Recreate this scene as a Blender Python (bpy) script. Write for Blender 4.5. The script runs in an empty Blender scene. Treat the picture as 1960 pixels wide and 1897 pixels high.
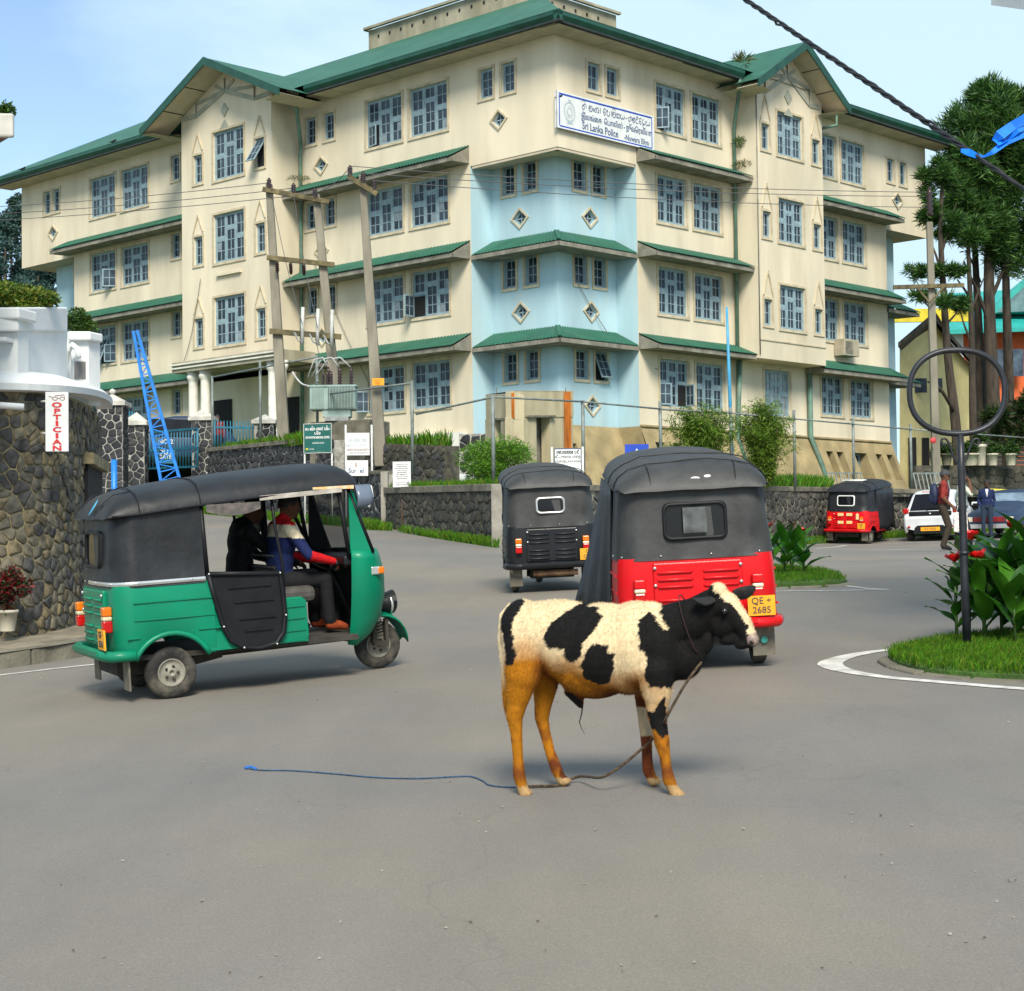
import bpy, bmesh, math, random
import numpy as np
from mathutils import Vector, Matrix, noise as mnoise
random.seed(7); np.random.seed(7)
scn = bpy.context.scene
C = scn.collection
PI = math.pi
rad = math.radians

# ------------------------------------------------------------------ camera
FPX, CX, CY = 3358.0, 980.0, 948.5            # focal length and centre for a 1960 px wide picture
ROLL, PITCH = 0.012, math.atan(107 / 3358.0)
R0 = Vector((1, 0, 0)); U0 = Vector((0, -math.sin(PITCH), math.cos(PITCH)))
FW = Vector((0, math.cos(PITCH), math.sin(PITCH)))
UP = U0 * math.cos(ROLL) + R0 * math.sin(ROLL)
RT = R0 * math.cos(ROLL) - U0 * math.sin(ROLL)
CAM = Vector((0, 0, 1.73))
cd = bpy.data.cameras.new('camera'); cam = bpy.data.objects.new('camera', cd); C.objects.link(cam)
cd.sensor_fit = 'HORIZONTAL'; cd.sensor_width = 36.0; cd.lens = 36.0 * FPX / 1960.0
cd.clip_start = 0.1; cd.clip_end = 3000.0
cam.matrix_world = Matrix(((RT.x, UP.x, -FW.x, CAM.x), (RT.y, UP.y, -FW.y, CAM.y), (RT.z, UP.z, -FW.z, CAM.z), (0, 0, 0, 1)))
scn.camera = cam

# ------------------------------------------------------------------ world, sun, exposure
SUN_EL, SUN_AZ = rad(43), rad(176)            # azimuth clockwise from +Y (the sun stands behind the camera)
w = bpy.data.worlds.new('World'); scn.world = w; w.use_nodes = True
wn, wl = w.node_tree.nodes, w.node_tree.links
wn.clear()
wo = wn.new('ShaderNodeOutputWorld'); bg = wn.new('ShaderNodeBackground'); wl.new(bg.outputs[0], wo.inputs[0])
sky = wn.new('ShaderNodeTexSky'); sky.sky_type = 'NISHITA'; sky.sun_disc = False
sky.sun_elevation = SUN_EL; sky.sun_rotation = SUN_AZ; sky.altitude = 1800; sky.dust_density = 2.0; sky.ozone_density = 1.5
tc = wn.new('ShaderNodeTexCoord'); mp = wn.new('ShaderNodeMapping'); mp.inputs['Scale'].default_value = (1.0, 1.0, 2.2)
wl.new(tc.outputs['Generated'], mp.inputs[0])
nz = wn.new('ShaderNodeTexNoise'); nz.inputs['Scale'].default_value = 2.6; nz.inputs['Detail'].default_value = 6; nz.inputs['Roughness'].default_value = 0.55
mp.inputs['Location'].default_value = (1.5335, -1.5026, -0.781)
wl.new(mp.outputs[0], nz.inputs[0])
cr = wn.new('ShaderNodeValToRGB'); cr.color_ramp.elements[0].position = 0.40; cr.color_ramp.elements[1].position = 0.60
cr.color_ramp.elements[0].color = (0.12, 0.12, 0.12, 1); cr.color_ramp.elements[1].color = (0.92, 0.92, 0.92, 1)
wl.new(nz.outputs[0], cr.inputs[0])
mx = wn.new('ShaderNodeMix'); mx.data_type = 'RGBA'
wl.new(cr.outputs[0], mx.inputs[0]); wl.new(sky.outputs[0], mx.inputs[6]); mx.inputs[7].default_value = (3.4, 4.5, 5.0, 1)   # thin bright cloud
wl.new(mx.outputs[2], bg.inputs[0]); bg.inputs[1].default_value = 0.10
sd = bpy.data.lights.new('sun', 'SUN'); so = bpy.data.objects.new('sun', sd); C.objects.link(so)
sd.energy = 2.5; sd.angle = rad(20); sd.color = (1.0, 0.93, 0.80)
sv = Vector((math.sin(SUN_AZ) * math.cos(SUN_EL), math.cos(SUN_AZ) * math.cos(SUN_EL), math.sin(SUN_EL)))
so.rotation_euler = sv.to_track_quat('Z', 'Y').to_euler()
scn.view_settings.view_transform = 'Standard'; scn.view_settings.look = 'None'
scn.view_settings.exposure = 1.1; scn.view_settings.gamma = 1.0; scn.view_settings.use_curve_mapping = False
scn.render.engine = 'CYCLES'
scn.cycles.max_bounces = 5; scn.cycles.diffuse_bounces = 3; scn.cycles.glossy_bounces = 2; scn.cycles.transmission_bounces = 3; scn.cycles.transparent_max_bounces = 6
scn.cycles.use_denoising = True

# ------------------------------------------------------------------ picture <-> place (used only to read sizes off the photograph)
def ray(x, y): return FW + RT * ((x - CX) / FPX) - UP * ((y - CY) / FPX)
def at(x, y, Y):
    d = ray(x, y); return CAM + d * (Y / d.y)

# ------------------------------------------------------------------ ground height
def _tps(pts):
    P = np.array(pts, float); X = P[:, :2]; n = len(P)
    r = np.linalg.norm(X[:, None] - X[None], axis=2); K = np.where(r > 0, r * r * np.log(r + 1e-9), 0) + np.eye(n) * 2.0
    A = np.zeros((n + 3, n + 3)); A[:n, :n] = K; A[:n, n] = 1; A[:n, n + 1:] = X; A[n, :n] = 1; A[n + 1:, :n] = X.T
    b = np.zeros(n + 3); b[:n] = P[:, 2]
    return X, np.linalg.solve(A, b)
_gp = [(x, y, 0.05 * y + 0.042 * x) for x in (-8, -3, 0, 3, 8) for y in (-6, 3, 8, 12, 16, 20)]
_gp += [(0.4, 23, 1.17), (9.1, 37, 1.62), (9.9, 50, 1.83), (13.5, 50, 1.94), (20, 52, 2.1), (-0.2, 36, 1.83), (-3.2, 44, 2.36), (-9, 60, 3.27), (-16, 62, 3.4),
        (14, 36, 1.7), (20, 36, 1.8), (-8, 30, 1.35), (-14, 40, 2.0), (-14, 25, 0.9), (16, 20, 1.5), (5, 30, 1.5), (4, 45, 1.9), (-3, 62, 3.3), (-24, 66, 3.5), (30, 60, 2.3)]
_GX, _GW = _tps(_gp)
def gz(x, y):
    x = min(max(x, -26), 32); y = min(max(y, -8), 66)
    r = np.hypot(_GX[:, 0] - x, _GX[:, 1] - y); n = len(_GX)
    return float((np.where(r > 0, r * r * np.log(r + 1e-9), 0) * _GW[:n]).sum() + _GW[n] + _GW[n + 1] * x + _GW[n + 2] * y)
def gnd(px, py):                              # where the sight line through a pixel meets the ground
    d = ray(px, py); t = 3.0
    for _ in range(400):
        p = CAM + d * t
        if p.z <= gz(p.x, p.y): break
        t += 0.25
    a, b = t - 0.25, t
    for _ in range(25):
        m = (a + b) / 2; p = CAM + d * m
        if p.z <= gz(p.x, p.y): b = m
        else: a = m
    return CAM + d * b
def gpt(x, y, dz=0.0): return Vector((x, y, gz(x, y) + dz))
def gnormal(x, y, e=0.6):
    return Vector((-(gz(x + e, y) - gz(x - e, y)) / (2 * e), -(gz(x, y + e) - gz(x, y - e)) / (2 * e), 1)).normalized()
def ground_frame(x, y, head):
    """matrix standing on the ground at x,y with local +X along heading (radians from +X)"""
    n = gnormal(x, y); f = Vector((math.cos(head), math.sin(head), 0)); f = (f - n * f.dot(n)).normalized(); l = n.cross(f)
    return Matrix(((f.x, l.x, n.x, x), (f.y, l.y, n.y, y), (f.z, l.z, n.z, gz(x, y)), (0, 0, 0, 1)))

# ------------------------------------------------------------------ materials
MATS = {}
def mat(name, col, rough=0.7, var=0.12, scale=6.0, bump=0.0, bscale=40.0, metal=0.0, spec=0.5, col2=None, dirt=0.0, dscale=1.6, dcol=(0.08, 0.07, 0.05), coat=0.0, emit=0.0, alpha=1.0, trans=0.0, stretch=(1, 1, 1), wave=None):
    if name in MATS: return MATS[name]
    m = bpy.data.materials.new(name); m.use_nodes = True; nt = m.node_tree; N, L = nt.nodes, nt.links
    b = N['Principled BSDF']
    t = N.new('ShaderNodeTexCoord'); mp = N.new('ShaderNodeMapping'); mp.inputs['Scale'].default_value = stretch; L.new(t.outputs['Object'], mp.inputs[0])
    n1 = N.new('ShaderNodeTexNoise'); n1.inputs['Scale'].default_value = scale; n1.inputs['Detail'].default_value = 5; L.new(mp.outputs[0], n1.inputs[0])
    c2 = col2 if col2 else tuple(max(0, c * (1 - 2.2 * var)) for c in col); c1 = tuple(min(1, c * (1 + var)) for c in col)
    r = N.new('ShaderNodeValToRGB'); r.color_ramp.elements[0].position = 0.3; r.color_ramp.elements[1].position = 0.7
    r.color_ramp.elements[0].color = (*c2, 1); r.color_ramp.elements[1].color = (*c1, 1); L.new(n1.outputs[0], r.inputs[0])
    out = r.outputs[0]
    if dirt > 0:
        n2 = N.new('ShaderNodeTexNoise'); n2.inputs['Scale'].default_value = dscale; n2.inputs['Detail'].default_value = 8; n2.inputs['Roughness'].default_value = 0.65; L.new(mp.outputs[0], n2.inputs[0])
        r2 = N.new('ShaderNodeValToRGB'); r2.color_ramp.elements[0].position = 0.48; r2.color_ramp.elements[1].position = 0.72
        r2.color_ramp.elements[0].color = (0, 0, 0, 1); r2.color_ramp.elements[1].color = (dirt, dirt, dirt, 1); L.new(n2.outputs[0], r2.inputs[0])
        x = N.new('ShaderNodeMix'); x.data_type = 'RGBA'; L.new(r2.outputs[0], x.inputs[0]); L.new(out, x.inputs[6]); x.inputs[7].default_value = (*dcol, 1); out = x.outputs[2]
    L.new(out, b.inputs['Base Color'])
    b.inputs['Roughness'].default_value = rough; b.inputs['Metallic'].default_value = metal; b.inputs['Specular IOR Level'].default_value = spec
    if coat: b.inputs['Coat Weight'].default_value = coat; b.inputs['Coat Roughness'].default_value = 0.08
    if trans: b.inputs['Transmission Weight'].default_value = trans
    if alpha < 1: b.inputs['Alpha'].default_value = alpha
    if emit: b.inputs['Emission Color'].default_value = (*col, 1); b.inputs['Emission Strength'].default_value = emit
    if bump:
        n3 = N.new('ShaderNodeTexNoise'); n3.inputs['Scale'].default_value = bscale; n3.inputs['Detail'].default_value = 6; L.new(mp.outputs[0], n3.inputs[0])
        bp = N.new('ShaderNodeBump'); bp.inputs['Strength'].default_value = bump; bp.inputs['Distance'].default_value = 0.02; L.new(n3.outputs[0], bp.inputs['Height']); L.new(bp.outputs[0], b.inputs['Normal'])
    MATS[name] = m; return m
def vmat(name, rough=0.85, var=0.15, scale=60.0, bump=0.3, spec=0.3, trans=False, stretch=(1, 1, 1)):
    """material whose colour comes from the mesh's own colour attribute 'col'"""
    if name in MATS: return MATS[name]
    m = bpy.data.materials.new(name); m.use_nodes = True; nt = m.node_tree; N, L = nt.nodes, nt.links; b = N['Principled BSDF']
    a = N.new('ShaderNodeAttribute'); a.attribute_name = 'col'
    t = N.new('ShaderNodeTexCoord'); mp = N.new('ShaderNodeMapping'); mp.inputs['Scale'].default_value = stretch; L.new(t.outputs['Object'], mp.inputs[0])
    n1 = N.new('ShaderNodeTexNoise'); n1.inputs['Scale'].default_value = scale; n1.inputs['Detail'].default_value = 4; L.new(mp.outputs[0], n1.inputs[0])
    mr = N.new('ShaderNodeMapRange'); mr.inputs[1].default_value = 0.3; mr.inputs[2].default_value = 0.7; mr.inputs[3].default_value = 1 - var * 1.5; mr.inputs[4].default_value = 1 + var; L.new(n1.outputs[0], mr.inputs[0])
    x = N.new('ShaderNodeVectorMath'); x.operation = 'SCALE'; L.new(a.outputs['Color'], x.inputs[0]); L.new(mr.outputs[0], x.inputs['Scale'])
    L.new(x.outputs[0], b.inputs['Base Color']); b.inputs['Roughness'].default_value = rough; b.inputs['Specular IOR Level'].default_value = spec
    if bump:
        bp = N.new('ShaderNodeBump'); bp.inputs['Strength'].default_value = bump; bp.inputs['Distance'].default_value = 0.01; L.new(n1.outputs[0], bp.inputs['Height']); L.new(bp.outputs[0], b.inputs['Normal'])
    if trans:
        tr = N.new('ShaderNodeBsdfTranslucent'); L.new(x.outputs[0], tr.inputs[0]); ms = N.new('ShaderNodeMixShader'); ms.inputs[0].default_value = 0.25
        L.new(b.outputs[0], ms.inputs[1]); L.new(tr.outputs[0], ms.inputs[2]); L.new(ms.outputs[0], N['Material Output'].inputs[0])
    MATS[name] = m; return m

# ------------------------------------------------------------------ mesh builder
class MB:
    def __init__(s): s.v = []; s.f = []; s.m = []; s.c = []; s.mi = 0; s.smooth = False; s.sm = []; s.col = None; s.M = None
    def _p(s, p):
        p = Vector(p)
        if s.M is not None: p = s.M @ p
        s.v.append(p); s.c.append(s.col); return len(s.v) - 1
    def face(s, idx): s.f.append(tuple(idx)); s.m.append(s.mi); s.sm.append(s.smooth)
    def quad(s, a, b, c, d): s.face([s._p(a), s._p(b), s._p(c), s._p(d)]); return s
    def poly(s, pts): s.face([s._p(p) for p in pts]); return s
    def box(s, lo, hi, M=None):
        x0, y0, z0 = lo; x1, y1, z1 = hi
        P = [(x0, y0, z0), (x1, y0, z0), (x1, y1, z0), (x0, y1, z0), (x0, y0, z1), (x1, y0, z1), (x1, y1, z1), (x0, y1, z1)]
        if M is not None: P = [M @ Vector(p) for p in P]
        i = [s._p(p) for p in P]
        for q in ((0, 3, 2, 1), (4, 5, 6, 7), (0, 1, 5, 4), (1, 2, 6, 5), (2, 3, 7, 6), (3, 0, 4, 7)): s.face([i[k] for k in q])
        return s
    def hexa(s, P):
        i = [s._p(p) for p in P]
        for q in ((0, 3, 2, 1), (4, 5, 6, 7), (0, 1, 5, 4), (1, 2, 6, 5), (2, 3, 7, 6), (3, 0, 4, 7)): s.face([i[k] for k in q])
        return s
    def bar(s, a, b, w, h=None, up=(0, 0, 1)):
        a, b = Vector(a), Vector(b); h = h or w; d = (b - a).normalized(); u = Vector(up)
        if abs(d.dot(u)) > 0.98: u = Vector((0, 1, 0))
        r = d.cross(u).normalized(); u = r.cross(d)
        s.hexa([a - r * w / 2 - u * h / 2, a + r * w / 2 - u * h / 2, b + r * w / 2 - u * h / 2, b - r * w / 2 - u * h / 2,
                a - r * w / 2 + u * h / 2, a + r * w / 2 + u * h / 2, b + r * w / 2 + u * h / 2, b - r * w / 2 + u * h / 2]); return s
    def tube(s, pts, r, n=8, cap=True, up=None):
        pts = [Vector(p) for p in pts]; k = len(pts); rr = r if hasattr(r, '__len__') else [r] * k
        rings = []; prev = None
        for i, p in enumerate(pts):
            d = (pts[min(i + 1, k - 1)] - pts[max(i - 1, 0)])
            d = d.normalized() if d.length > 1e-9 else Vector((0, 0, 1))
            if prev is None:
                u = Vector((0, 0, 1)) if abs(d.z) < 0.9 else Vector((1, 0, 0))
                x = d.cross(u).normalized()
            else:
                x = (prev - d * prev.dot(d)); x = x.normalized() if x.length > 1e-6 else d.cross(Vector((1, 0, 0))).normalized()
            prev = x; y = d.cross(x)
            rings.append([s._p(p + (x * math.cos(2 * PI * j / n) + y * math.sin(2 * PI * j / n)) * rr[i]) for j in range(n)])
        sm = s.smooth; s.smooth = n > 5
        for a, b in zip(rings, rings[1:]):
            for j in range(n): s.face([a[j], a[(j + 1) % n], b[(j + 1) % n], b[j]])
        s.smooth = sm
        if cap: s.face(rings[0][::-1]); s.face(rings[-1])
        return s
    def lathe(s, prof, n=16, M=None, cap=True):
        """profile of (radius, height) turned about local z"""
        rings = []
        for r, z in prof:
            rings.append([s._p((M @ Vector((r * math.cos(2 * PI * j / n), r * math.sin(2 * PI * j / n), z))) if M is not None else (r * math.cos(2 * PI * j / n), r * math.sin(2 * PI * j / n), z)) for j in range(n)])
        sm = s.smooth; s.smooth = True
        for a, b in zip(rings, rings[1:]):
            for j in range(n): s.face([a[j], a[(j + 1) % n], b[(j + 1) % n], b[j]])
        s.smooth = sm
        if cap: s.face(rings[0][::-1]); s.face(rings[-1])
        return s
    def prism(s, poly, d, cap=True):
        """polygon (3-D points) pushed along vector d"""
        d = Vector(d); a = [s._p(p) for p in poly]; b = [s._p(Vector(p) + d) for p in poly]; n = len(poly)
        if cap: s.face(a[::-1]); s.face(b)
        for i in range(n): s.face([a[i], a[(i + 1) % n], b[(i + 1) % n], b[i]])
        return s
    def grid(s, rows, close_u=False, close_v=False):
        """rows of points joined into a sheet"""
        I = [[s._p(p) for p in r] for r in rows]; nr = len(I); nc = len(I[0])
        for i in range(nr if close_v else nr - 1):
            for j in range(nc if close_u else nc - 1):
                s.face([I[i][j], I[i][(j + 1) % nc], I[(i + 1) % nr][(j + 1) % nc], I[(i + 1) % nr][j]])
        return s
    def mesh(s, name, mats):
        me = bpy.data.meshes.new(name); me.from_pydata([tuple(v) for v in s.v], [], s.f)
        mats = mats if isinstance(mats, (list, tuple)) else [mats]
        for m in mats: me.materials.append(m)
        if len(mats) > 1: me.polygons.foreach_set('material_index', s.m)
        if any(s.sm): me.polygons.foreach_set('use_smooth', s.sm)
        if any(c is not None for c in s.c):
            ca = me.color_attributes.new('col', 'FLOAT_COLOR', 'POINT')
            ca.data.foreach_set('color', np.array([(*(c or (0.5, 0.5, 0.5)), 1.0) for c in s.c], 'f').ravel())
        me.update(); return me
    def build(s, name, mats, parent=None, bevel=0.0, loc=None):
        o = bpy.data.objects.new(name, s.mesh(name, mats)); C.objects.link(o)
        if parent is not None: o.parent = parent
        if loc is not None: o.location = loc
        if bevel:
            b = o.modifiers.new('bevel', 'BEVEL'); b.width = bevel; b.segments = 2; b.limit_method = 'ANGLE'; b.angle_limit = rad(40)
        return o
def tag(o, label=None, cat=None, group=None, kind=None):
    if label: o['label'] = label
    if cat: o['category'] = cat
    if group: o['group'] = group
    if kind: o['kind'] = kind
    return o
def thing(name, label, cat, M=None, group=None):
    o = bpy.data.objects.new(name, None); C.objects.link(o); o.empty_display_size = 0.2
    if M is not None: o.matrix_world = M if isinstance(M, Matrix) else Matrix.Translation(Vector(M))
    return tag(o, label, cat, group)
def struct(o): o['kind'] = 'structure'; return o
def link_copy(mesh, name, parent, M=None):
    o = bpy.data.objects.new(name, mesh); C.objects.link(o); o.parent = parent
    if M is not None: o.matrix_local = M
    return o
def text_mesh(txt, size, align='CENTER', extrude=0.002, bold=0.0, xscale=1.0):
    cu = bpy.data.curves.new('lettering', 'FONT'); cu.body = txt; cu.size = size; cu.align_x = align; cu.align_y = 'CENTER'; cu.extrude = extrude; cu.offset = bold; cu.resolution_u = 3
    o = bpy.data.objects.new('lettering', cu); C.objects.link(o)
    me = bpy.data.meshes.new_from_object(o.evaluated_get(bpy.context.evaluated_depsgraph_get())); bpy.data.objects.remove(o); bpy.data.curves.remove(cu)
    if xscale != 1.0: me.transform(Matrix.Diagonal((xscale, 1, 1, 1)))
    return me
def lettering(txt, size, parent, M, m, **k):
    me = text_mesh(txt, size, **k); me.materials.clear(); me.materials.append(m)
    return link_copy(me, 'lettering', parent, M)
def frame_on(p, right, up, off=0.0):
    """matrix whose local x runs along right, y along up, z out of the face"""
    r = Vector(right).normalized(); u = Vector(up).normalized(); n = r.cross(u); p = Vector(p) + n * off
    return Matrix(((r.x, u.x, n.x, p.x), (r.y, u.y, n.y, p.y), (r.z, u.z, n.z, p.z), (0, 0, 0, 1)))
def fbm(p, s=1.0): return mnoise.fractal(Vector(p) * s, 1.0, 2.0, 4)
# ================================================================== ROAD AND GROUND
def road_material():
    m = bpy.data.materials.new('asphalt'); m.use_nodes = True; N, L = m.node_tree.nodes, m.node_tree.links; b = N['Principled BSDF']
    t = N.new('ShaderNodeTexCoord')
    def noi(s, d, st=(1, 1, 1), r=0.6):
        mp = N.new('ShaderNodeMapping'); mp.inputs['Scale'].default_value = st; L.new(t.outputs['Object'], mp.inputs[0])
        n = N.new('ShaderNodeTexNoise'); n.inputs['Scale'].default_value = s; n.inputs['Detail'].default_value = d; n.inputs['Roughness'].default_value = r; L.new(mp.outputs[0], n.inputs[0]); return n.outputs[0]
    def ramp(i, stops):
        r = N.new('ShaderNodeValToRGB'); e = r.color_ramp.elements
        while len(e) < len(stops): e.new(0.5)
        for k, (p, c) in enumerate(stops): e[k].position = p; e[k].color = (*c, 1)
        L.new(i, r.inputs[0]); return r.outputs[0]
    def mix(f, a, c, mode='MIX'):
        x = N.new('ShaderNodeMix'); x.data_type = 'RGBA'; x.blend_type = mode
        for i, v in ((0, f), (6, a), (7, c)):
            if hasattr(v, 'is_linked'): L.new(v, x.inputs[i])
            elif isinstance(v, (int, float)): x.inputs[i].default_value = v
            else: x.inputs[i].default_value = (*v, 1)
        return x.outputs[2]
    big = ramp(noi(0.22, 4), [(0.36, (0.172, 0.162, 0.150)), (0.64, (0.218, 0.192, 0.156))])
    mid = ramp(noi(1.3, 6, (1, 0.35, 1)), [(0.3, (0.90, 0.90, 0.90)), (0.7, (1.07, 1.06, 1.05))])
    c = mix(1.0, big, mid, 'MULTIPLY')
    fine = ramp(noi(95, 3, r=0.8), [(0.30, (0.74, 0.74, 0.74)), (0.55, (1, 1, 1)), (0.74, (1.3, 1.27, 1.22))])
    c = mix(1.0, c, fine, 'MULTIPLY')
    spot = ramp(noi(7, 5, r=0.75), [(0.68, (0, 0, 0)), (0.80, (0.3, 0.3, 0.3))]); c = mix(spot, c, (0.09, 0.085, 0.08))
    lite = ramp(noi(11, 6, (1, 0.7, 1), 0.8), [(0.69, (0, 0, 0)), (0.76, (0.55, 0.55, 0.55))]); c = mix(lite, c, (0.26, 0.24, 0.21))
    # hairline cracks
    v = N.new('ShaderNodeTexVoronoi'); v.feature = 'DISTANCE_TO_EDGE'; v.inputs['Scale'].default_value = 0.32
    wv = N.new('ShaderNodeVectorMath'); wv.operation = 'ADD'; nn = N.new('ShaderNodeTexNoise'); nn.inputs['Scale'].default_value = 1.4; L.new(t.outputs['Object'], nn.inputs[0])
    L.new(t.outputs['Object'], wv.inputs[0]); L.new(nn.outputs['Color'], wv.inputs[1]); L.new(wv.outputs[0], v.inputs[0])
    crk = ramp(v.outputs[0], [(0.0, (0.16, 0.16, 0.16)), (0.004, (0, 0, 0))]); c = mix(crk, c, (0.06, 0.058, 0.055))
    L.new(c, b.inputs['Base Color']); b.inputs['Roughness'].default_value = 0.82; b.inputs['Specular IOR Level'].default_value = 0.35
    bp = N.new('ShaderNodeBump'); bp.inputs['Strength'].default_value = 0.35; bp.inputs['Distance'].default_value = 0.008; L.new(noi(80, 4, r=0.75), bp.inputs['Height']); L.new(bp.outputs[0], b.inputs['Normal'])
    return m
M_ROAD = road_material()
M_SOIL = mat('soil', (0.10, 0.085, 0.05), 0.95, 0.3, 1.5, bump=0.5, bscale=8, col2=(0.05, 0.07, 0.025))
M_WHITE_LINE = mat('road_paint', (0.62, 0.60, 0.55), 0.8, 0.15, 9, dirt=0.75, dscale=5, dcol=(0.20, 0.19, 0.175), bump=0.2, bscale=90)
M_CONC = mat('concrete', (0.30, 0.28, 0.235), 0.9, 0.18, 3, bump=0.35, bscale=30, dirt=0.6, dscale=1.2, dcol=(0.12, 0.105, 0.075))
M_KERB = mat('kerb_concrete', (0.20, 0.185, 0.14), 0.9, 0.25, 4, bump=0.5, bscale=24, dirt=0.8, dscale=2, dcol=(0.075, 0.068, 0.045))

def sheet(name, xs, ys, m, dz=0.0, keep=None):
    b = MB(); I = {}
    for j, y in enumerate(ys):
        for i, x in enumerate(xs): I[i, j] = b._p((x, y, gz(x, y) + dz))
    b.smooth = True
    for j in range(len(ys) - 1):
        for i in range(len(xs) - 1): b.face([I[i, j], I[i + 1, j], I[i + 1, j + 1], I[i, j + 1]])
    return struct(b.build(name, m))
gx = sorted(set([-900, -400, -180, -90, -55, -40] + [round(-32 + 2.0 * k, 2) for k in range(36)] + [50, 75, 120, 300, 900]))
gy = sorted(set([-200, -60, -25] + [round(-12 + 2.0 * k, 2) for k in range(41)] + [78, 95, 130, 250, 600, 1800]))
sheet('ground', gx, gy, M_SOIL, -0.05)
sheet('road', [round(-26 + 1.0 * k, 2) for k in range(59)], [round(-8 + 1.0 * k, 2) for k in range(75)], M_ROAD)

def stripe(name, path, wid, dz=0.005):
    """painted line following ground points (x, y)"""
    b = MB(); pts = [Vector((p[0], p[1])) for p in path]; fine = []
    for a, c in zip(pts, pts[1:]):
        n = max(1, int((c - a).length / 0.25))
        fine += [a.lerp(c, k / n) for k in range(n)]
    fine.append(pts[-1]); rows = []
    for i, p in enumerate(fine):
        d = (fine[min(i + 1, len(fine) - 1)] - fine[max(i - 1, 0)]).normalized(); nrm = Vector((-d.y, d.x))
        w2 = wid(i / (len(fine) - 1)) / 2 if callable(wid) else wid / 2
        w2 *= 1 + 0.10 * fbm((p.x * 3, p.y * 3, 0.3))
        rows.append([gpt(*(p - nrm * w2), dz), gpt(*(p + nrm * w2), dz)])
    b.grid(rows); return struct(b.build(name, M_WHITE_LINE))
def gp2(*pix): return [gnd(*p).xy for p in pix]
def smooth2(path, it=3):
    P = [Vector((p[0], p[1])) for p in path]
    for _ in range(it):
        Q = [P[0]]
        for a, c in zip(P, P[1:]): Q += [a.lerp(c, 0.25), a.lerp(c, 0.75)]
        Q.append(P[-1]); P = Q
    return P
stripe('road_marking', smooth2(gp2((2150, 1330), (1960, 1320), (1820, 1308), (1700, 1298), (1630, 1288), (1588, 1276), (1590, 1266), (1640, 1252), (1720, 1242), (1790, 1236))), lambda t: 0.10 + 0.10 * math.exp(-((t - 0.62) / 0.16) ** 2))
stripe('road_marking', gp2((-140, 1312), (0, 1293), (100, 1281), (185, 1272)), 0.08)
stripe('road_marking', gp2((1400, 1134), (1500, 1132), (1600, 1131), (1700, 1129)), 0.07)
stripe('road_marking', gp2((1620, 1122), (1660, 1127), (1700, 1129)), 0.06)
stripe('road_marking', gp2((1560, 1051), (1700, 1052), (1830, 1056), (1960, 1062), (2100, 1070)), 0.12)
stripe('road_marking', gp2((1560, 1050), (1620, 1044), (1720, 1040), (1830, 1036), (1960, 1032), (2080, 1029)), 0.10)

# ================================================================== POLICE STATION
uL = Vector((-0.72090, 0.69304)); uR = Vector((0.69304, 0.72090)); nL = -uR; nR = -uL
COR = Vector((1.7146, 60.0))
def PL(s, o, z): p = COR + uL * s + nL * o; return Vector((p.x, p.y, z))
def PR(s, o, z): p = COR + uR * s + nR * o; return Vector((p.x, p.y, z))
RL = Vector((-uL.x, -uL.y, 0)); RR = Vector((uR.x, uR.y, 0)); ZU = Vector((0, 0, 1))
def sframe(side, s, o, z):
    """local x to the right seen from outside, y up, z out of the facade"""
    return frame_on(PL(s, o, z), RL, ZU) if side == 'L' else frame_on(PR(s, o, z), RR, ZU)

M_CREAM = mat('cream_plaster', (0.68, 0.60, 0.45), 0.9, 0.08, 0.6, bump=0.15, bscale=25, dirt=0.5, dscale=0.55, dcol=(0.41, 0.345, 0.235), stretch=(1, 1, 0.25))
M_BLUEW = mat('light_blue_plaster', (0.40, 0.57, 0.63), 0.9, 0.09, 0.8, bump=0.15, bscale=25, dirt=0.45, dscale=0.9, dcol=(0.50, 0.54, 0.50), stretch=(1, 1, 0.2))
M_TAN = mat('tan_surround', (0.53, 0.455, 0.315), 0.9, 0.12, 3, bump=0.1)
M_PLINTH = mat('ochre_plinth', (0.34, 0.265, 0.135), 0.95, 0.15, 1.5, bump=0.4, bscale=18, dirt=0.5, dscale=0.8, dcol=(0.20, 0.16, 0.085))
M_GREENROOF = mat('green_roof_sheet', (0.018, 0.110, 0.068), 0.6, 0.12, 1.2, dirt=0.35, dscale=0.9, dcol=(0.07, 0.13, 0.09))
M_GUTTER = mat('green_gutter', (0.010, 0.070, 0.045), 0.45, 0.15, 2)
M_GUTDARK = mat('gutter_underside', (0.02, 0.03, 0.03), 0.8, 0.2, 3)
M_SOFFIT = mat('soffit_board', (0.52, 0.45, 0.33), 0.9, 0.08, 1.5, dirt=0.3, dscale=0.7, dcol=(0.30, 0.25, 0.17))
M_FASCIA = mat('grey_fascia', (0.24, 0.225, 0.18), 0.9, 0.2, 2.5, dirt=0.5, dscale=1.5, dcol=(0.10, 0.095, 0.08))
M_FRAME = mat('window_paint', (0.25, 0.35, 0.39), 0.6, 0.12, 6)
M_GL = [mat('pane_dark', (0.030, 0.045, 0.065), 0.12, 0.3, 2, spec=0.25), mat('pane_mid', (0.06, 0.085, 0.115), 0.14, 0.3, 2, spec=0.3), mat('pane_pale', (0.25, 0.29, 0.31), 0.2, 0.2, 3), mat('pane_black', (0.006, 0.007, 0.009), 0.2, 0.2, 3)]
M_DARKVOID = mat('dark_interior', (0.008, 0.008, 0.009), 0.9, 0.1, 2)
M_TRIM = mat('gable_trim_paint', (0.36, 0.37, 0.30), 0.9, 0.12, 2)
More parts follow.
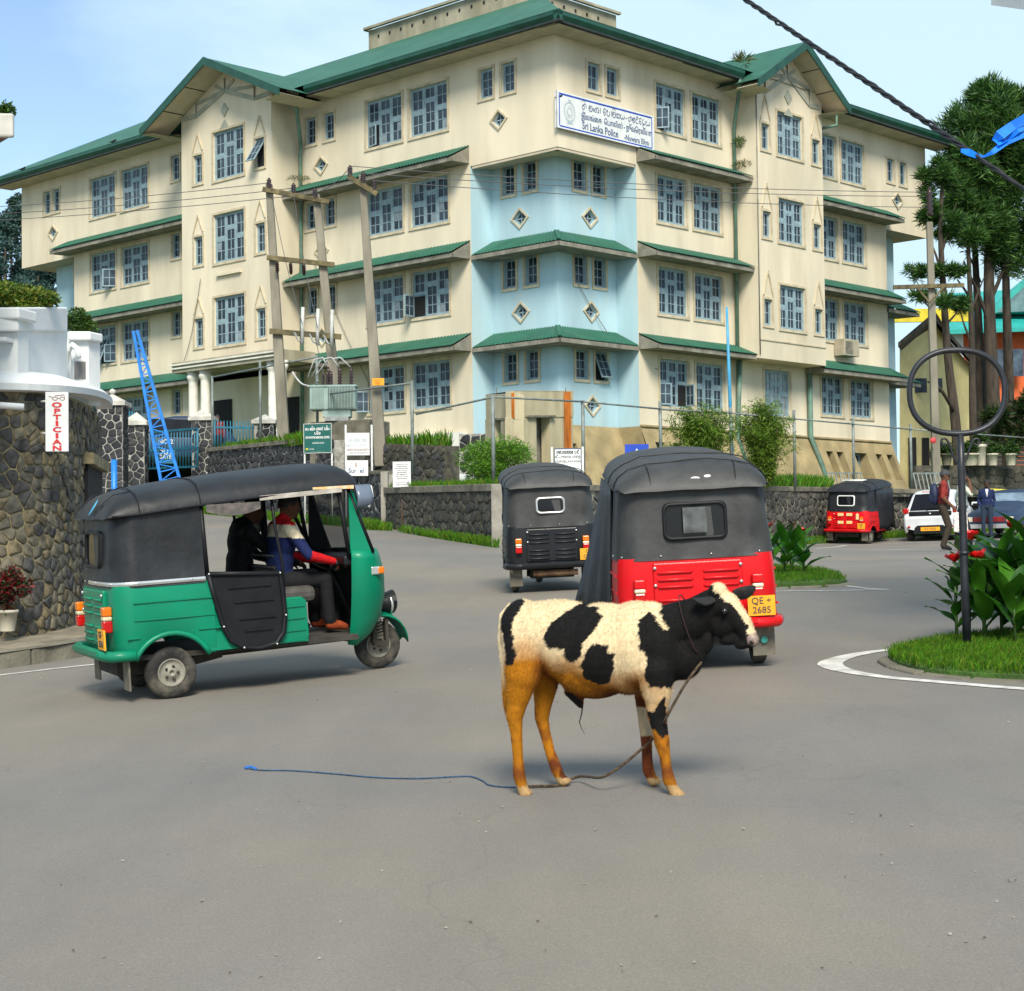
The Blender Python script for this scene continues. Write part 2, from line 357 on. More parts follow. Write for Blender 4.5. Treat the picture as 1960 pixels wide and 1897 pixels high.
M_TANK = mat('weathered_concrete', (0.36, 0.33, 0.24), 0.95, 0.2, 1.0, bump=0.3, bscale=12, dirt=0.75, dscale=0.8, dcol=(0.17, 0.145, 0.08), stretch=(1, 1, 0.35))

POL = thing('police_station', 'large four-storey cream and pale blue corner building with green roof and gables', 'building', (COR.x, COR.y, 3.2))
POLI = Matrix.Translation(Vector((COR.x, COR.y, 3.2))).inverted()
def pbuild(b, name, m, parent=None, bevel=0.0):
    o = b.build(name, m, parent or POL, bevel)
    o.matrix_parent_inverse = POLI if parent is None else Matrix.Identity(4); return o
def ppart(me, name, M, parent=None):
    o = bpy.data.objects.new(name, me); C.objects.link(o); o.parent = parent or POL
    if parent is None: o.matrix_parent_inverse = POLI; o.matrix_basis = M
    else: o.matrix_basis = M
    return o
def facade(P, o, s0, s1, z0, z1, holes, depth=0.2, diamonds=(), tri_top=None, offz=None):
    b = MB(); of = offz or (lambda z: o)
    H = list(holes) + [(c - a, c + a, z - h, z + h) for c, z, a, h in diamonds]
    xs = sorted({s0, s1} | {x for h in H for x in h[:2] if s0 < x < s1}); zs = sorted({z0, z1} | {x for h in H for x in h[2:] if z0 < x < z1})
    for x0, x1 in zip(xs, xs[1:]):
        for y0, y1 in zip(zs, zs[1:]):
            cx, cy = (x0 + x1) / 2, (y0 + y1) / 2
            if any(h[0] < cx < h[1] and h[2] < cy < h[3] for h in H): continue
            b.quad(P(x0, of(y0), y0), P(x1, of(y0), y0), P(x1, of(y1), y1), P(x0, of(y1), y1))
    for a, c, d, e in holes:
        i = lambda z: o - depth
        for (p, q) in (((a, d), (c, d)), ((c, d), (c, e)), ((c, e), (a, e)), ((a, e), (a, d))):
            b.quad(P(p[0], of(p[1]), p[1]), P(q[0], of(q[1]), q[1]), P(q[0], i(0), q[1]), P(p[0], i(0), p[1]))
    for c, z, a, h in diamonds:
        D = [(c - a, z), (c, z - h), (c + a, z), (c, z + h)]; K = [(c - a, z - h), (c + a, z - h), (c + a, z + h), (c - a, z + h)]
        for k, (p, q) in zip(K, ((D[0], D[1]), (D[1], D[2]), (D[2], D[3]), (D[3], D[0]))):
            b.poly([P(k[0], o, k[1]), P(p[0], o, p[1]), P(q[0], o, q[1])])
        for p, q in ((D[0], D[1]), (D[1], D[2]), (D[2], D[3]), (D[3], D[0])):
            b.quad(P(p[0], o, p[1]), P(q[0], o, q[1]), P(q[0], o - 0.14, q[1]), P(p[0], o - 0.14, p[1]))
    return b

# ---- windows: meshes are shared between windows of one size
_wm = {}
def win_meshes(kind, W, H):
    key = (kind, round(W, 2), round(H, 2))
    if key in _wm: return _wm[key]
    f = MB(); panes = []
    def rect(x0, x1, y0, y1, z0, z1): f.box((x0, y0, z0), (x1, y1, z1))
    def sash(x0, x1, y0, y1, nc, nr, st=0.055, z=0.0):
        rect(x0, x0 + st, y0, y1, z - 0.02, z + 0.03); rect(x1 - st, x1, y0, y1, z - 0.02, z + 0.03)
        rect(x0 + st, x1 - st, y0, y0 + st, z - 0.02, z + 0.03); rect(x0 + st, x1 - st, y1 - st, y1, z - 0.02, z + 0.03)
        X0, X1, Y0, Y1 = x0 + st, x1 - st, y0 + st, y1 - st; mt = 0.03
        pw = (X1 - X0 - mt * (nc - 1)) / nc; ph = (Y1 - Y0 - mt * (nr - 1)) / nr
        for k in range(1, nc): xx = X0 + k * (pw + mt); rect(xx - mt, xx, Y0, Y1, z - 0.015, z + 0.018)
        for k in range(1, nr): yy = Y0 + k * (ph + mt); rect(X0, X1, yy - mt, yy, z - 0.012, z + 0.015)
        for i in range(nc):
            for j in range(nr): panes.append((X0 + i * (pw + mt), Y0 + j * (ph + mt), pw, ph, z))
    e = 0.05
    if kind == 'tri':
        rect(0, W, 0, e, -0.05, 0.04); rect(0, W, H - e, H, -0.05, 0.04); rect(0, e, e, H - e, -0.05, 0.04); rect(W - e, W, e, H - e, -0.05, 0.04)
        c = (W - 2 * e) / 3
        for k in (1, 2): rect(e + c * k - 0.03, e + c * k + 0.03, e, H - e, -0.05, 0.038)
        for k in (0, 2):
            x0 = e + c * k + (0.03 if k else 0); x1 = e + c * (k + 1) - (0.03 if k < 2 else 0)
            yb = H * 0.47; rect(x0, x1, yb, yb + 0.11, -0.05, 0.036)
            sash(x0, x1, e, yb, 2, 2); sash(x0, x1, yb + 0.11, H - e, 2, 2)
        x0, x1 = e + c + 0.03, e + 2 * c - 0.03; yb = H * 0.68; rect(x0, x1, yb, yb + 0.09, -0.05, 0.036)
        sash(x0, x1, e, yb, 2, 3); sash(x0, x1, yb + 0.09, H - e, 2, 1)
    elif kind == 'small':
        rect(0, W, 0, e, -0.05, 0.04); rect(0, W, H - e, H, -0.05, 0.04); rect(0, e, e, H - e, -0.05, 0.04); rect(W - e, W, e, H - e, -0.05, 0.04)
        sash(e, W - e, e, H - e, 2, 3 if H > 1.0 else 2, 0.045)
    frm = f.mesh('window_frame', M_FRAME)
    s = MB(); t = 0.10
    s.box((-t, -t, 0.0), (W + t, 0, 0.045)); s.box((-t, 0, 0.0), (0, H, 0.035)); s.box((W, 0, 0.0), (W + t, H, 0.035)); s.box((-t, H, 0.0), (W + t, H + t * 0.9, 0.04))
    sur = s.mesh('surround', M_TAN)
    gl = MB()
    for x, y, pw, ph, z in panes: gl.box((x, y, z - 0.01), (x + pw, y + ph, z))
    glz = [gl.mesh('glazing', m) for m in M_GL]
    pm = {}
    for x, y, pw, ph, z in panes:
        k = (round(pw, 3), round(ph, 3))
        if k not in pm:
            b = MB().box((0, 0, -0.01), (pw, ph, 0)); pm[k] = [b.mesh('pane', m) for m in M_GL]
    _wm[key] = (frm, sur, glz, panes, pm); return _wm[key]
PANES = [0]
wr = random.Random(3)
def window(side, s0, s1, z0, z1, o=0.0, kind='tri', tone=None, split=False, surround=True, open_cells=(), rec=0.12):
    W, H = abs(s1 - s0), z1 - z0
    frm, sur, glz, panes, pm = win_meshes(kind, W, H)
    s_left = max(s0, s1) if side == 'L' else min(s0, s1)
    M = sframe(side, s_left, o - rec, z0)
    ob = ppart(frm, 'window', M)
    if surround:
        ppart(sur, 'surround', Matrix.Translation((0, 0, rec)), ob)
    tone = tone if tone is not None else wr.choice([0, 0, 1])
    if split:
        for i, (x, y, pw, ph, z) in enumerate(panes):
            k = (round(pw, 3), round(ph, 3)); r = wr.random()
            t = tone if r < 0.72 else (2 if r > 0.93 else 1 - min(tone, 1))
            if i in open_cells: t = 3
            ppart(pm[k][t], 'pane', Matrix.Translation((x, y, z)), ob); PANES[0] += 1
    else:
        ppart(glz[tone], 'glazing', Matrix.Identity(4), ob)['kind'] = 'stuff'
    return ob
def open_sash(ob, x, y, w, h, hinge, ang, nc=2, nr=2):
    """a casement standing open on its hinge side ('l', 'r' or 't')"""
    f = MB(); st = 0.05
    f.box((0, 0, -0.02), (st, h, 0.02)); f.box((w - st, 0, -0.02), (w, h, 0.02)); f.box((st, 0, -0.02), (w - st, st, 0.02)); f.box((st, h - st, -0.02), (w - st, h, 0.02))
    for k in range(1, nc): xx = st + (w - 2 * st) * k / nc; f.box((xx - 0.015, st, -0.012), (xx + 0.015, h - st, 0.012))
    for k in range(1, nr): yy = st + (h - 2 * st) * k / nr; f.box((st, yy - 0.015, -0.010), (w - st, yy + 0.015, 0.010))
    f.mi = 1; f.box((st, st, -0.004), (w - st, h - st, 0.004))
    me = f.mesh('open_sash', [M_FRAME, M_GL[1]])
    if hinge == 'l': R = Matrix.Translation((x, y, 0.05)) @ Matrix.Rotation(-ang, 4, 'Y')
    elif hinge == 'r': R = Matrix.Translation((x + w, y, 0.05)) @ Matrix.Rotation(ang, 4, 'Y') @ Matrix.Translation((-w, 0, 0))
    else: R = Matrix.Translation((x, y + h, 0.05)) @ Matrix.Rotation(-ang, 4, 'X') @ Matrix.Translation((0, -h, 0))
    ppart(me, 'open_sash', R, ob)
    v = MB().box((x, y, 0.032), (x + w, y + h, 0.036)).mesh('dark_opening', M_DARKVOID); ppart(v, 'dark_opening', Matrix.Identity(4), ob)
_dm = []
def diamond(side, s, z, o=0.0, a=0.35, h=0.31, tone=0):
    if not _dm:
        fr = MB()
        D = [(-a, 0), (0, -h), (a, 0), (0, h)]; t = 1.28
        for i in range(4):
            p, q = D[i], D[(i + 1) % 4]
            fr.prism([(p[0], p[1], 0), (q[0], q[1], 0), (q[0] * t, q[1] * t, 0), (p[0] * t, p[1] * t, 0)], (0, 0, 0.05))
        t2 = 0.72
        f2 = MB()
        for i in range(4):
            p, q = D[i], D[(i + 1) % 4]
            f2.prism([(p[0] * t2, p[1] * t2, -0.12), (q[0] * t2, q[1] * t2, -0.12), (q[0], q[1], -0.12), (p[0], p[1], -0.12)], (0, 0, 0.05))
        f2.box((-a * t2, -0.02, -0.11), (a * t2, 0.02, -0.085)); f2.box((-0.02, -h * t2, -0.112), (0.02, h * t2, -0.082))
        g = MB().prism([(p[0], p[1], -0.135) for p in D], (0, 0, 0.02))
        _dm.extend([fr.mesh('surround', M_TAN), f2.mesh('window_frame', M_FRAME), g.mesh('pane', M_GL[0])])
    M = sframe(side, s, o, z); ob = ppart(_dm[1], 'diamond_window', M); ppart(_dm[0], 'surround', Matrix.Identity(4), ob); ppart(_dm[2], 'pane', Matrix.Identity(4), ob)

def hood(side, s, z, w, h, o):
    b = MB(); t = 0.07
    A, B, T = Vector((-w / 2, 0, 0)), Vector((w / 2, 0, 0)), Vector((0, h, 0))
    b.bar(A, T, 0.05, t, up=(0, 0, 1)); b.bar(B, T, 0.05, t, up=(0, 0, 1))
    ppart(b.mesh('hood_mould', M_TAN), 'hood_mould', sframe(side, s, o + 0.02, z))

FL = [3.39 * k for k in (0, -1, -2, -3)]           # storey offsets from the top storey down
ZH, ZS = 19.03, 17.22                              # heads and sills of the top storey
# ---------------- left facade, corner part
holes = []; dia = []
for k, d in enumerate(FL):
    holes += [(5.42, 7.45, ZS + d, ZH + d - (0.09 if k else 0)), (7.88, 9.90, ZS + d, ZH + d - (0.09 if k else 0))]
    if k < 3: holes += [(11.78, 12.40, 17.97 + d, 19.03 + d), (12.90, 13.52, 17.97 + d, 19.03 + d)]; dia.append((12.6, 17.03 + d, 0.35, 0.31))
top = [h for h in holes if h[2] > 15.65]; low = [h for h in holes if h[2] < 15.65]
pbuild(facade(PL, 0, 0.0, 13.95, 15.65, 19.62, top + [(2.0, 2.64, 17.97, 19.03), (3.08, 3.75, 17.97, 19.03)], diamonds=[dia[0], (2.8, 17.08, 0.35, 0.31)]), 'wall', M_CREAM)
pbuild(facade(PL, 0, 4.27, 13.95, 4.0, 15.65, low, diamonds=dia[1:]), 'wall', M_CREAM)
op = {}
for k, d in enumerate(FL):
    hh = ZH + d - (0.09 if k else 0)
    op[k, 0] = window('L', 5.42, 7.45, ZS + d, hh, tone=(1, 0, 0, 0)[k], split=True)
    op[k, 1] = window('L', 7.88, 9.90, ZS + d, hh, tone=(1, 1, 1, 0)[k], split=True)
    if k < 3:
        for a, c in ((11.78, 12.40), (12.90, 13.52)): window('L', a, c, 17.97 + d, 19.03 + d, kind='small', tone=0)
        diamond('L', 12.6, 17.03 + d)
for a, c in ((2.0, 2.64), (3.08, 3.75)): window('L', a, c, 17.97, 19.03, kind='small', tone=1)
diamond('L', 2.8, 17.08)
open_sash(op[2, 0], 0.06, 0.06, 0.60, 0.80, 'l', rad(80)); open_sash(op[0, 1], 0.06, 0.06, 0.58, 0.80, 'l', rad(14)); open_sash(op[3, 1], 0.05, 0.06, 0.60, 0.80, 'l', rad(125))
# ---------------- left bay with gable
BO = 1.40; bh = []
for k in range(3):
    d = FL[k]; bh += [(15.72, 17.75, 17.0 + d, 18.98 + d), (14.38, 14.98, 17.08 + d, 18.25 + d), (18.50, 19.10, 17.08 + d, 18.25 + d)]
b = facade(PL, BO, 13.95, 19.95, 9.62, 19.62, bh); b.poly([PL(13.95, BO, 19.62), PL(19.95, BO, 19.62), PL(19.95, BO, 20.18), PL(16.75, BO, 21.55), PL(13.95, BO, 20.35)])
b.quad(PL(13.95, 0, 9.62), PL(13.95, BO, 9.62), PL(13.95, BO, 20.2), PL(13.95, 0, 20.2)); b.quad(PL(19.95, 0, 9.62), PL(19.95, BO, 9.62), PL(19.95, BO, 20.2), PL(19.95, 0, 20.2)); b.quad(PL(13.95, 0, 9.62), PL(19.95, 0, 9.62), PL(19.95, BO, 9.62), PL(13.95, BO, 9.62))
pbuild(b, 'bay_wall', M_CREAM)
for k in range(3):
    d = FL[k]; w_ = window('L', 15.72, 17.75, 17.0 + d, 18.98 + d, o=BO, tone=(1, 0, 0)[k], split=True)
    window('L', 18.50, 19.10, 17.08 + d, 18.25 + d, o=BO, kind='small', tone=0); w2_ = window('L', 14.38, 14.98, 17.08 + d, 18.25 + d, o=BO, kind='small', tone=0)
    hood('L', 14.68, 18.42 + d, 0.66, 0.72, BO); hood('L', 18.80, 18.42 + d, 0.66, 0.72, BO)
    if k == 0: open_sash(w2_, 0.03, 0.03, 0.54, 1.1, 't', rad(32), 2, 3)
b = MB(); b.box((0, 0, 0), (1.6, 0.10, 0.12)); ppart(b.mesh('lamp_tube', M_CREAM), 'sill_light', sframe('L', 17.5, BO, 13.05))
# ---------------- left wing
lh = []
for k, d in enumerate(FL):
    hh = ZH + d - (0.09 if k else 0)
    lh += [(24.42, 26.5, ZS + d, hh), (26.98, 29.02, ZS + d, hh), (22.05, 22.66, 17.97 + d, 19.05 + d)]
pbuild(facade(PL, 0, 19.95, 35.0, 15.65, 19.62, [h for h in lh if h[2] > 15.65] + [(31.6, 32.2, 17.97, 19.03), (32.4, 33.0, 17.97, 19.03)], diamonds=[(32.2, 17.0, 0.35, 0.31)]), 'wall', M_CREAM)
pbuild(facade(PL, 0, 19.95, 30.4, 4.0, 15.65, [h for h in lh if h[2] < 15.65]), 'wall', M_CREAM)
for k, d in enumerate(FL):
    hh = ZH + d - (0.09 if k else 0)
    wa = window('L', 24.42, 26.5, ZS + d, hh, tone=(1, 0, 0, 0)[k]); wb = window('L', 26.98, 29.02, ZS + d, hh, tone=(1, 0, 0, 0)[k])
    window('L', 22.05, 22.66, 17.97 + d, 19.05 + d, kind='small', tone=0)
    if k == 2: open_sash(wb, 0.7, 0.06, 0.64, 1.1, 't', rad(24), 2, 3); open_sash(wb, 1.36, 0.06, 0.62, 0.8, 'r', rad(30))
    if k == 1: open_sash(wb, 1.36, 0.06, 0.62, 0.8, 'r', rad(50))
for a, c in ((31.6, 32.2), (32.4, 33.0)): window('L', a, c, 17.97, 19.03, kind='small', tone=0)
diamond('L', 32.2, 17.0)
b = MB(); b.quad(PL(30.4, 0, 4), PL(30.4, -1.1, 4), PL(30.4, -1.1, 15.65), PL(30.4, 0, 15.65)); b.quad(PL(30.4, -1.1, 4), PL(33.7, -1.1, 4), PL(33.7, -1.1, 15.65), PL(30.4, -1.1, 15.65)); pbuild(b, 'recessed_wall', M_BLUEW)
window('L', 31.2, 31.85, 14.55, 15.6, o=-0.95, kind='small', tone=0); diamond('L', 31.0, 12.3, o=-1.05)
# ---------------- right facade, corner part
rh = []; rs = []
for k, d in enumerate(FL):
    hh = ZH + d - 0.15
    rh += [(5.38, 7.08, ZS + d - 0.08, hh), (7.52, 9.25, ZS + d - 0.08, hh)]
pbuild(facade(PR, 0, 0.0, 10.1, 15.65, 19.62, [h for h in rh if h[2] > 15.6] + [(1.6, 2.26, 17.93, 18.92), (2.62, 3.26, 17.93, 18.92)]), 'wall', M_CREAM)
pbuild(facade(PR, 0, 4.2, 14.6, 6.18, 15.65, [h for h in rh if h[2] < 15.6] + [(11.85, 13.6, 6.95, 8.75)]), 'wall', M_CREAM)
oq = {}
for k, d in enumerate(FL):
    hh = ZH + d - 0.15
    oq[k, 0] = window('R', 5.38, 7.08, ZS + d - 0.08, hh, tone=(1, 0, 0, 0)[k], split=k < 2); oq[k, 1] = window('R', 7.52, 9.25, ZS + d - 0.08, hh, tone=(1, 0, 0, 0)[k], split=k < 2)
window('R', 11.85, 13.6, 6.95, 8.75, tone=2)
for a, c in ((1.6, 2.26), (2.62, 3.26)): window('R', a, c, 17.93, 18.92, kind='small', tone=1)
open_sash(oq[3, 0], 1.10, 0.06, 0.52, 0.80, 'r', rad(75)); open_sash(oq[0, 0], 0.05, 0.05, 0.52, 0.78, 'l', rad(60)); open_sash(oq[3, 0], 0.05, 0.06, 0.5, 0.8, 'l', rad(25))
# ---------------- blue recessed corner, three storeys
T_ = 1.05
for side, P in (('L', PL), ('R', PR)):
    wa, wb = ((2.0, 2.6), (3.06, 3.68)) if side == 'L' else ((1.96, 2.62), (3.0, 3.65))
    hs = []; ds = []
    for k in (1, 2, 3):
        d = FL[k] ; hs += [(wa[0], wa[1], 18.0 + d, 19.08 + d), (wb[0], wb[1], 18.0 + d, 19.08 + d)]; ds.append((2.82, 17.08 + d, 0.35, 0.31))
    if side == 'L': ds = ds[:2]
    b = facade(P, -T_, T_, 4.24, 6.18 if side == 'R' else 4.0, 15.65, hs, diamonds=ds)
    e = 4.27 if side == 'L' else 4.2
    b.quad(P(e, 0.0, 4.0), P(4.24, -T_, 4.0), P(4.24, -T_, 15.65), P(e, 0.0, 15.65))
    pbuild(b, 'corner_wall', M_BLUEW)
    for k in (1, 2, 3):
        d = FL[k]
        for i, (a, c) in enumerate((wa, wb)):
            ww = window(side, a, c, 18.0 + d, 19.08 + d, o=-T_, kind='small', tone=0)
            if side == 'R' and k == 3 and i == 1: open_sash(ww, 0.03, 0.03, c - a - 0.06, 1.0, 't', rad(22), 2, 3)
        if (2.82, 17.08 + d, 0.35, 0.31) in ds: diamond(side, 2.82, 17.08 + d, o=-T_)
b = MB(); b.poly([PL(0, 0, 15.652), PL(4.27, 0, 15.652), PL(4.27, -T_, 15.652), PL(T_, -T_, 15.652), PR(4.2, -T_, 15.652), PR(4.2, 0, 15.652)])
b.bar(PL(0.05, -0.12, 15.60), PL(4.2, -0.12, 15.60), 0.2, 0.10); b.bar(PR(0.05, -0.12, 15.60), PR(4.15, -0.12, 15.60), 0.2, 0.10); pbuild(b, 'overhang_soffit', M_SOFFIT)
# ---------------- right bay with gable
BR = 1.05; bh = []
for k in range(3):
    d = FL[k]; bh += [(11.5, 13.2, 17.0 + d, 18.7 + d), (10.45, 10.98, 17.05 + d, 18.05 + d), (13.86, 14.40, 17.0 + d, 17.98 + d)]
b = facade(PR, BR, 10.1, 14.6, 8.98, 19.62, bh); b.poly([PR(10.1, BR, 19.62), PR(14.6, BR, 19.62), PR(14.6, BR, 19.75), PR(12.25, BR, 21.2), PR(10.1, BR, 19.9)])
b.quad(PR(10.1, 0, 8.98), PR(10.1, BR, 8.98), PR(10.1, BR, 19.9), PR(10.1, 0, 19.9)); b.quad(PR(14.6, 0, 8.98), PR(14.6, BR, 8.98), PR(14.6, BR, 19.7), PR(14.6, 0, 19.7)); b.quad(PR(10.1, 0, 8.98), PR(14.6, 0, 8.98), PR(14.6, BR, 8.98), PR(10.1, BR, 8.98))
pbuild(b, 'bay_wall', M_CREAM)
for k in range(3):
    d = FL[k]; window('R', 11.5, 13.2, 17.0 + d, 18.7 + d, o=BR, tone=(1, 0, 0)[k])
    window('R', 10.45, 10.98, 17.05 + d, 18.05 + d, o=BR, kind='small', tone=0); window('R', 13.86, 14.40, 17.0 + d, 17.98 + d, o=BR, kind='small', tone=0)
    hood('R', 10.72, 18.2 + d, 0.62, 0.95, BR); hood('R', 14.13, 18.13 + d, 0.62, 0.95, BR)
b = MB(); b.bar(PR(10.15, BR + 0.02, 9.7), PR(14.6, BR + 0.02, 9.7), 0.03, 0.05); pbuild(b, 'string_course', M_TAN)
# ---------------- right wing
wh = []
for k, d in enumerate(FL):
    hh = ZH + d - 0.28
    wh += [(15.5, 17.15, ZS + d - 0.2, hh), (17.55, 19.28, ZS + d - 0.2, hh)] if k < 3 else [(15.8, 17.4, 7.16, 8.78), (17.92, 19.6, 7.16, 8.75)]
pbuild(facade(PR, 0, 14.6, 24.3, 15.4, 19.62, [h for h in wh if h[2] > 15.4] + [(21.1, 21.66, 17.5, 18.5), (22.1, 22.66, 17.5, 18.5)], diamonds=[(21.9, 16.75, 0.35, 0.31)]), 'wall', M_CREAM)
pbuild(facade(PR, 0, 14.6, 20.95, 6.18, 15.4, [h for h in wh if h[2] < 15.4]), 'wall', M_CREAM)
for h in wh: window('R', *h, tone=1 if h[2] > 15.4 else 0)
for a, c in ((21.1, 21.66), (22.1, 22.66)): window('R', a, c, 17.5, 18.5, kind='small', tone=0)
diamond('R', 21.9, 16.75)
b = MB(); b.quad(PR(20.95, 0, 4), PR(20.95, -1.1, 4), PR(20.95, -1.1, 15.4), PR(20.95, 0, 15.4)); b.quad(PR(20.95, -1.1, 4), PR(23.3, -1.1, 4), PR(23.3, -1.1, 15.4), PR(20.95, -1.1, 15.4)); pbuild(b, 'recessed_wall', M_BLUEW)
for zz in (14.2, 10.9, 7.5): window('R', 21.6, 22.15, zz, zz + 1.05, o=-0.96, kind='small', tone=1)
b = MB(); b.poly([PR(20.95, 0, 15.4), PR(24.3, 0, 15.4), PR(24.3, -6, 15.4), PR(20.95, -6, 15.4)]); pbuild(b, 'overhang_soffit', M_SOFFIT)
b = MB(); b.poly([PL(30.4, 0, 15.65), PL(35, 0, 15.65), PL(35, -6, 15.65), PL(30.4, -6, 15.65)]); pbuild(b, 'overhang_soffit', M_SOFFIT)
# ---------------- end and back walls
b = MB()
b.quad(PL(35, 0, 15.65), PL(35, -10, 15.65), PL(35, -10, 19.62), PL(35, 0, 19.62)); b.quad(PL(33.7, -1.1, 4), PL(33.7, -10, 4), PL(33.7, -10, 15.65), PL(33.7, -1.1, 15.65)); b.quad(PL(35, -10, 4), PL(10, -10, 4), PL(10, -10, 19.62), PL(35, -10, 19.62))
b.quad(PR(24.3, 0, 15.4), PR(24.3, -10, 15.4), PR(24.3, -10, 19.62), PR(24.3, 0, 19.62)); b.quad(PR(23.3, -1.1, 4), PR(23.3, -10, 4), PR(23.3, -10, 15.4), PR(23.3, -1.1, 15.4)); b.quad(PR(24.3, -10, 4), PR(10, -10, 4), PR(10, -10, 19.62), PR(24.3, -10, 19.62))
pbuild(b, 'end_wall', M_CREAM)
# ---------------- battered plinth of the right facade
slope = lambda z: max(0.0, (6.18 - z) * 0.42) + 0.02
ph = [(4.75, 5.3, 4.6, 5.62), (5.75, 6.3, 4.6, 5.62), (15.7, 16.2, 4.55, 5.65), (16.45, 16.95, 4.55, 5.65), (17.75, 18.7, 3.2, 5.65), (19.4, 19.9, 4.55, 5.65), (20.25, 20.75, 4.55, 5.65)]
b = facade(PR, -0.1, 4.2, 21.0, 2.2, 6.18, ph, depth=0.0, offz=slope)
b.quad(PR(21.0, slope(2.2), 2.2), PR(21.0, -8, 2.2), PR(21.0, -8, 6.18), PR(21.0, slope(6.18), 6.18))
b.bar(PR(4.2, 0.05, 6.2), PR(21.0, 0.05, 6.2), 0.10, 0.07); pbuild(b, 'plinth', M_PLINTH)
for h in ph: window('R', h[0], h[1], h[2], h[3], o=0.0, kind='small', tone=0, surround=False)
s2 = lambda z: -T_ + slope(z)
b = facade(PR, -T_ - 0.1, T_ - 0.2, 4.2, 2.2, 6.18, [(1.1, 1.6, 3.9, 5.5)], depth=0.0, offz=s2); b.quad(PR(4.2, 0.02, 6.18), PR(4.2, -T_, 6.18), PR(4.2, -T_, 2.2), PR(4.2, 1.4, 2.2))
b.quad(PL(T_, -T_, 2.2), PL(4.3, -T_, 2.2), PL(4.3, -T_, 4.0), PL(T_, -T_, 4.0)); pbuild(b, 'plinth', M_PLINTH)
window('R', 1.1, 1.6, 3.9, 5.5, o=-T_, kind='small', tone=0, surround=False)
# ---------------- canopies over the storeys
def corr(b, P, s0, s1, o0, z0, o1, z1, per=0.165, amp=0.022, hip0=0.0, hip1=0.0):
    n = max(4, int(abs(s1 - s0) / per * 4)); rows = [[], []]
    for i in range(n + 1):
        t = i / n; w_ = amp * math.sin(2 * PI * t * abs(s1 - s0) / per)
        rows[0].append(P(s0 + hip0 + (s1 - hip1 - s0 - hip0) * t, o0, z0 + w_)); rows[1].append(P(s0 + (s1 - s0) * t, o1, z1 + w_))
    b.smooth = True; b.grid(rows); b.smooth = False
def canopy(P, s0, s1, zt, zf, o0=0.0, pr=0.92, closed=True, ends=(True, True)):
    b = MB(); corr(b, P, s0, s1, o0, zt, o0 + pr + 0.06, zf); ob = pbuild(b, 'canopy', M_GREENROOF)
    f = MB()
    f.hexa([P(s0, o0 + pr - 0.05, zf - 0.19), P(s1, o0 + pr - 0.05, zf - 0.19), P(s1, o0 + pr, zf - 0.19), P(s0, o0 + pr, zf - 0.19), P(s0, o0 + pr - 0.05, zf - 0.035), P(s1, o0 + pr - 0.05, zf - 0.035), P(s1, o0 + pr, zf - 0.035), P(s0, o0 + pr, zf - 0.035)])
    f.quad(P(s0, o0, zf - 0.16), P(s1, o0, zf - 0.16), P(s1, o0 + pr - 0.05, zf - 0.16), P(s0, o0 + pr - 0.05, zf - 0.16))
    for s_, yes in zip((s0, s1), ends):
        if yes: f.poly([P(s_, o0, zf - 0.16), P(s_, o0 + pr, zf - 0.18), P(s_, o0 + pr, zf - 0.04), P(s_, o0, zt - 0.05)])
    fo = pbuild(f, 'fascia', M_FASCIA, ob); fo.matrix_parent_inverse = Matrix.Identity(4)
    return ob
for zt, zf in ((16.42, 15.92), (12.97, 12.46), (9.62, 9.12)):
    canopy(PL, 4.32, 13.9, zt, zf); canopy(PR, 4.22, 10.05 if zt > 10 else 10.2, zt - 0.08, zf)
    canopy(PL, 20.0, 31.0 if zt > 16 else 30.9, zt, zf); canopy(PR, 14.65, 20.95, zt - 0.22, zf - 0.2)
canopy(PR, 20.9, 23.4, 12.6, 12.0, -1.1, 1.2); canopy(PR, 20.9, 23.4, 9.4, 8.9, -1.1, 1.2)
for zt, zf in ((13.02, 12.42), (9.65, 9.08)):
    b = MB(); corr(b, PL, -0.02, 4.25, -T_, zt, 0.06, zf, hip0=T_); corr(b, PR, -0.02, 4.18, -T_, zt, 0.06, zf, hip0=T_)
    b.hexa([PL(T_ + .12, -T_, zt - .02), PL(-.05, .02, zf - .01), PR(-.05, .02, zf - .01), PR(T_ + .12, -T_, zt - .02), PL(T_ + .12, -T_, zt + .05), PL(-.02, .10, zf + .05), PR(-.02, .10, zf + .05), PR(T_ + .12, -T_, zt + .05)])
    ob = pbuild(b, 'canopy', M_GREENROOF); f = MB()
    for P, e in ((PL, 4.25), (PR, 4.18)):
        f.hexa([P(-0.04, 0.0, zf - 0.18), P(e, 0.0, zf - 0.18), P(e, 0.04, zf - 0.18), P(-0.04, 0.04, zf - 0.18), P(-0.04, 0.0, zf - 0.03), P(e, 0.0, zf - 0.03), P(e, 0.04, zf - 0.03), P(-0.04, 0.04, zf - 0.03)])
        f.quad(P(0, 0, zf - 0.15), P(e, 0, zf - 0.15), P(e, -T_, zf - 0.15), P(T_, -T_, zf - 0.15))
    fo = pbuild(f, 'fascia', M_FASCIA, ob)
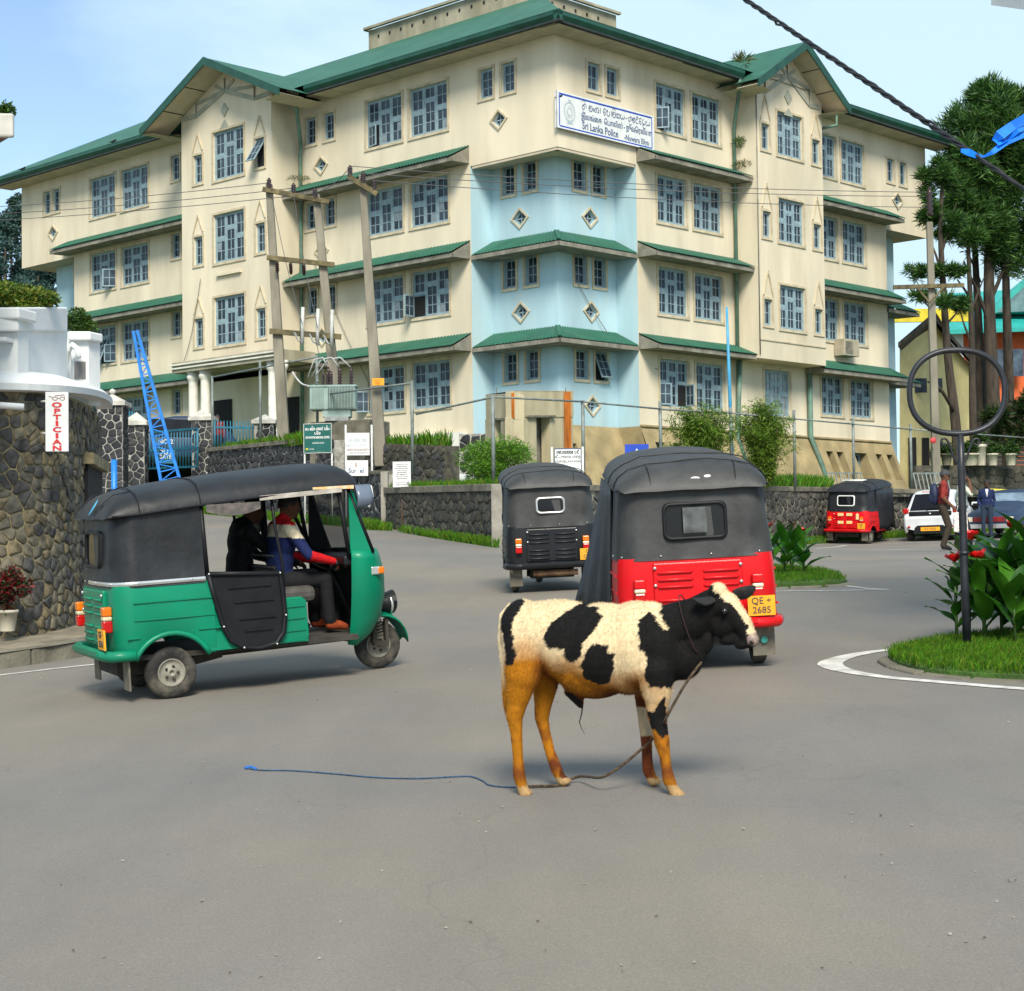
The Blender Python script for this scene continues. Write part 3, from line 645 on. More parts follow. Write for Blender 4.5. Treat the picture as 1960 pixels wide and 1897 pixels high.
# ---------------- main roof, gutters and soffits
EO, EZ, RO, RZ = 1.12, 19.95, -5.0, 23.2
b = MB()
def rib(P, pts, n):  # sheet of standing ribs between two edges
    a0, a1, c0, c1 = pts
    rows = [[], []]
    for i in range(n + 1):
        t = i / n; rows[0].append(Vector(a0).lerp(Vector(a1), t)); rows[1].append(Vector(c0).lerp(Vector(c1), t))
    b.grid(rows)
rib(PL, (PL(-EO, EO, EZ), PL(36.1, EO, EZ), PL(5.2, RO, RZ), PL(30, RO, RZ)), 60)
rib(PR, (PR(-EO, EO, EZ - 0.02), PR(25.4, EO, EZ - 0.14), PR(5.0, RO, 22.5), PR(19.5, RO, 22.4)), 40)
b.poly([PL(36.1, EO, EZ), PL(36.1, -11, EZ), PL(30, RO, RZ)]); b.poly([PL(36.1, -11, EZ), PL(5, -11, EZ), PL(5.2, RO, RZ), PL(30, RO, RZ)])
b.poly([PR(25.4, EO, EZ - .14), PR(25.4, -11, EZ), PR(19.5, RO, 22.4)]); b.poly([PR(25.4, -11, EZ), PR(5, -11, EZ), PR(5.0, RO, 22.5), PR(19.5, RO, 22.4)])
b.poly([PL(5.2, RO, RZ), PR(5.0, RO, 22.5), PL(-EO, EO, EZ)])
ROOF = pbuild(b, 'roof', M_GREENROOF)
def gutter(P, s0, s1, o, z, drop0=0.0, drop1=0.0):
    g = MB(); pr = [(0.0, -0.02), (0.0, -0.14), (-0.10, -0.30), (-0.22, -0.30), (-0.24, 0.0), (-0.05, 0.03)]
    A = [P(s0, o + a, z + c - drop0) for a, c in pr]; B = [P(s1, o + a, z + c - drop1) for a, c in pr]
    g.prism(A, B[0] - A[0]) if abs(drop0 - drop1) < 1e-6 else g.prism(A, B[0] - A[0])
    g.mi = 1; g.bar(P(s0, o - 0.17, z - 0.335 - drop0), P(s1, o - 0.17, z - 0.335 - drop1), 0.22, 0.07)
    return pbuild(g, 'gutter', [M_GUTTER, M_GUTDARK])
gutter(PL, -EO, 12.3, EO, EZ); gutter(PL, 20.9, 36.1, EO, EZ)
gutter(PR, -EO, 9.4, EO, EZ - 0.02, 0, 0.06); gutter(PR, 15.0, 25.4, EO, EZ - 0.09, 0, 0.06)
def soffit(P, s0, s1, o0, o1, z, panels):
    for i in range(panels):
        a = s0 + (s1 - s0) * i / panels; c = s0 + (s1 - s0) * (i + 1) / panels - 0.03
        s_ = MB(); s_.hexa([P(a, o0, z), P(c, o0, z), P(c, o1, z), P(a, o1, z), P(a, o0, z + .02), P(c, o0, z + .02), P(c, o1, z + .02), P(a, o1, z + .02)]); pbuild(s_, 'soffit_panel', M_SOFFIT)
soffit(PL, -0.9, 12.4, 0.0, 0.92, 19.57, 9); soffit(PL, 20.9, 35.9, 0.0, 0.92, 19.57, 10); soffit(PR, -0.9, 9.4, 0.0, 0.92, 19.52, 7); soffit(PR, 15.0, 25.2, 0.0, 0.92, 19.42, 7)
def gable(P, c, hw0, hw1, zt, zf, o1, ob, z_in):
    """gabled bay roof with fascia boards and boarded underside"""
    g = MB(); bk = -3.0
    for e in (c - hw0, c + hw1):
        rows = [[], []]; n = 16
        for i in range(n + 1):
            t = i / n; oo = o1 + (bk - o1) * t; rows[0].append(P(c, oo, zt)); rows[1].append(P(e, oo, zf))
        g.grid(rows)
    r = pbuild(g, 'gable_roof', M_GREENROOF)
    for e in (c - hw0, c + hw1):
        f = MB(); d = 0.30
        f.hexa([P(c, o1 - .06, zt - d), P(e, o1 - .06, zf - d), P(e, o1, zf - d), P(c, o1, zt - d), P(c, o1 - .06, zt + .02), P(e, o1 - .06, zf + .02), P(e, o1 + .02, zf + .02), P(c, o1 + .02, zt + .02)])
        pbuild(f, 'bargeboard', M_GUTTER)
        u = MB(); n = 3
        for i in range(n):
            t0, t1 = i / n, (i + 1) / n - 0.012
            q = lambda t: (c + (e - c) * t, zt + (zf - zt) * t - 0.2)
            (a, za), (k, zk) = q(t0), q(t1); u.quad(P(a, ob - 0.1, za), P(k, ob - 0.1, zk), P(k, o1 - .07, zk), P(a, o1 - .07, za))
        e2 = e - 0.02 if e < c else e + 0.02
        u.quad(P(e, 0.3, zf - 0.2), P(e, o1 - .07, zf - 0.2), P(e + (0.9 if e < c else -0.9), o1 - .07, zf - 0.3), P(e + (0.9 if e < c else -0.9), 0.3, zf - 0.3))
        pbuild(u, 'soffit_panel', M_SOFFIT)
gable(PL, 16.75, 4.75, 4.5, 21.68, 19.55, 2.6, BO, 0); gable(PR, 12.2, 3.2, 3.0, 21.35, 19.3, 2.05, BR, 0)
def gable_trim(P, c, hw, he, za, zl, zt, zd, o):
    """painted timber pattern of a gable: chevron, king post and struts"""
    b = MB(); w_ = 0.17; o += 0.03; A = P(c, o, za)
    for sg in (-1, 1):
        b.bar(A, P(c + sg * hw, o, zl), 0.02, w_, up=ZU); b.bar(P(c + sg * hw, o, zl), P(c + sg * he, o, zl + 0.02), 0.02, w_)
        b.bar(P(c + sg * hw, o, zl), P(c + sg * hw, o, zl + (za - zl) * 0.75), 0.024, w_ * 0.75); b.bar(A, P(c + sg * hw, o, zl + (za - zl) * 0.72), 0.017, w_ * 0.7)
        b.bar(A, P(c + sg * hw * 0.33, o, za + (zt - za) * 0.62), 0.024, w_ * 0.7)
    b.bar(A, P(c, o, zt), 0.026, w_ * 0.75); pbuild(b, 'gable_trim', M_TRIM)
    d = MB(); dp = P(c, o + 0.02, zd) - P(c, o - .03, zd)
    d.prism([P(c - 0.25, o - .03, zd), P(c, o - .03, zd - 0.28), P(c + 0.25, o - .03, zd), P(c, o - .03, zd + 0.28)], dp); pbuild(d, 'plaque', M_TRIM)
    d = MB(); d.prism([P(c - 0.3, o - .03, zd - 0.74), P(c + 0.3, o - .03, zd - 0.74), P(c, o - .03, zd - 0.42)], dp); pbuild(d, 'plaque', M_TRIM)
gable_trim(PL, 16.95, 1.95, 2.95, 20.58, 19.9, 21.1, 19.8, BO); gable_trim(PR, 12.25, 1.5, 2.2, 20.2, 19.3, 20.68, 19.35, BR)
# ---------------- roof tank parapet
b = MB(); S0, S1, TO = 6.6, 15.35, -5.0
A = [PL(S1, TO, 0), PL(S0, TO, 0), PL(3.2, TO - 0.0, 0), PL(3.2, TO - 6, 0), PL(S1, TO - 6, 0)]
A = [PL(S1, TO, 22.6), PL(6.6, TO, 22.6), PL(6.6, TO - 6.0, 22.6), PL(S1, TO - 6, 22.6)]
b.prism(A, (0, 0, 1.42)); ob = pbuild(b, 'roof_tank', M_TANK)
c = MB()
for p, q in ((PL(S1 + .12, TO + .12, 24.08), PL(6.48, TO + .12, 24.08)), (PL(6.48, TO + .12, 24.08), PL(6.48, TO - 6.1, 24.08)), (PL(S1 + .12, TO + .12, 24.08), PL(S1 + .12, TO - 6.1, 24.08))): c.bar(p, q, 0.16, 0.10)
pbuild(c, 'coping', M_TANK, ob)
h = MB()
for i in range(12): h.bar(PL(S1 - 0.6 - i * 0.70, TO + 0.012, 23.66), PL(S1 - 0.6 - i * 0.70 - 0.09, TO + 0.012, 23.66), 0.03, 0.12)
for i in range(7): h.bar(PL(6.588, TO - 0.6 - i * 0.7, 23.66), PL(6.588, TO - 0.69 - i * 0.7, 23.66), 0.03, 0.12, up=ZU)
pbuild(h, 'weep_hole', M_DARKVOID, ob)
# ---------------- downpipes
M_PIPE = mat('green_pipe', (0.10, 0.20, 0.15), 0.6, 0.2, 2, dirt=0.4, dcol=(0.25, 0.24, 0.18))
def pipe(pts, r=0.075): return pbuild(MB().tube(pts, r, 8), 'downpipe', M_PIPE)
pipe([PL(12.9, 1.0, 19.6), PL(12.9, 1.0, 19.3), PL(13.6, 0.2, 18.0), PL(13.7, 0.15, 17.6), PL(13.7, 0.15, 4.5)])
pipe([PR(9.2, 1.0, 19.5), PR(9.2, 1.0, 19.2), PR(9.95, 0.15, 17.9), PR(9.95, 0.15, 6.0)]); pipe([PR(14.75, 0.16, 9.0), PR(14.75, 0.16, 6.2), PR(14.9, 0.5, 5.2), PR(15.0, 1.3, 2.9)], 0.11)
pipe([PL(20.6, 0.9, 19.6), PL(20.6, 0.5, 19.2), PL(20.1, 0.2, 19.15)], 0.06); pipe([PR(15.9, 0.9, 19.4), PR(15.9, 0.9, 18.9), PR(14.75, 0.25, 18.55)], 0.06); pipe([PR(9.9, 0.3, 9.0), PR(9.9, 0.12, 6.0), PR(9.9, 0.6, 4.8)], 0.09)
b = MB().tube([PR(10.13, BR + 0.03, 19.6), PR(10.13, BR + 0.03, 9.1)], 0.025, 6); pbuild(b, 'cable', M_FASCIA)
# ---------------- porch under the left bay, ground floor details
M_COL = mat('white_column', (0.70, 0.68, 0.60), 0.7, 0.08, 2, dirt=0.2, dcol=(0.35, 0.31, 0.33))
PO = 3.1
b = MB(); zz = 9.05
b.hexa([PL(11.6, BO - .2, zz), PL(18.3, BO - .2, zz), PL(18.3, PO, zz), PL(11.6, PO, zz), PL(11.6, BO - .2, zz + .42), PL(18.3, BO - .2, zz + .42), PL(18.3, PO, zz + .42), PL(11.6, PO, zz + .42)]); ob = pbuild(b, 'porch_slab', M_TANK)
c = MB()
for zz2, ex in ((9.36, 0.10), (9.22, 0.06)): c.bar(PL(11.5, PO + ex / 2, zz2), PL(18.4, PO + ex / 2, zz2), ex, 0.06)
pbuild(c, 'cornice', M_COL, ob)
for s_ in (17.35, 16.55, 12.25, 11.85 - .1):
    col = MB(); col.lathe([(0.26, 5.0), (0.26, 5.15), (0.20, 5.2), (0.19, 8.6), (0.2, 8.7), (0.26, 8.78), (0.26, 8.9), (0.22, 8.92), (0.28, 9.05)], 16, Matrix.Translation(PL(s_, PO - 0.35, 0))); pbuild(col, 'porch_column', M_COL)
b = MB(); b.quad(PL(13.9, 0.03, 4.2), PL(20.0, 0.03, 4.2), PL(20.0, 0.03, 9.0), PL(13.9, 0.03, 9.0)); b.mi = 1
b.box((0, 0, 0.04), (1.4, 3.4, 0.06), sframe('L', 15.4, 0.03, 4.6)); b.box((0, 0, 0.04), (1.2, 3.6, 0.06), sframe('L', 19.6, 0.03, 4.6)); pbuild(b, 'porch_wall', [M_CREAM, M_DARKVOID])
# garage ramp slab under the left facade
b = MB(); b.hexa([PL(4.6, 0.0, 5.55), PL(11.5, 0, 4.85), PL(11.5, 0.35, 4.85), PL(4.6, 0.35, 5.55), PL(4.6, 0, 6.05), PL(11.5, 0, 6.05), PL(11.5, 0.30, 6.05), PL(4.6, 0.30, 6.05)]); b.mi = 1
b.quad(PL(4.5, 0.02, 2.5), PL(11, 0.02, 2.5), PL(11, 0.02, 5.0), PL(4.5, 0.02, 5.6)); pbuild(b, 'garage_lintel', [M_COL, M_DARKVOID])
print('panes', PANES[0])
# ================================================================== STONE WALLS
def vor_cells(u0, u1, v0, v1, size, rng, jit=0.42, asp=1.0):
    """voronoi cells (list of polygons) of jittered seeds in a rectangle"""
    su, sv = size * asp, size; nu = max(1, round((u1 - u0) / su)); nv = max(1, round((v1 - v0) / sv)); du, dv = (u1 - u0) / nu, (v1 - v0) / nv
    S = {}
    for j in range(-2, nv + 2):
        for i in range(-2, nu + 2):
            S[i, j] = Vector((u0 + (i + 0.5 + (0.5 if j % 2 else 0) * 0.6 + rng.uniform(-jit, jit)) * du, v0 + (j + 0.5 + rng.uniform(-jit, jit)) * dv))
    out = []
    for j in range(nv):
        for i in range(nu):
            p = S[i, j]; poly = [Vector((u0, v0)), Vector((u1, v0)), Vector((u1, v1)), Vector((u0, v1))]
            for a in range(-2, 3):
                for c in range(-2, 3):
                    if (a or c) and (i + a, j + c) in S:
                        q = S[i + a, j + c]; mid = (p + q) / 2; n = q - p; new = []
                        for k in range(len(poly)):
                            x, y = poly[k], poly[(k + 1) % len(poly)]; dx, dy = (x - mid).dot(n), (y - mid).dot(n)
                            if dx <= 0: new.append(x)
                            if (dx < 0 < dy) or (dy < 0 < dx): new.append(x + (y - x) * (dx / (dx - dy)))
                        poly = new
                        if len(poly) < 3: break
                if len(poly) < 3: break
            if len(poly) >= 3: out.append(poly)
    return out
def shrink(poly, d):
    c = sum(poly, Vector((0, 0))) / len(poly); r = sum((p - c).length for p in poly) / len(poly)
    if r < d * 1.6: return None, c
    k = 1 - d / r
    P = [c + (p - c) * k for p in poly]; Q = []
    for a, b in zip(P, P[1:] + P[:1]): Q += [a.lerp(b, 0.10), a.lerp(b, 0.90)]
    return Q, c
def stones(parent, S, cells, mortar, proud, mats, rng, limit=300, name='stone', PI_=None):
    """each cell a proud stone of its own on the surface S(u, v, n)"""
    extra = MB(); n = 0
    for poly in cells:
        Q, c = shrink(poly, mortar)
        if not Q: continue
        d = proud * rng.uniform(0.5, 1.25); b = MB() if n < limit else extra; b.mi = 0 if n < limit else rng.randrange(len(mats))
        org = S(c.x, c.y, 0) if n < limit else Vector((0, 0, 0))
        ang = rng.uniform(-0.10, 0.10), rng.uniform(-0.10, 0.10)
        i0 = [b._p(S(p.x, p.y, -0.02) - org) for p in Q]
        i1 = [b._p(S(p.x, p.y, d * 0.7 + (p.x - c.x) * ang[0] + (p.y - c.y) * ang[1]) - org) for p in Q]
        Q2 = [c + (p - c) * 0.84 for p in Q]
        i2 = [b._p(S(p.x, p.y, d + (p.x - c.x) * ang[0] + (p.y - c.y) * ang[1] + rng.uniform(-.15, .15) * d) - org) for p in Q2]; m = len(Q)
        b.smooth = True
        for k in range(m):
            b.face([i0[k], i0[(k + 1) % m], i1[(k + 1) % m], i1[k]]); b.face([i1[k], i1[(k + 1) % m], i2[(k + 1) % m], i2[k]])
        b.face(i2)
        if n < limit:
            o = b.build(name, rng.choice(mats), parent)
            o.location = org
            if PI_ is not None: o.matrix_parent_inverse = PI_
        n += 1
    if extra.f:
        o = extra.build('far_stones', list(mats), parent); o['kind'] = 'stuff'
        if PI_ is not None: o.matrix_parent_inverse = PI_
def rough_stone(name, col, var=0.35): return mat(name, col, 0.88, var, 9, bump=0.7, bscale=22, dirt=0.35, dscale=6, dcol=tuple(c * 0.45 for c in col))
M_DK = [rough_stone('dark_stone_a', (0.035, 0.038, 0.042)), rough_stone('dark_stone_b', (0.055, 0.055, 0.055)), rough_stone('dark_stone_c', (0.022, 0.024, 0.028))]
M_GY = [rough_stone('grey_stone_a', (0.085, 0.080, 0.068)), rough_stone('grey_stone_b', (0.060, 0.058, 0.052)), rough_stone('grey_stone_c', (0.11, 0.10, 0.08))]
M_MOSS = [rough_stone('mossy_stone_a', (0.062, 0.056, 0.038)), rough_stone('mossy_stone_b', (0.045, 0.043, 0.032)), rough_stone('mossy_stone_c', (0.085, 0.078, 0.058))]
M_MORT_L = mat('pale_mortar', (0.36, 0.35, 0.31), 0.95, 0.25, 8, bump=0.4)
M_MORT_G = mat('grey_mortar', (0.30, 0.28, 0.21), 0.95, 0.25, 5, bump=0.5, dirt=0.5, dcol=(0.10, 0.09, 0.06))
M_MORT_D = mat('dark_mortar', (0.085, 0.078, 0.058), 0.95, 0.3, 4, bump=0.5)
M_COPE = mat('coping_concrete', (0.17, 0.155, 0.115), 0.95, 0.25, 2.5, bump=0.5, bscale=18, dirt=0.6, dcol=(0.08, 0.072, 0.048))
wrng = random.Random(11)
def wall_run(parent, a, b, top_a, top_b, thick, size, mortar, proud, mats, mm, limit, PI_, cope=None, base_drop=0.25, asp=1.25, vis=(0, 1), base=None):
    """straight wall from a to b (x, y); tops are heights; stones on the face towards the camera"""
    a, b = Vector(a), Vector(b); Ln = (b - a).length; d = (b - a) / Ln; n = Vector((d.y, -d.x))
    if n.y > 0: n = -n
    zb = base or (lambda t: gz(*(a + d * (t * Ln))) - base_drop); zt = lambda t: top_a + (top_b - top_a) * t
    core = MB(); K = 12
    for f0 in (0.0, -thick):
        rows = [[Vector((*(a + d * (Ln * i / K) + n * f0), zb(i / K))) for i in range(K + 1)], [Vector((*(a + d * (Ln * i / K) + n * f0), zt(i / K))) for i in range(K + 1)]]
        core.grid(rows)
    core.grid([[Vector((*(a + d * (Ln * i / K)), zt(i / K))) for i in range(K + 1)], [Vector((*(a + d * (Ln * i / K) - n * thick), zt(i / K))) for i in range(K + 1)]])
    for t in (0, 1):
        p = a + d * (Ln * t); core.quad(Vector((*p, zb(t))), Vector((*(p - n * thick), zb(t))), Vector((*(p - n * thick), zt(t))), Vector((*p, zt(t))))
    o = core.build('wall_core', mm, parent); o.matrix_parent_inverse = PI_
    H = max(zt(t) - zb(t) for t in (0, 0.5, 1))
    def S(u, v, q):
        t = u / Ln; z = zb(t) + (zt(t) - zb(t)) * v / H; p = a + d * u + n * q; return Vector((p.x, p.y, z))
    cells = vor_cells(Ln * vis[0], Ln * vis[1], 0, H, size, wrng, asp=asp)
    stones(parent, S, cells, mortar, proud, mats, wrng, limit, PI_=PI_)
    if cope:
        ch, ov = cope; nseg = max(1, int(Ln / 1.6)); 
        for i in range(nseg):
            t0, t1 = i / nseg, (i + 1) / nseg - 0.012 / Ln * 1.5; c = MB(); P = []
            for z_ in (0, ch):
                for t, off in ((t0, ov), (t1, ov), (t1, -thick - ov), (t0, -thick - ov)):
                    p = a + d * (Ln * t) + n * off; P.append(Vector((p.x, p.y, zt(t) + z_)))
            c.hexa(P); o = c.build('coping_stone', M_COPE, parent, 0.015); o.matrix_parent_inverse = PI_
def wthing(name, label, p): 
    t = thing(name, label, 'wall', p); return t, Matrix.Translation(Vector(p)).inverted()
A3, B3 = at(738, 945, 44), at(968, 940, 36); C3, D3, E3 = at(1465, 940, 48), at(1600, 942, 52), at(2010, 950, 57)
t, I_ = wthing('retaining_wall', 'dark mossy stone retaining wall with concrete coping behind the black three-wheeler', (B3.x, B3.y, gz(B3.x, B3.y)))
wall_run(t, A3.xy, B3.xy, A3.z, B3.z, 0.35, 0.22, 0.012, 0.03, M_MOSS, M_MORT_D, 300, I_, cope=(0.16, 0.06))
b = MB(); dd = (B3 - A3).xy.normalized(); nn = Vector((dd.y, -dd.x)); nn = nn if nn.y < 0 else -nn
b.hexa([Vector((B3.x - .3, B3.y - .14, gz(B3.x, B3.y) - .3)), Vector((B3.x + .25, B3.y - .14, gz(B3.x, B3.y) - .3)), Vector((B3.x + .25, B3.y + .5, gz(B3.x, B3.y) - .3)), Vector((B3.x - .3, B3.y + .5, gz(B3.x, B3.y) - .3)),
        Vector((B3.x - .3, B3.y - .14, B3.z + .14)), Vector((B3.x + .25, B3.y - .14, B3.z + .14)), Vector((B3.x + .25, B3.y + .5, B3.z + .14)), Vector((B3.x - .3, B3.y + .5, B3.z + .14))])
o = b.build('end_pier', M_CONC, t, 0.02); o.matrix_parent_inverse = I_
t, I_ = wthing('retaining_wall', 'grey stone retaining wall with pale mortar behind the parked vehicles', (D3.x, D3.y, gz(D3.x, D3.y)))
wall_run(t, (B3.x + .2, B3.y + .1), C3.xy, B3.z, C3.z, 0.35, 0.30, 0.03, 0.035, M_GY, M_MORT_G, 40, I_, cope=(0.14, 0.06))
wall_run(t, C3.xy, D3.xy, C3.z, D3.z, 0.35, 0.22, 0.026, 0.035, M_GY, M_MORT_G, 110, I_, cope=(0.14, 0.06))
wall_run(t, D3.xy, E3.xy, D3.z, E3.z, 0.35, 0.27, 0.026, 0.03, M_GY, M_MORT_G, 150, I_, cope=(0.14, 0.06))
# wall with white veins along the side street, dark wall above it and the transformer pedestal
V0, V1, V2, V3 = at(391, 866, 58), at(640, 842, 49.5), at(640, 906, 48.5), at(737, 908, 44.3)
t, I_ = wthing('boundary_wall', 'black stone boundary wall with white veined mortar beside the blue gate', (V1.x, V1.y, gz(V1.x, V1.y)))
wall_run(t, V0.xy, V1.xy, V0.z, V1.z, 0.4, 0.26, 0.022, 0.03, M_DK, M_MORT_L, 260, I_, cope=(0.13, 0.08), asp=1.05)
t, I_ = wthing('low_wall', 'low black stone wall with thick white mortar behind the sign posts', (V3.x, V3.y, gz(V3.x, V3.y)))
wall_run(t, V2.xy, V3.xy, V2.z, V3.z, 0.4, 0.33, 0.026, 0.03, M_DK, M_MORT_L, 120, I_, cope=(0.09, 0.05), asp=0.8)
b = MB(); P = at(736, 945, 44.1); b.box((-.09, -.09, -0.9), (.09, .3, 0.55), Matrix.Translation(P)); o = b.build('end_pier', M_CONC, t, 0.01); o.matrix_parent_inverse = I_
W0, W1 = at(640, 846, 50), at(852, 853, 46.5)
t, I_ = wthing('upper_wall', 'dark weathered stone wall ending in a slanted edge above the notice board', (W1.x, W1.y, gz(W1.x, W1.y)))
wall_run(t, W0.xy, W1.xy, W0.z, W1.z, 0.5, 0.24, 0.010, 0.025, M_MOSS + [M_DK[1]], M_MORT_D, 260, I_, base=lambda t: 2.6, vis=(0.3, 1.0))
b = MB(); P0 = at(851, 853, 46.5); P1 = at(868, 915, 46.5); dirw = (W1 - W0).normalized()
b.prism([P0, P1, Vector((P1.x, P1.y, 2.4)), Vector((P0.x, P0.y, 2.4))], Vector((0.15, 0.5, 0))); o = b.build('slanted_end', M_MOSS[0], t); o.matrix_parent_inverse = I_
PD = at(650, 802, 50.3); b = MB(); q = at(592, 810, 50.6); r = at(707, 802, 49.6)
b.hexa([Vector((q.x, q.y, 2.6)), Vector((r.x, r.y, 2.6)), Vector((r.x + .5, r.y + 1.2, 2.6)), Vector((q.x + .5, q.y + 1.2, 2.6)), Vector((q.x, q.y, r.z)), Vector((r.x, r.y, r.z)), Vector((r.x + .5, r.y + 1.2, r.z)), Vector((q.x + .5, q.y + 1.2, r.z))])
o = b.build('transformer_plinth', M_COPE, None, 0.03); tag(o, 'weathered brown concrete block under the grey-green transformer', 'plinth')
PEDZ = r.z
# terrace of earth and grass behind the walls
M_GRASS = mat('grass_ground', (0.045, 0.105, 0.012), 0.95, 0.35, 3, bump=0.8, bscale=30, col2=(0.03, 0.055, 0.01))
b = MB()
tz = 0.12
rows_f = [Vector((A3.x, A3.y + .3, A3.z - tz)), Vector((B3.x, B3.y + .4, B3.z - tz)), Vector((C3.x, C3.y + .4, C3.z - tz)), Vector((D3.x, D3.y + .4, D3.z - tz)), Vector((E3.x + 12, E3.y + 2, E3.z - tz))]
rows_b = [Vector((-3.2, 54, 3.05)), Vector((2.4, 58.5, 3.3)), PR(9, 1.8, 3.3), PR(16, 1.9, 3.3), PR(34, 4, 3.6)]
b.grid([rows_f, [x.lerp(y, .5) + Vector((0, 0, .12)) for x, y in zip(rows_f, rows_b)], rows_b]); struct(b.build('terrace', M_GRASS))
b = MB(); b.poly([Vector((V0.x - 6, V0.y + .6, V0.z - .1)), Vector((V0.x, V0.y + .4, V0.z - .1)), Vector((V1.x, V1.y + .4, V1.z - .1)), Vector((q.x + 4, q.y + 1.5, V1.z - .1)), Vector((-3.2, 56, 4.6)), PL(6, 0, 4.6), PL(34, 0, 4.8), PL(34, 12, 4.6)]); struct(b.build('forecourt', M_GRASS))

# ================================================================== GATE AND PILLARS
M_GATE = mat('blue_gate_paint', (0.02, 0.16, 0.24), 0.5, 0.15, 6)
M_BLUE = mat('bright_blue_paint', (0.01, 0.19, 0.62), 0.45, 0.12, 5)
M_CAP = mat('pillar_cap_plaster', (0.52, 0.50, 0.45), 0.9, 0.12, 4, dirt=0.35, dcol=(0.30, 0.28, 0.22))
def pillar(px, d, w, ytop, ycap, ytip, label, ball=False):
    c = at(px, 880, d); wid = w * d / FPX; base = gz(c.x, c.y) - 0.1; zt = at(px, ytop, d).z; tip = at(px, ytip, d).z
    t = thing('gate_pillar', label, 'pillar', (c.x, c.y, base), 'stone gate pillars'); I = Matrix.Translation((c.x, c.y, base)).inverted(); H = zt - base; h = wid / 2
    b = MB().box((-h, -h, 0), (h, h, H)); b.build('wall_core', M_MORT_L, t)
    for (ux, uy) in ((1, 0), (0, 1)):
        if (ux, uy) == (0, 1): S = lambda u, v, q: Vector((h + q, u - h, v))
        else: S = lambda u, v, q: Vector((u - h, -h - q, v))
        stones(t, S, vor_cells(0, wid, 0, H, 0.21, wrng, asp=1.1), 0.02, 0.025, M_DK, wrng, 80)
    c2 = MB(); e = h + 0.09; cz = H + 0.12
    c2.box((-e, -e, H), (e, e, cz)); T = (0, 0, tip - base)
    for i, j in ((0, 1), (1, 2), (2, 3), (3, 0)):
        K = [(-e + .03, -e + .03, cz), (e - .03, -e + .03, cz), (e - .03, e - .03, cz), (-e + .03, e - .03, cz)]; c2.poly([K[i], K[j], T])
    if ball: c2.lathe([(0.01, -.09), (.08, -.05), (.10, 0), (.08, .05), (.01, .09)], 10, Matrix.Translation((0, 0, tip - base + .06)))
    c2.build('pillar_cap', M_CAP, t)
pillar(216, 50, 48, 778, 0, 754, 'tall dark stone gate pillar topped by a white pyramid with a ball', True)
pillar(262, 53, 36, 815, 0, 789, 'shorter dark stone gate pillar standing left of the blue gate')
pillar(390, 58, 40, 806, 0, 782, 'dark stone gate pillar between the blue gate and the railing')
pillar(508, 57, 36, 812, 0, 793, 'dark stone gate pillar right of the railing, behind the utility pole')
def railing(name, label, cat, x0, x1, d0, d1, yt0, yt1, yb0, yb1, n, spike=0.0, mid=None, posts=True):
    A, B = at(x0, yt0, d0), at(x1, yt1, d1); A2, B2 = at(x0, yb0, d0), at(x1, yb1, d1); org = Vector((A2.x, A2.y, A2.z)); t = thing(name, label, cat, org); r = 0.014 * d0 / 36
    MB().bar(A - org, B - org, 0.05, 0.06).build('rail', M_GATE, t); MB().bar(A2 - org, B2 - org, 0.05, 0.06).build('rail', M_GATE, t)
    if mid: MB().bar(A.lerp(A2, mid) - org, B.lerp(B2, mid) - org, 0.05, 0.07).build('rail', M_GATE, t)
    me = None
    for i in range(n + 1):
        f = i / n; p, q = A2.lerp(B2, f), A.lerp(B, f) + Vector((0, 0, spike)); w_ = 0.07 if (posts and i in (0, n)) else 0.028
        MB().tube([p - org, q - org], w_ / 2 + .004, 6).build('post' if w_ > .05 else 'bar', M_GATE, t)
    return t, org
gt, go = railing('blue_gate', 'closed blue steel bar gate with white lettering between stone pillars', 'gate', 281, 378, 54.5, 57, 828, 820, 897, 893, 17, 0.0, 0.5)
M_LETTER_W = mat('white_lettering', (0.75, 0.75, 0.72), 0.7, 0.05, 6)
b = MB(); P = at(316, 862, 55.3); b.box((-.32, -.03, -.42), (.32, -.01, .0)); o = b.build('gate_plate', M_GATE, gt); o.location = P - go
lettering('NO 2', 0.2, gt, frame_on(at(317, 846, 55.2) - go, (1, .2, 0), (0, 0, 1), 0.04), M_LETTER_W); lettering('OUT', 0.22, gt, frame_on(at(316, 866, 55.2) - go, (1, .2, 0), (0, 0, 1), 0.05), M_LETTER_W); lettering('GATE', 0.16, gt, frame_on(at(316, 875, 55.2) - go, (1, .2, 0), (0, 0, 1), 0.05), M_LETTER_W)
railing('blue_railing', 'short blue spiked railing between two stone pillars by the porch', 'railing', 411, 496, 57.6, 57, 818, 819, 866, 852, 14, 0.22)
railing('blue_railing', 'sliver of blue spiked railing behind the tall stone pillar', 'railing', 239, 262, 54, 54, 800, 806, 850, 850, 5, 0.25)
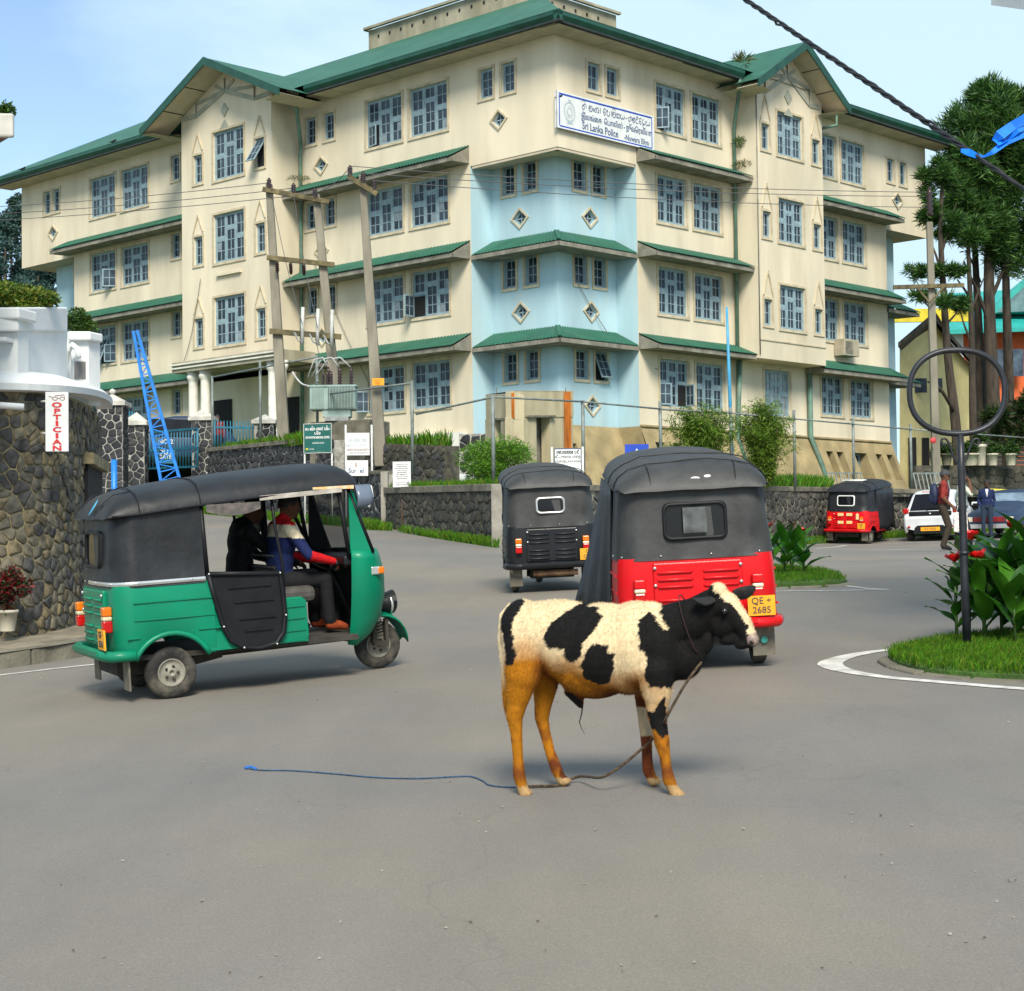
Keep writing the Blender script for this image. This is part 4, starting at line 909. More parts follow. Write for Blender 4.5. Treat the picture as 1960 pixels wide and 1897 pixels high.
# raised lattice boom and its rest
def boom():
    P0, P1 = at(345, 1000, 46), at(259, 633, 46); t = thing('barrier_boom', 'bright blue lattice barrier boom raised at a slant before the gate', 'barrier', P0); d = P1 - P0; Ln = d.length; d = d.normalized(); s = d.cross(Vector((0, 1, 0))).normalized()
    w0, w1 = 0.30, 0.05; e0 = [P0 + s * w0 - P0, d * Ln + s * w1]; e1 = [-s * w0, d * Ln - s * w1]
    MB().bar(e0[0], e0[1], 0.075, 0.075).build('chord', M_BLUE, t); MB().bar(e1[0], e1[1], 0.075, 0.075).build('chord', M_BLUE, t)
    n = 22
    for i in range(1, n):
        f = i / n; g = (i + 0.9) / n
        if g > .99: break
        a = Vector(e0[0]).lerp(e0[1], f); c = Vector(e1[0]).lerp(e1[1], f); c2 = Vector(e1[0]).lerp(e1[1], g) if i % 2 else a
        MB().bar(a, c, 0.03).build('rung', M_BLUE, t)
        MB().bar(a if i % 2 else c, Vector(e1[0] if i % 2 else e0[0]).lerp(e1[1] if i % 2 else e0[1], g), 0.025).build('brace', M_BLUE, t)
    MB().box((-.2, -.15, -.6), (.2, .15, 1.1)).build('counterweight', M_BLUE, t)
boom()
P = at(219, 1000, 44); b = MB().tube([(0, 0, -0.5), (0, 0, at(219, 880, 44).z - P.z)], 0.075, 10); o = b.build('boom_rest', M_BLUE, None, loc=P); tag(o, 'short bright blue post left of the lattice boom', 'post')

# ================================================================== PIPE FENCE
M_GALV = mat('galvanised_pipe', (0.20, 0.235, 0.22), 0.55, 0.2, 5, metal=0.2, dirt=0.4, dcol=(0.12, 0.11, 0.09))
def fence_post(x, yt, yb, d, label):
    a, c = at(x, yb, d), at(x, yt, d); c.x = a.x; o = MB().tube([(0, 0, 0), (0, 0, c.z - a.z)], 0.042, 8).build('fence_post', M_GALV, None, loc=a); tag(o, label, 'post', 'grey pipe fence posts'); return c
PW = [(945, 757, 930, 37.5, 'grey pipe post beside the round green bush'), (1117, 766, 900, 40.5, 'grey pipe post beside the white road-name board'), (1265, 768, 890, 43.5, 'grey pipe post standing above the red three-wheeler roof'), (1400, 780, 900, 46, 'grey pipe post between the two bamboo clumps'), (1522, 785, 935, 49.4, 'grey pipe post right of the second bamboo clump'), (1635, 800, 935, 52.7, 'grey pipe post above the far parked three-wheeler'), (1745, 812, 940, 54.5, 'grey pipe post in front of the plinth end of the police station')]
tops = [fence_post(*p) for p in PW]
rl = [at(797, 793, 44.2), at(945, 760, 37.5), at(1117, 769, 40.5), at(1265, 783, 43.5), at(1400, 791, 46), at(1522, 802, 49.4), at(1635, 812, 52.7), at(1745, 822, 54.5), at(1990, 840, 58)]
for i, (a, c) in enumerate(zip(rl, rl[1:])):
    o = MB().tube([(0, 0, 0), c - a], 0.024, 6).build('fence_rail', M_GALV, None, loc=a)
    tag(o, ['thin pipe rail running from the bush to the notice board post', 'thin pipe rail over the concrete gatehouse', 'thin pipe rail below the pale blue corner wall', 'thin pipe rail crossing the first bamboo clump', 'thin pipe rail crossing the second bamboo clump', 'thin pipe rail above the far parked three-wheeler', 'thin pipe rail before the drain pipe at the plinth', 'thin pipe rail behind the ring-topped post'][i], 'rail', 'grey pipe fence rails')
for x, yt, yb, d, l in ((790, 729, 905, 44.2, 'grey pipe post beside the yellow-plated utility pole'), (608, 680, 870, 51, 'grey pipe post in front of the transformer'), (407, 720, 868, 57.5, 'grey pipe post at the corner of the blue railing'), (499, 690, 856, 54.5, 'grey pipe post by the porch column and railing end')): fence_post(x, yt, yb, d, l)
for a, c, l in ((at(407, 722, 57.5), at(608, 683, 51), 'sloping pipe rail across the porch of the police station'), (at(610, 757, 51), at(790, 733, 44.2), 'sloping pipe rail across the transformer and pole')):
    tag(MB().tube([(0, 0, 0), c - a], 0.028, 6).build('fence_rail', M_GALV, None, loc=a), l, 'rail', 'grey pipe fence rails')
# blue flag pole
a = at(1402, 900, 46.3); c = at(1391, 588, 46.3); M_CYAN = mat('pale_blue_pole', (0.06, 0.33, 0.55), 0.5, 0.15, 3)
o = MB().tube([(0, 0, 0), (c - a) * .62, c - a], [.05, .045, .03], 8).build('flag_pole', M_CYAN, None, loc=a); tag(o, 'slender bright blue flag pole rising beside the bamboo', 'pole')

# ================================================================== UTILITY POLES, TRANSFORMER, WIRES
M_POLE = mat('concrete_pole', (0.235, 0.215, 0.165), 0.95, 0.18, 2.5, bump=0.4, bscale=22, dirt=0.4, dcol=(0.13, 0.115, 0.08), stretch=(1, 1, .3))
M_ARM = mat('crossarm', (0.14, 0.115, 0.055), 0.9, 0.3, 5, dirt=0.5, dcol=(0.07, 0.06, 0.04)); M_INS = mat('brown_insulator', (0.035, 0.015, 0.012), 0.25, 0.2, 6)
M_WIRE = mat('wire', (0.10, 0.10, 0.10), 0.6, 0.1, 5); M_STEEL = mat('grey_steel', (0.30, 0.31, 0.30), 0.5, 0.15, 5, metal=0.3)
def insul(t, p, h=0.34, r=0.085, M=None):
    pr = [(0.02, 0)]
    for k in range(5): z = h * (0.1 + k * 0.17); pr += [(r, z), (r * .55, z + h * .08)]
    pr += [(0.03, h)]; o = MB().lathe(pr, 10).build('insulator', M_INS, t); o.location = p
    if M is not None: o.matrix_local = Matrix.Translation(p) @ M
    return o
def pole(label, x0, y0, x1, y1, d, w0, w1):
    a, c = at(x0, y0, d), at(x1, y1, d); t = thing('utility_pole', label, 'pole', a, 'concrete utility poles'); k = d / FPX
    b = MB(); L_ = c - a; r0, r1 = w0 * k / 2, w1 * k / 2
    P = [Vector((sx * r0 * .95, sy * r0 * .8, -0.6)) for sx, sy in ((-1, -1), (1, -1), (1, 1), (-1, 1))] + [L_ + Vector((sx * r1, sy * r1 * .8, 0)) for sx, sy in ((-1, -1), (1, -1), (1, 1), (-1, 1))]
    b.hexa(P); b.build('shaft', M_POLE, t, 0.03); return t, a
p1, o1 = pole('left concrete pole of the transformer pair, before the porch', 546, 858, 515, 352, 53, 24, 13)
p2, o2 = pole('middle concrete pole of the transformer pair, behind the transformer', 650, 800, 605, 372, 53, 22, 14)
p3, o3 = pole('leaning concrete pole with a yellow warning plate', 729, 852, 693, 335, 48.5, 25, 13)
def arm(t, org, A, B, w=.12, h=.14): MB().bar(A - org, B - org, w, h).build('crossarm', M_ARM, t)
arm(p1, o1, at(503, 362, 52.8), at(630, 387, 52.8)); arm(p1, o1, at(511, 493, 52.8), at(640, 507, 52.8)); arm(p1, o1, at(516, 634, 52.8), at(653, 645, 52.8), .10, .16)
for x, y in ((515, 362), (562, 372), (603, 381)): insul(p1, at(x, y, 52.8) - o1)
for x, y in ((530, 500), (556, 503), (581, 505)): insul(p1, at(x, y, 52.6) - o1, .36, .07, Matrix.Rotation(rad(200), 4, 'X'))
M_FUSE = mat('pale_fuse', (0.5, 0.5, 0.46), 0.4, 0.1, 5)
for x, y in ((579, 640), (608, 643), (635, 645)):
    p = at(x, y + 18, 52.5) - o1; MB().tube([p, p + Vector((0, 0, .55)), p + Vector((.02, 0, 1.1))], .055, 8).build('fuse', M_FUSE, p1)
    MB().tube([p + Vector((-.25, .05, .35)), p + Vector((-.12, 0, .1)), p + Vector((0, 0, .05))], .03, 6).build('bracket', M_STEEL, p1)
arm(p3, o3, at(667, 338, 48.3), at(722, 372, 48.3)); 
for x, y in ((670, 340), (695, 352), (716, 366)): insul(p3, at(x, y, 48.3) - o3)
b = MB(); b.box((-.165, -.02, -.1), (.165, .0, .1)); o = b.build('warning_plate', mat('yellow_plate', (0.75, 0.33, 0.01), .6, .1, 8), p3); o.location = at(724, 731, 48.1) - o3
for k in range(3): lettering('===  ' if k else '= = =', .07, p3, frame_on(at(724, 728 + k * 3.4, 48.05) - o3, (1, 0, 0), (0, 0, 1), .02), mat('red_print', (0.5, 0.03, 0.01), .7, .1, 5))
# transformer
T0 = at(636, 800, 50); M_TR = mat('transformer_paint', (0.27, 0.37, 0.34), 0.5, 0.1, 3, dirt=0.25, dcol=(0.18, 0.2, 0.17))
tr = thing('transformer', 'grey-green electrical transformer with cooling fins on a concrete block', 'transformer', Vector((T0.x, T0.y + .45, PEDZ)))
k = 50 / FPX
MB().box((-44 * k, -.35, .32), (44 * k, .35, .98)).build('tank', M_TR, tr, .03); MB().box((-46 * k, -.38, .98), (46 * k, .38, 1.03)).build('lid', M_TR, tr)
for i in range(18): MB().box((-8 * k + i * .043, -.50, .36), (-8 * k + i * .043 + .014, -.35, .97)).build('cooling_fin', M_TR, tr)
for i in range(7): MB().box((-40 * k + i * .055, -.42, .36), (-40 * k + i * .055 + .014, -.35, .97)).build('cooling_fin', M_TR, tr)
MB().box((-20 * k, -.3, .12), (34 * k, .3, .32)).build('base_frame', M_TR, tr); MB().box((-16 * k, -.34, .0), (30 * k, .34, .12)).build('skid', M_STEEL, tr)
for i in range(3): insul(tr, Vector((-.15 + i * .33, 0, 1.03)), .55, .07)
for i in range(3): insul(tr, Vector((-.28 + i * .12, -.2, 1.03)), .4, .05)
for i in range(3):
    MB().tube([(-.15 + i * .33, 0, 1.55), (-.3 + i * .25, -.05, 1.85), (-.55 + i * .2, 0, 1.8), (-.75 + i * .1, .1, 1.3)], .022, 6).build('lead', mat('pale_cable', (0.42, 0.42, 0.4), .6, .1, 5), tr)
def wire(label, pts, r=0.012, m=None, group='overhead wires', sag=0.0, n=24):
    P = []
    for a, c in zip(pts, pts[1:]):
        for i in range(n): t_ = i / n; q_ = a.lerp(c, t_); q_.z -= sag * 4 * t_ * (1 - t_); P.append(q_)
    P.append(pts[-1]); org = P[0].copy(); o = MB().tube([p - org for p in P], r, 5).build('overhead_wire', m or M_WIRE, None, loc=org); tag(o, label, 'wire', group); return o
RP = [at(1780, 368, 57.5), at(1781, 376, 57.5), at(1782, 397, 57.5)]
for i, (x, y, l) in enumerate(((670, 318, 'highest thin wire from the leaning pole to the right-hand pole'), (695, 332, 'second thin wire from the leaning pole to the right-hand pole'), (716, 346, 'lowest thin wire from the leaning pole to the right-hand pole'))):
    wire(l, [at(x, y, 48.3), RP[i]], sag=0.15)
for x, y, x2, y2, l in ((515, 350, -60, 398, 'highest thin wire running left across the cream facade'), (562, 360, -60, 412, 'middle thin wire running left across the cream facade'), (603, 370, -60, 424, 'lowest thin wire running left across the cream facade')): wire(l, [at(x, y, 52.8), at(x2, y2, 66)], sag=0.1)
wire('wire from the leaning pole to the left transformer pole', [at(670, 320, 48.3), at(603, 368, 52.8)], sag=.15)
for (x0, y0, x1, y1, l) in ((562, 372, 608, 628, 'thin drop wire beside the middle pole'), (520, 372, 579, 620, 'slanting thin drop wire right of the left pole'), (603, 640, 630, 735, 'thin drop wire onto the transformer')): wire(l, [at(x0, y0, 52.7), at(x1, y1, 52.4)], .01, sag=.25)
wire('grey cable looping from the left pole to the transformer', [at(560, 712, 52), at(588, 738, 51.5), at(608, 728, 50.8)], .03, mat('pale_cable', (.4, .4, .4)), sag=.1)
# right-hand wooden pole
p4, o4 = pole('tall grey pole with a wooden crossarm beside the yellow house', 1793, 935, 1779, 425, 57.5, 17, 12)
arm(p4, o4, at(1710, 550, 57.3), at(1845, 546, 57.3), .12, .13); insul(p4, at(1780, 415, 57.3) - o4, 1.0, .12)
for sx in (-1, 1): MB().bar(at(1780 + sx * 26, 549, 57.2) - o4, at(1780, 580, 57.2) - o4, .05, .06).build('brace', M_ARM, p4)
b = MB().lathe([(.01, 0), (.10, 0), (.10, .02), (.01, .02)], 12, Matrix.Rotation(rad(90), 4, 'X')); o = b.build('red_disc', mat('red_disc', (.6, .05, .06), .6, .1, 4), p4); o.location = at(1786, 843, 57.1) - o4
# twisted service cable in the foreground and the blue ribbon tied to it
ca, cb, cc = at(1395, -22, 15), at(1855, 290, 12.5), at(2010, 396, 12)
M_CBL = mat('black_cable', (0.012, 0.013, 0.016), .5, .2, 9)
ct = thing('twisted_cable', 'thick twisted black cable crossing the sky at upper right', 'cable', cb)
path = [ca.lerp(cb, i / 90) for i in range(90)] + [cb.lerp(cc, i / 20) for i in range(21)]
dirc = (cb - ca).normalized(); e1 = dirc.cross(Vector((0, 0, 1))).normalized(); e2 = e1.cross(dirc)
for kk in range(3):
    P = []
    for i, p in enumerate(path):
        lo = 0.45 if i > 92 else 1.0; bulge = 1 + (1.1 * max(0, math.sin(i * .33 + 1)) ** 10 if kk == 2 else 0)
        a_ = i * 0.62 + kk * 2.094; P.append(p - cb + (e1 * math.cos(a_) + e2 * math.sin(a_)) * 0.0125 * lo * bulge)
    MB().tube(P, 0.0105 if kk else .012, 6).build('strand', M_CBL, ct)
M_RIB = mat('blue_plastic', (0.004, 0.17, 0.80), .35, .15, 7)
rb = thing('blue_ribbon', 'bright blue plastic ribbon knotted on the black cable at right', 'ribbon', cb)
def ribbon(pts, w):
    b = MB(); R_ = []
    for i, (x, y) in enumerate(pts):
        p = at(x, y, 12.45 - .05 * (i % 2)) - cb; v = Vector((pts[min(i + 1, len(pts) - 1)][0] - pts[max(i - 1, 0)][0], pts[min(i + 1, len(pts) - 1)][1] - pts[max(i - 1, 0)][1])); v = v.normalized() if v.length else Vector((1, 0)); ww = w[i] / 2 * 12.4 / FPX
        nrm = Vector((v.y, 0.25 * math.sin(i), v.x)); R_.append([p - nrm * ww, p + nrm * ww + Vector((0, .012, 0))])
    b.grid(R_); o = b.build('strip', M_RIB, rb); s_ = o.modifiers.new('thickness', 'SOLIDIFY'); s_.thickness = .004
ribbon([(1840, 288), (1855, 292), (1872, 299), (1886, 300)], [8, 16, 11, 3]); ribbon([(1884, 300), (1900, 292), (1925, 272), (1962, 258), (2010, 252)], [4, 9, 14, 10, 8]); ribbon([(1903, 270), (1915, 258), (1940, 240), (1975, 222), (2010, 205)], [10, 20, 18, 22, 12]); ribbon([(1903, 266), (1912, 276), (1930, 266), (1950, 250), (1985, 238)], [8, 7, 7, 9, 8])

# ================================================================== SIGNS
M_SW = mat('sign_white', (0.70, 0.71, 0.70), .5, .06, 3, dirt=.15, dcol=(.5, .5, .46)); M_SGR = mat('sign_green', (0.006, 0.10, 0.085), .5, .12, 3); M_SBL = mat('sign_blue', (0.01, 0.06, 0.45), .4, .1, 3)
M_TXT = mat('blue_grey_lettering', (0.055, 0.10, 0.20), .6, .1, 6); M_TXK = mat('black_lettering', (0.04, 0.04, 0.05), .7, .1, 6); M_RED = mat('red_lettering', (0.62, 0.012, 0.015), .5, .1, 6)
M_POSTW = mat('white_post', (0.55, 0.55, 0.52), .6, .12, 5, dirt=.3, dcol=(.3, .28, .22))
def A_(cx, cy, r, a0, a1, k=9, sx=1.0): return [(cx + r * sx * math.cos(rad(a0 + (a1 - a0) * i / k)), cy + r * math.sin(rad(a0 + (a1 - a0) * i / k))) for i in range(k + 1)]
SIN = {'sri': ([A_(.3, .3, .26, 60, 400), A_(.62, .42, .3, 190, -40), A_(.45, .85, .28, 160, 10), A_(.4, -.12, .25, 180, 340)], .95), 'la': ([A_(.45, .38, .38, 130, 420), A_(.33, .5, .17, 0, 360)], .95), 'o': ([A_(.17, .3, .15, 0, 360)], .42),
       'ka': ([A_(.25, .3, .22, 60, 400), A_(.6, .42, .26, 180, -30), A_(.78, .28, .2, 60, -140)], 1.1), 'aa': ([A_(.0, .4, .36, -60, 60, sx=.7)], .36), 'e': ([A_(.28, .22, .2, 0, 360), A_(.32, .45, .32, 210, 40)], .72),
       'pa': ([A_(.42, .34, .34, 140, 400), A_(.16, .55, .14, -40, 220)], .92), 'li': ([A_(.45, .38, .38, 130, 420), A_(.33, .5, .17, 0, 360), A_(.45, .82, .3, 170, 10)], .95), 'sa': ([A_(.26, .34, .26, 40, 330), A_(.62, .34, .26, 210, -150)], .98), 'ya': ([A_(.28, .34, .27, 90, 360), A_(.74, .34, .22, 180, 430)], 1.1),
       'nu': ([A_(.3, .3, .26, 100, 420), A_(.66, .4, .25, 180, -60), A_(.5, -.12, .3, 190, 350)], 1.0), 'va': ([A_(.36, .34, .33, 130, 450), A_(.3, .4, .14, 0, 360)], .82), 'ra': ([A_(.34, .3, .29, 60, 330), A_(.4, .6, .25, 200, 20)], .82), 'lla': ([A_(.4, .4, .34, 100, 400), A_(.46, -.08, .3, 100, 330)], .9), '-': ([[(0.1, .32), (.45, .32)]], .7), ' ': ([], .5)}
def sinhala(seq, size, parent, M, m, width=None, pen=.11, align='CENTER'):
    b = MB(); x = 0; strokes = []
    for g in seq:
        st, adv = SIN[g]
        for s_ in st: strokes.append([(x + px, py) for px, py in s_])
        x += adv
    k = size if not width else width / x; off = -x / 2 if align == 'CENTER' else 0
    for s_ in strokes:
        R_ = []
        for i, p in enumerate(s_):
            q_ = Vector(s_[min(i + 1, len(s_) - 1)]) - Vector(s_[max(i - 1, 0)]); q_ = q_.normalized() if q_.length else Vector((1, 0)); n_ = Vector((-q_.y, q_.x)) * pen / 2
            R_.append([((p[0] + off - n_.x) * k, (p[1] - .35 - n_.y) * size, .003), ((p[0] + off + n_.x) * k, (p[1] - .35 + n_.y) * size, .003)])
        b.grid(R_)
    o = b.build('lettering', m, parent); o.matrix_local = M; return o
def board(name, label, org, right, w, h, m, edge=None, th=.03, cat='sign'):
    r_ = Vector(right).normalized(); n_ = r_.cross(Vector((0, 0, 1))); M = Matrix(((r_.x, 0, n_.x, org.x), (r_.y, 0, n_.y, org.y), (r_.z, 1, n_.z, org.z), (0, 0, 0, 1)))
    t = thing(name, label, cat, M); MB().box((-w / 2, -h / 2, -th), (w / 2, h / 2, 0)).build('panel', m, t)
    if edge:
        e = edge[0]
        for x0, x1, y0, y1 in ((-w / 2, w / 2, h / 2 - e, h / 2), (-w / 2, w / 2, -h / 2, -h / 2 + e), (-w / 2, -w / 2 + e, -h / 2 + e, h / 2 - e), (w / 2 - e, w / 2, -h / 2 + e, h / 2 - e)): MB().box((x0, y0, -th * .5), (x1, y1, .012)).build('frame', edge[1], t)
    return t
TM = lambda x, y, z=.004: Matrix.Translation((x, y, z))
# police sign
c0 = PR(2.46, 0.14, 16.9); ps = board('police_sign', 'white police name board in three scripts with blue border on the corner', c0, RR, 5.24, 1.28, M_SW, (.05, M_SW), .1)
for x0, x1, y0, y1 in ((-2.5, 2.5, .53, .58), (-2.5, 2.5, -.58, -.535), (-2.52, -2.48, -.535, .53), (2.48, 2.52, -.535, .53)): MB().box((x0, y0, .001), (x1, y1, .006)).build('border', M_SBL, ps)
sinhala(['sri', ' ', 'la', 'o', 'ka', 'aa', ' ', 'e', 'pa', 'aa', 'li', 'sa', 'ya', '-', 'nu', 'va', 'ra', 'e', 'lla', 'ya'], .30, ps, TM(.55, .31), M_TXT, 3.75)
lettering('இலங்ைக  ெபாலிஸ் - நுவெரலியா', .27, ps, TM(.55, -.04), M_TXT, bold=.006, xscale=.78)
lettering('Sri Lanka Police', .37, ps, TM(-.36, -.36), M_TXT, bold=.006, xscale=.82); lettering('-Nuwara Eliya', .28, ps, TM(1.62, -.40), M_TXT, bold=.004, xscale=.88)
M_CREST = mat('pale_crest', (.42, .52, .53), .6, .15, 12)
b = MB()
for r0, r1 in ((.30, .33), (.20, .215), (.11, .15)): b.grid([[(r0 * .82 * math.cos(2 * PI * i / 28), r0 * math.sin(2 * PI * i / 28), .004) for i in range(29)], [(r1 * .82 * math.cos(2 * PI * i / 28), r1 * math.sin(2 * PI * i / 28), .004) for i in range(29)]])
for i in range(26):
    a_ = 2 * PI * i / 26
    if abs(a_ - PI / 2) > .35: b.prism([(.27 * math.cos(a_), .34 * math.sin(a_), .003), (.31 * math.cos(a_ + .1), .40 * math.sin(a_ + .1), .003), (.25 * math.cos(a_ + .16), .33 * math.sin(a_ + .16), .003)], (0, 0, .002))
b.poly([(-.05, .33, .004), (.05, .33, .004), (.07, .46, .004), (0, .40, .004), (-.07, .46, .004)]); b.poly([(-.16, -.42, .004), (.16, -.42, .004), (.1, -.35, .004), (-.1, -.35, .004)])
o = b.build('crest', M_CREST, ps); o.location = (-1.98, 0.0, .004)
# school board
def posts(t, xs, y0, y1, m, r=.025):
    for x in xs: MB().tube([(x, y0, -.03), (x, y1, -.03)], r, 8).build('post', m, t)
c0 = at(608, 839, 47); s1 = board('school_board', 'dark green memorial school board on two white posts', c0, (1, -.25, 0), .80, .80, M_SGR, (.015, M_POSTW))
sinhala(['sa', 'ya', ' ', 'va', 'li', 'ka', ' ', 'nu', 'la', 'ka', 'ra', ' ', 'pa', 'li', 'ya'], .1, s1, TM(0, .25), M_LETTER_W, .70, .16); sinhala(['pa', 'li', 'la'], .08, s1, TM(0, .13), M_LETTER_W, .18, .16)
lettering('CFW PAYNTER MEMORIAL SCHOOL', .085, s1, TM(0, .02), M_LETTER_W, bold=.002, xscale=.5); lettering('NUWARA ELIYA', .065, s1, TM(.02, -.13), M_LETTER_W, xscale=.7); lettering('Y.M.B.A', .05, s1, TM(-.18, -.29), M_LETTER_W); lettering('·· ··· ···· ·· ····· ·· ··· ····', .05, s1, TM(0, -.36), M_LETTER_W, xscale=.9)
b = MB().lathe([(.0, 0), (.035, 0), (.035, .004), (0, .004)], 10); o = b.build('emblem', mat('yellow_print', (.6, .5, .03), .6, .1, 5), s1); o.location = (-.31, -.29, .003)
posts(s1, (-.385, .39), -2.6, -.4, M_POSTW)
# two white boards on one frame
c0 = at(685, 850, 45.3); s2 = board('milk_board', 'grey-white board with three lines of faded writing on a pipe frame', c0, (1, .12, 0), .60, .58, M_SW)
sinhala(['la', 'ka', ' ', 'nu', 'ra', 'va', 'ya', ' ', 'sa', 'ka', 'ra'], .1, s2, TM(0, .10), M_CREST, .46, .16); lettering('ேதசிய பால் நிைலயம்', .09, s2, TM(0, -.03), M_CREST, xscale=.6); lettering('BREEZY APOTALAM BOARD'.replace('BREEZY APOTALAM BOARD', 'NORTH ASTALAB NORTH'), .085, s2, TM(0, -.15), mat('faded_red_lettering', (.30, .20, .19), .7, .1, 6), bold=.002, xscale=.56); lettering('NUWARA ELIYA RANGERS SCHOOL', .04, s2, TM(0, -.23), M_TXK, xscale=.8)
posts(s2, (-.31, .36), -2.4, .50, M_POSTW, .028)
c0 = at(683, 896, 45.2); s3 = board('phone_board', 'pale board reading Sur el below the faded white board', c0, (1, .12, 0), .58, .40, M_SW); o = lettering('Sur  el', .17, s3, TM(-.02, -.07), M_TXT, bold=.002, xscale=.9)
o = MB().box((-.05, .03, 0), (.01, .13, .005)).build('faded_mark', mat('faded_mark', (.55, .42, .36), .7, .2, 9), s3)
# notice
c0 = at(769, 908, 42.6); s4 = board('notice_board', 'white notice board full of small print on a brown post', c0, (1, -.1, 0), .44, .62, M_SW)
for i in range(11):
    if i != 8: lettering(['emerg entha mach', 'vannool jocasts', 'Bts uns amort thus', 'wilson into and', 'gevuned madil', 'your ugazions, al', 'spend com mouse', 'weld formdants', '', 'Its may and nala mal', 'kadrun mauncast'][i], .042, s4, TM(0, .25 - i * .05), M_TXK if i % 3 else mat('faded_red_lettering', (.30, .20, .19)), xscale=.95)
posts(s4, (0.0,), -1.45, -.31, mat('rusty_post', (.16, .075, .04), .9, .3, 8), .022)
# road-name board
c0 = at(1087, 880, 34.9); s5 = board('road_name_board', 'white board reading UDAPUSELLAWA ROAD in three scripts', c0, (1, .03, 0), .54, .46, M_SW, (.012, M_TXT))
sinhala(['nu', 'va', 'pa', 'ka', 'sa', 'la', 'la', 'va', ' ', 'pa', 'aa', 'ra'], .085, s5, TM(0, .15), M_TXK, .46, .16); lettering('உடபுசலாவ பாைத', .08, s5, TM(0, .06), M_TXK, xscale=.62); lettering('UDAPUSELLAWA ROAD', .062, s5, TM(0, -.035), M_TXK, xscale=.78); lettering('A 7 · · ·  · ·', .05, s5, TM(-.05, -.13), M_TXK)
posts(s5, (-.315, .30), -1.6, .26, M_POSTW, .025)
c0 = at(1219, 873, 29.5); s6 = board('crossing_sign', 'blue pedestrian crossing sign with a white triangle behind the red three-wheeler', c0, (1, -.05, 0), .40, .40, M_SBL)
b = MB().poly([(-.15, -.13, .003), (.15, -.13, .003), (0, .19, .003)]) if False else MB(); b.poly([(-.16, -.14, .003), (.16, -.14, .003), (0, .13, .003)]); b.build('white_triangle', M_LETTER_W, s6)
b = MB(); b.lathe([(0, 0), (.018, 0), (.018, .002), (0, .002)], 8, TM(0, .04, .005)); b.bar((0, .02, .006), (0, -.05, .006), .03, .004); b.bar((0, -.05, .006), (-.04, -.12, .006), .02, .004); b.bar((0, -.05, .006), (.04, -.12, .006), .02, .004); b.build('walking_figure', M_TXK, s6); posts(s6, (0,), -1.6, -.2, M_GALV, .03)
# ================================================================== THREE-WHEELERS
M_TYRE = mat('tyre_rubber', (0.022, 0.021, 0.02), .85, .25, 8, dirt=.85, dscale=3, dcol=(0.20, 0.175, 0.125)); M_RIM = mat('dusty_rim', (0.25, 0.235, 0.19), .6, .2, 7, dirt=.5, dcol=(.12, .1, .07))
M_CANVAS = mat('black_vinyl', (0.014, 0.0155, 0.018), .5, .2, 4, bump=.45, bscale=6, spec=.38, dirt=.25, dscale=2.5, dcol=(.05, .05, .047)); M_BLK = mat('black_plastic', (0.010, 0.011, 0.013), .5, .15, 6, spec=.22)
M_CHROME = mat('aluminium_strip', (0.62, 0.62, 0.6), .3, .08, 6, metal=.7); M_GLASSV = mat('dark_glass', (0.008, 0.009, 0.011), .10, .2, 3, spec=.25)
M_ORANGE = mat('amber_lens', (0.75, 0.17, 0.005), .25, .1, 9); M_REDL = mat('red_lens', (0.45, 0.006, 0.006), .22, .1, 9); M_WLENS = mat('clear_lens', (0.62, 0.55, 0.36), .25, .1, 9)
M_PLATE = mat('orange_plate', (0.80, 0.36, 0.012), .5, .06, 5); M_UNDER = mat('underbody', (0.03, 0.027, 0.022), .9, .3, 6, dirt=.5, dcol=(.10, .085, .06)); M_FLAP = mat('mud_flap', (0.16, 0.145, 0.11), .9, .2, 7, dirt=.5, dcol=(.08, .07, .05))
M_SEAT = mat('grey_seat', (0.075, 0.07, 0.06), .7, .25, 5); M_WINDS = mat('windscreen_glass', (0.16, 0.21, 0.26), .05, .2, 3, spec=.8, alpha=.72); M_RUST = mat('rusty_exhaust', (0.20, 0.11, 0.055), .8, .35, 7)
def paint(name, col): return mat(name, col, .42, .08, 2.0, spec=.28, coat=.08, dirt=.32, dscale=2.6, dcol=tuple(c * .5 + .022 for c in col))
def wheel(t, x, y, r, wd, out):
    o = MB(); R = Matrix.Rotation(rad(90) * (1 if out < 0 else -1), 4, 'X')
    w2 = wd / 2
    o.lathe([(r * .56, -w2 * .8), (r * .70, -w2), (r * .9, -w2 * .95), (r * .98, -w2 * .65), (r, -w2 * .3), (r, w2 * .3), (r * .98, w2 * .65), (r * .9, w2 * .95), (r * .70, w2), (r * .56, w2 * .8)], 28, R, cap=False)
    ob = o.build('wheel', M_TYRE, t); ob.location = (x, y, r)
    q = MB(); q.lathe([(r * .57, -w2 * .7), (r * .57, w2 * .62), (r * .52, w2 * .85), (r * .47, w2 * .62), (r * .36, w2 * .40), (r * .30, w2 * .62), (r * .20, w2 * .66), (r * .14, w2 * .95), (r * .10, w2 * .95), (r * .09, w2 * .6), (0.001, w2 * .6)], 22, R, cap=False); q.build('rim', M_RIM, ob)
    n = MB()
    for k in range(5): a = 2 * PI * k / 5; n.lathe([(.012, 0), (.012, .012), (.001, .013)], 6, R @ Matrix.Translation((r * .25 * math.cos(a), r * .25 * math.sin(a), w2 * .64)))
    n.build('wheel_nuts', M_UNDER, ob)['kind'] = 'stuff'
    return ob
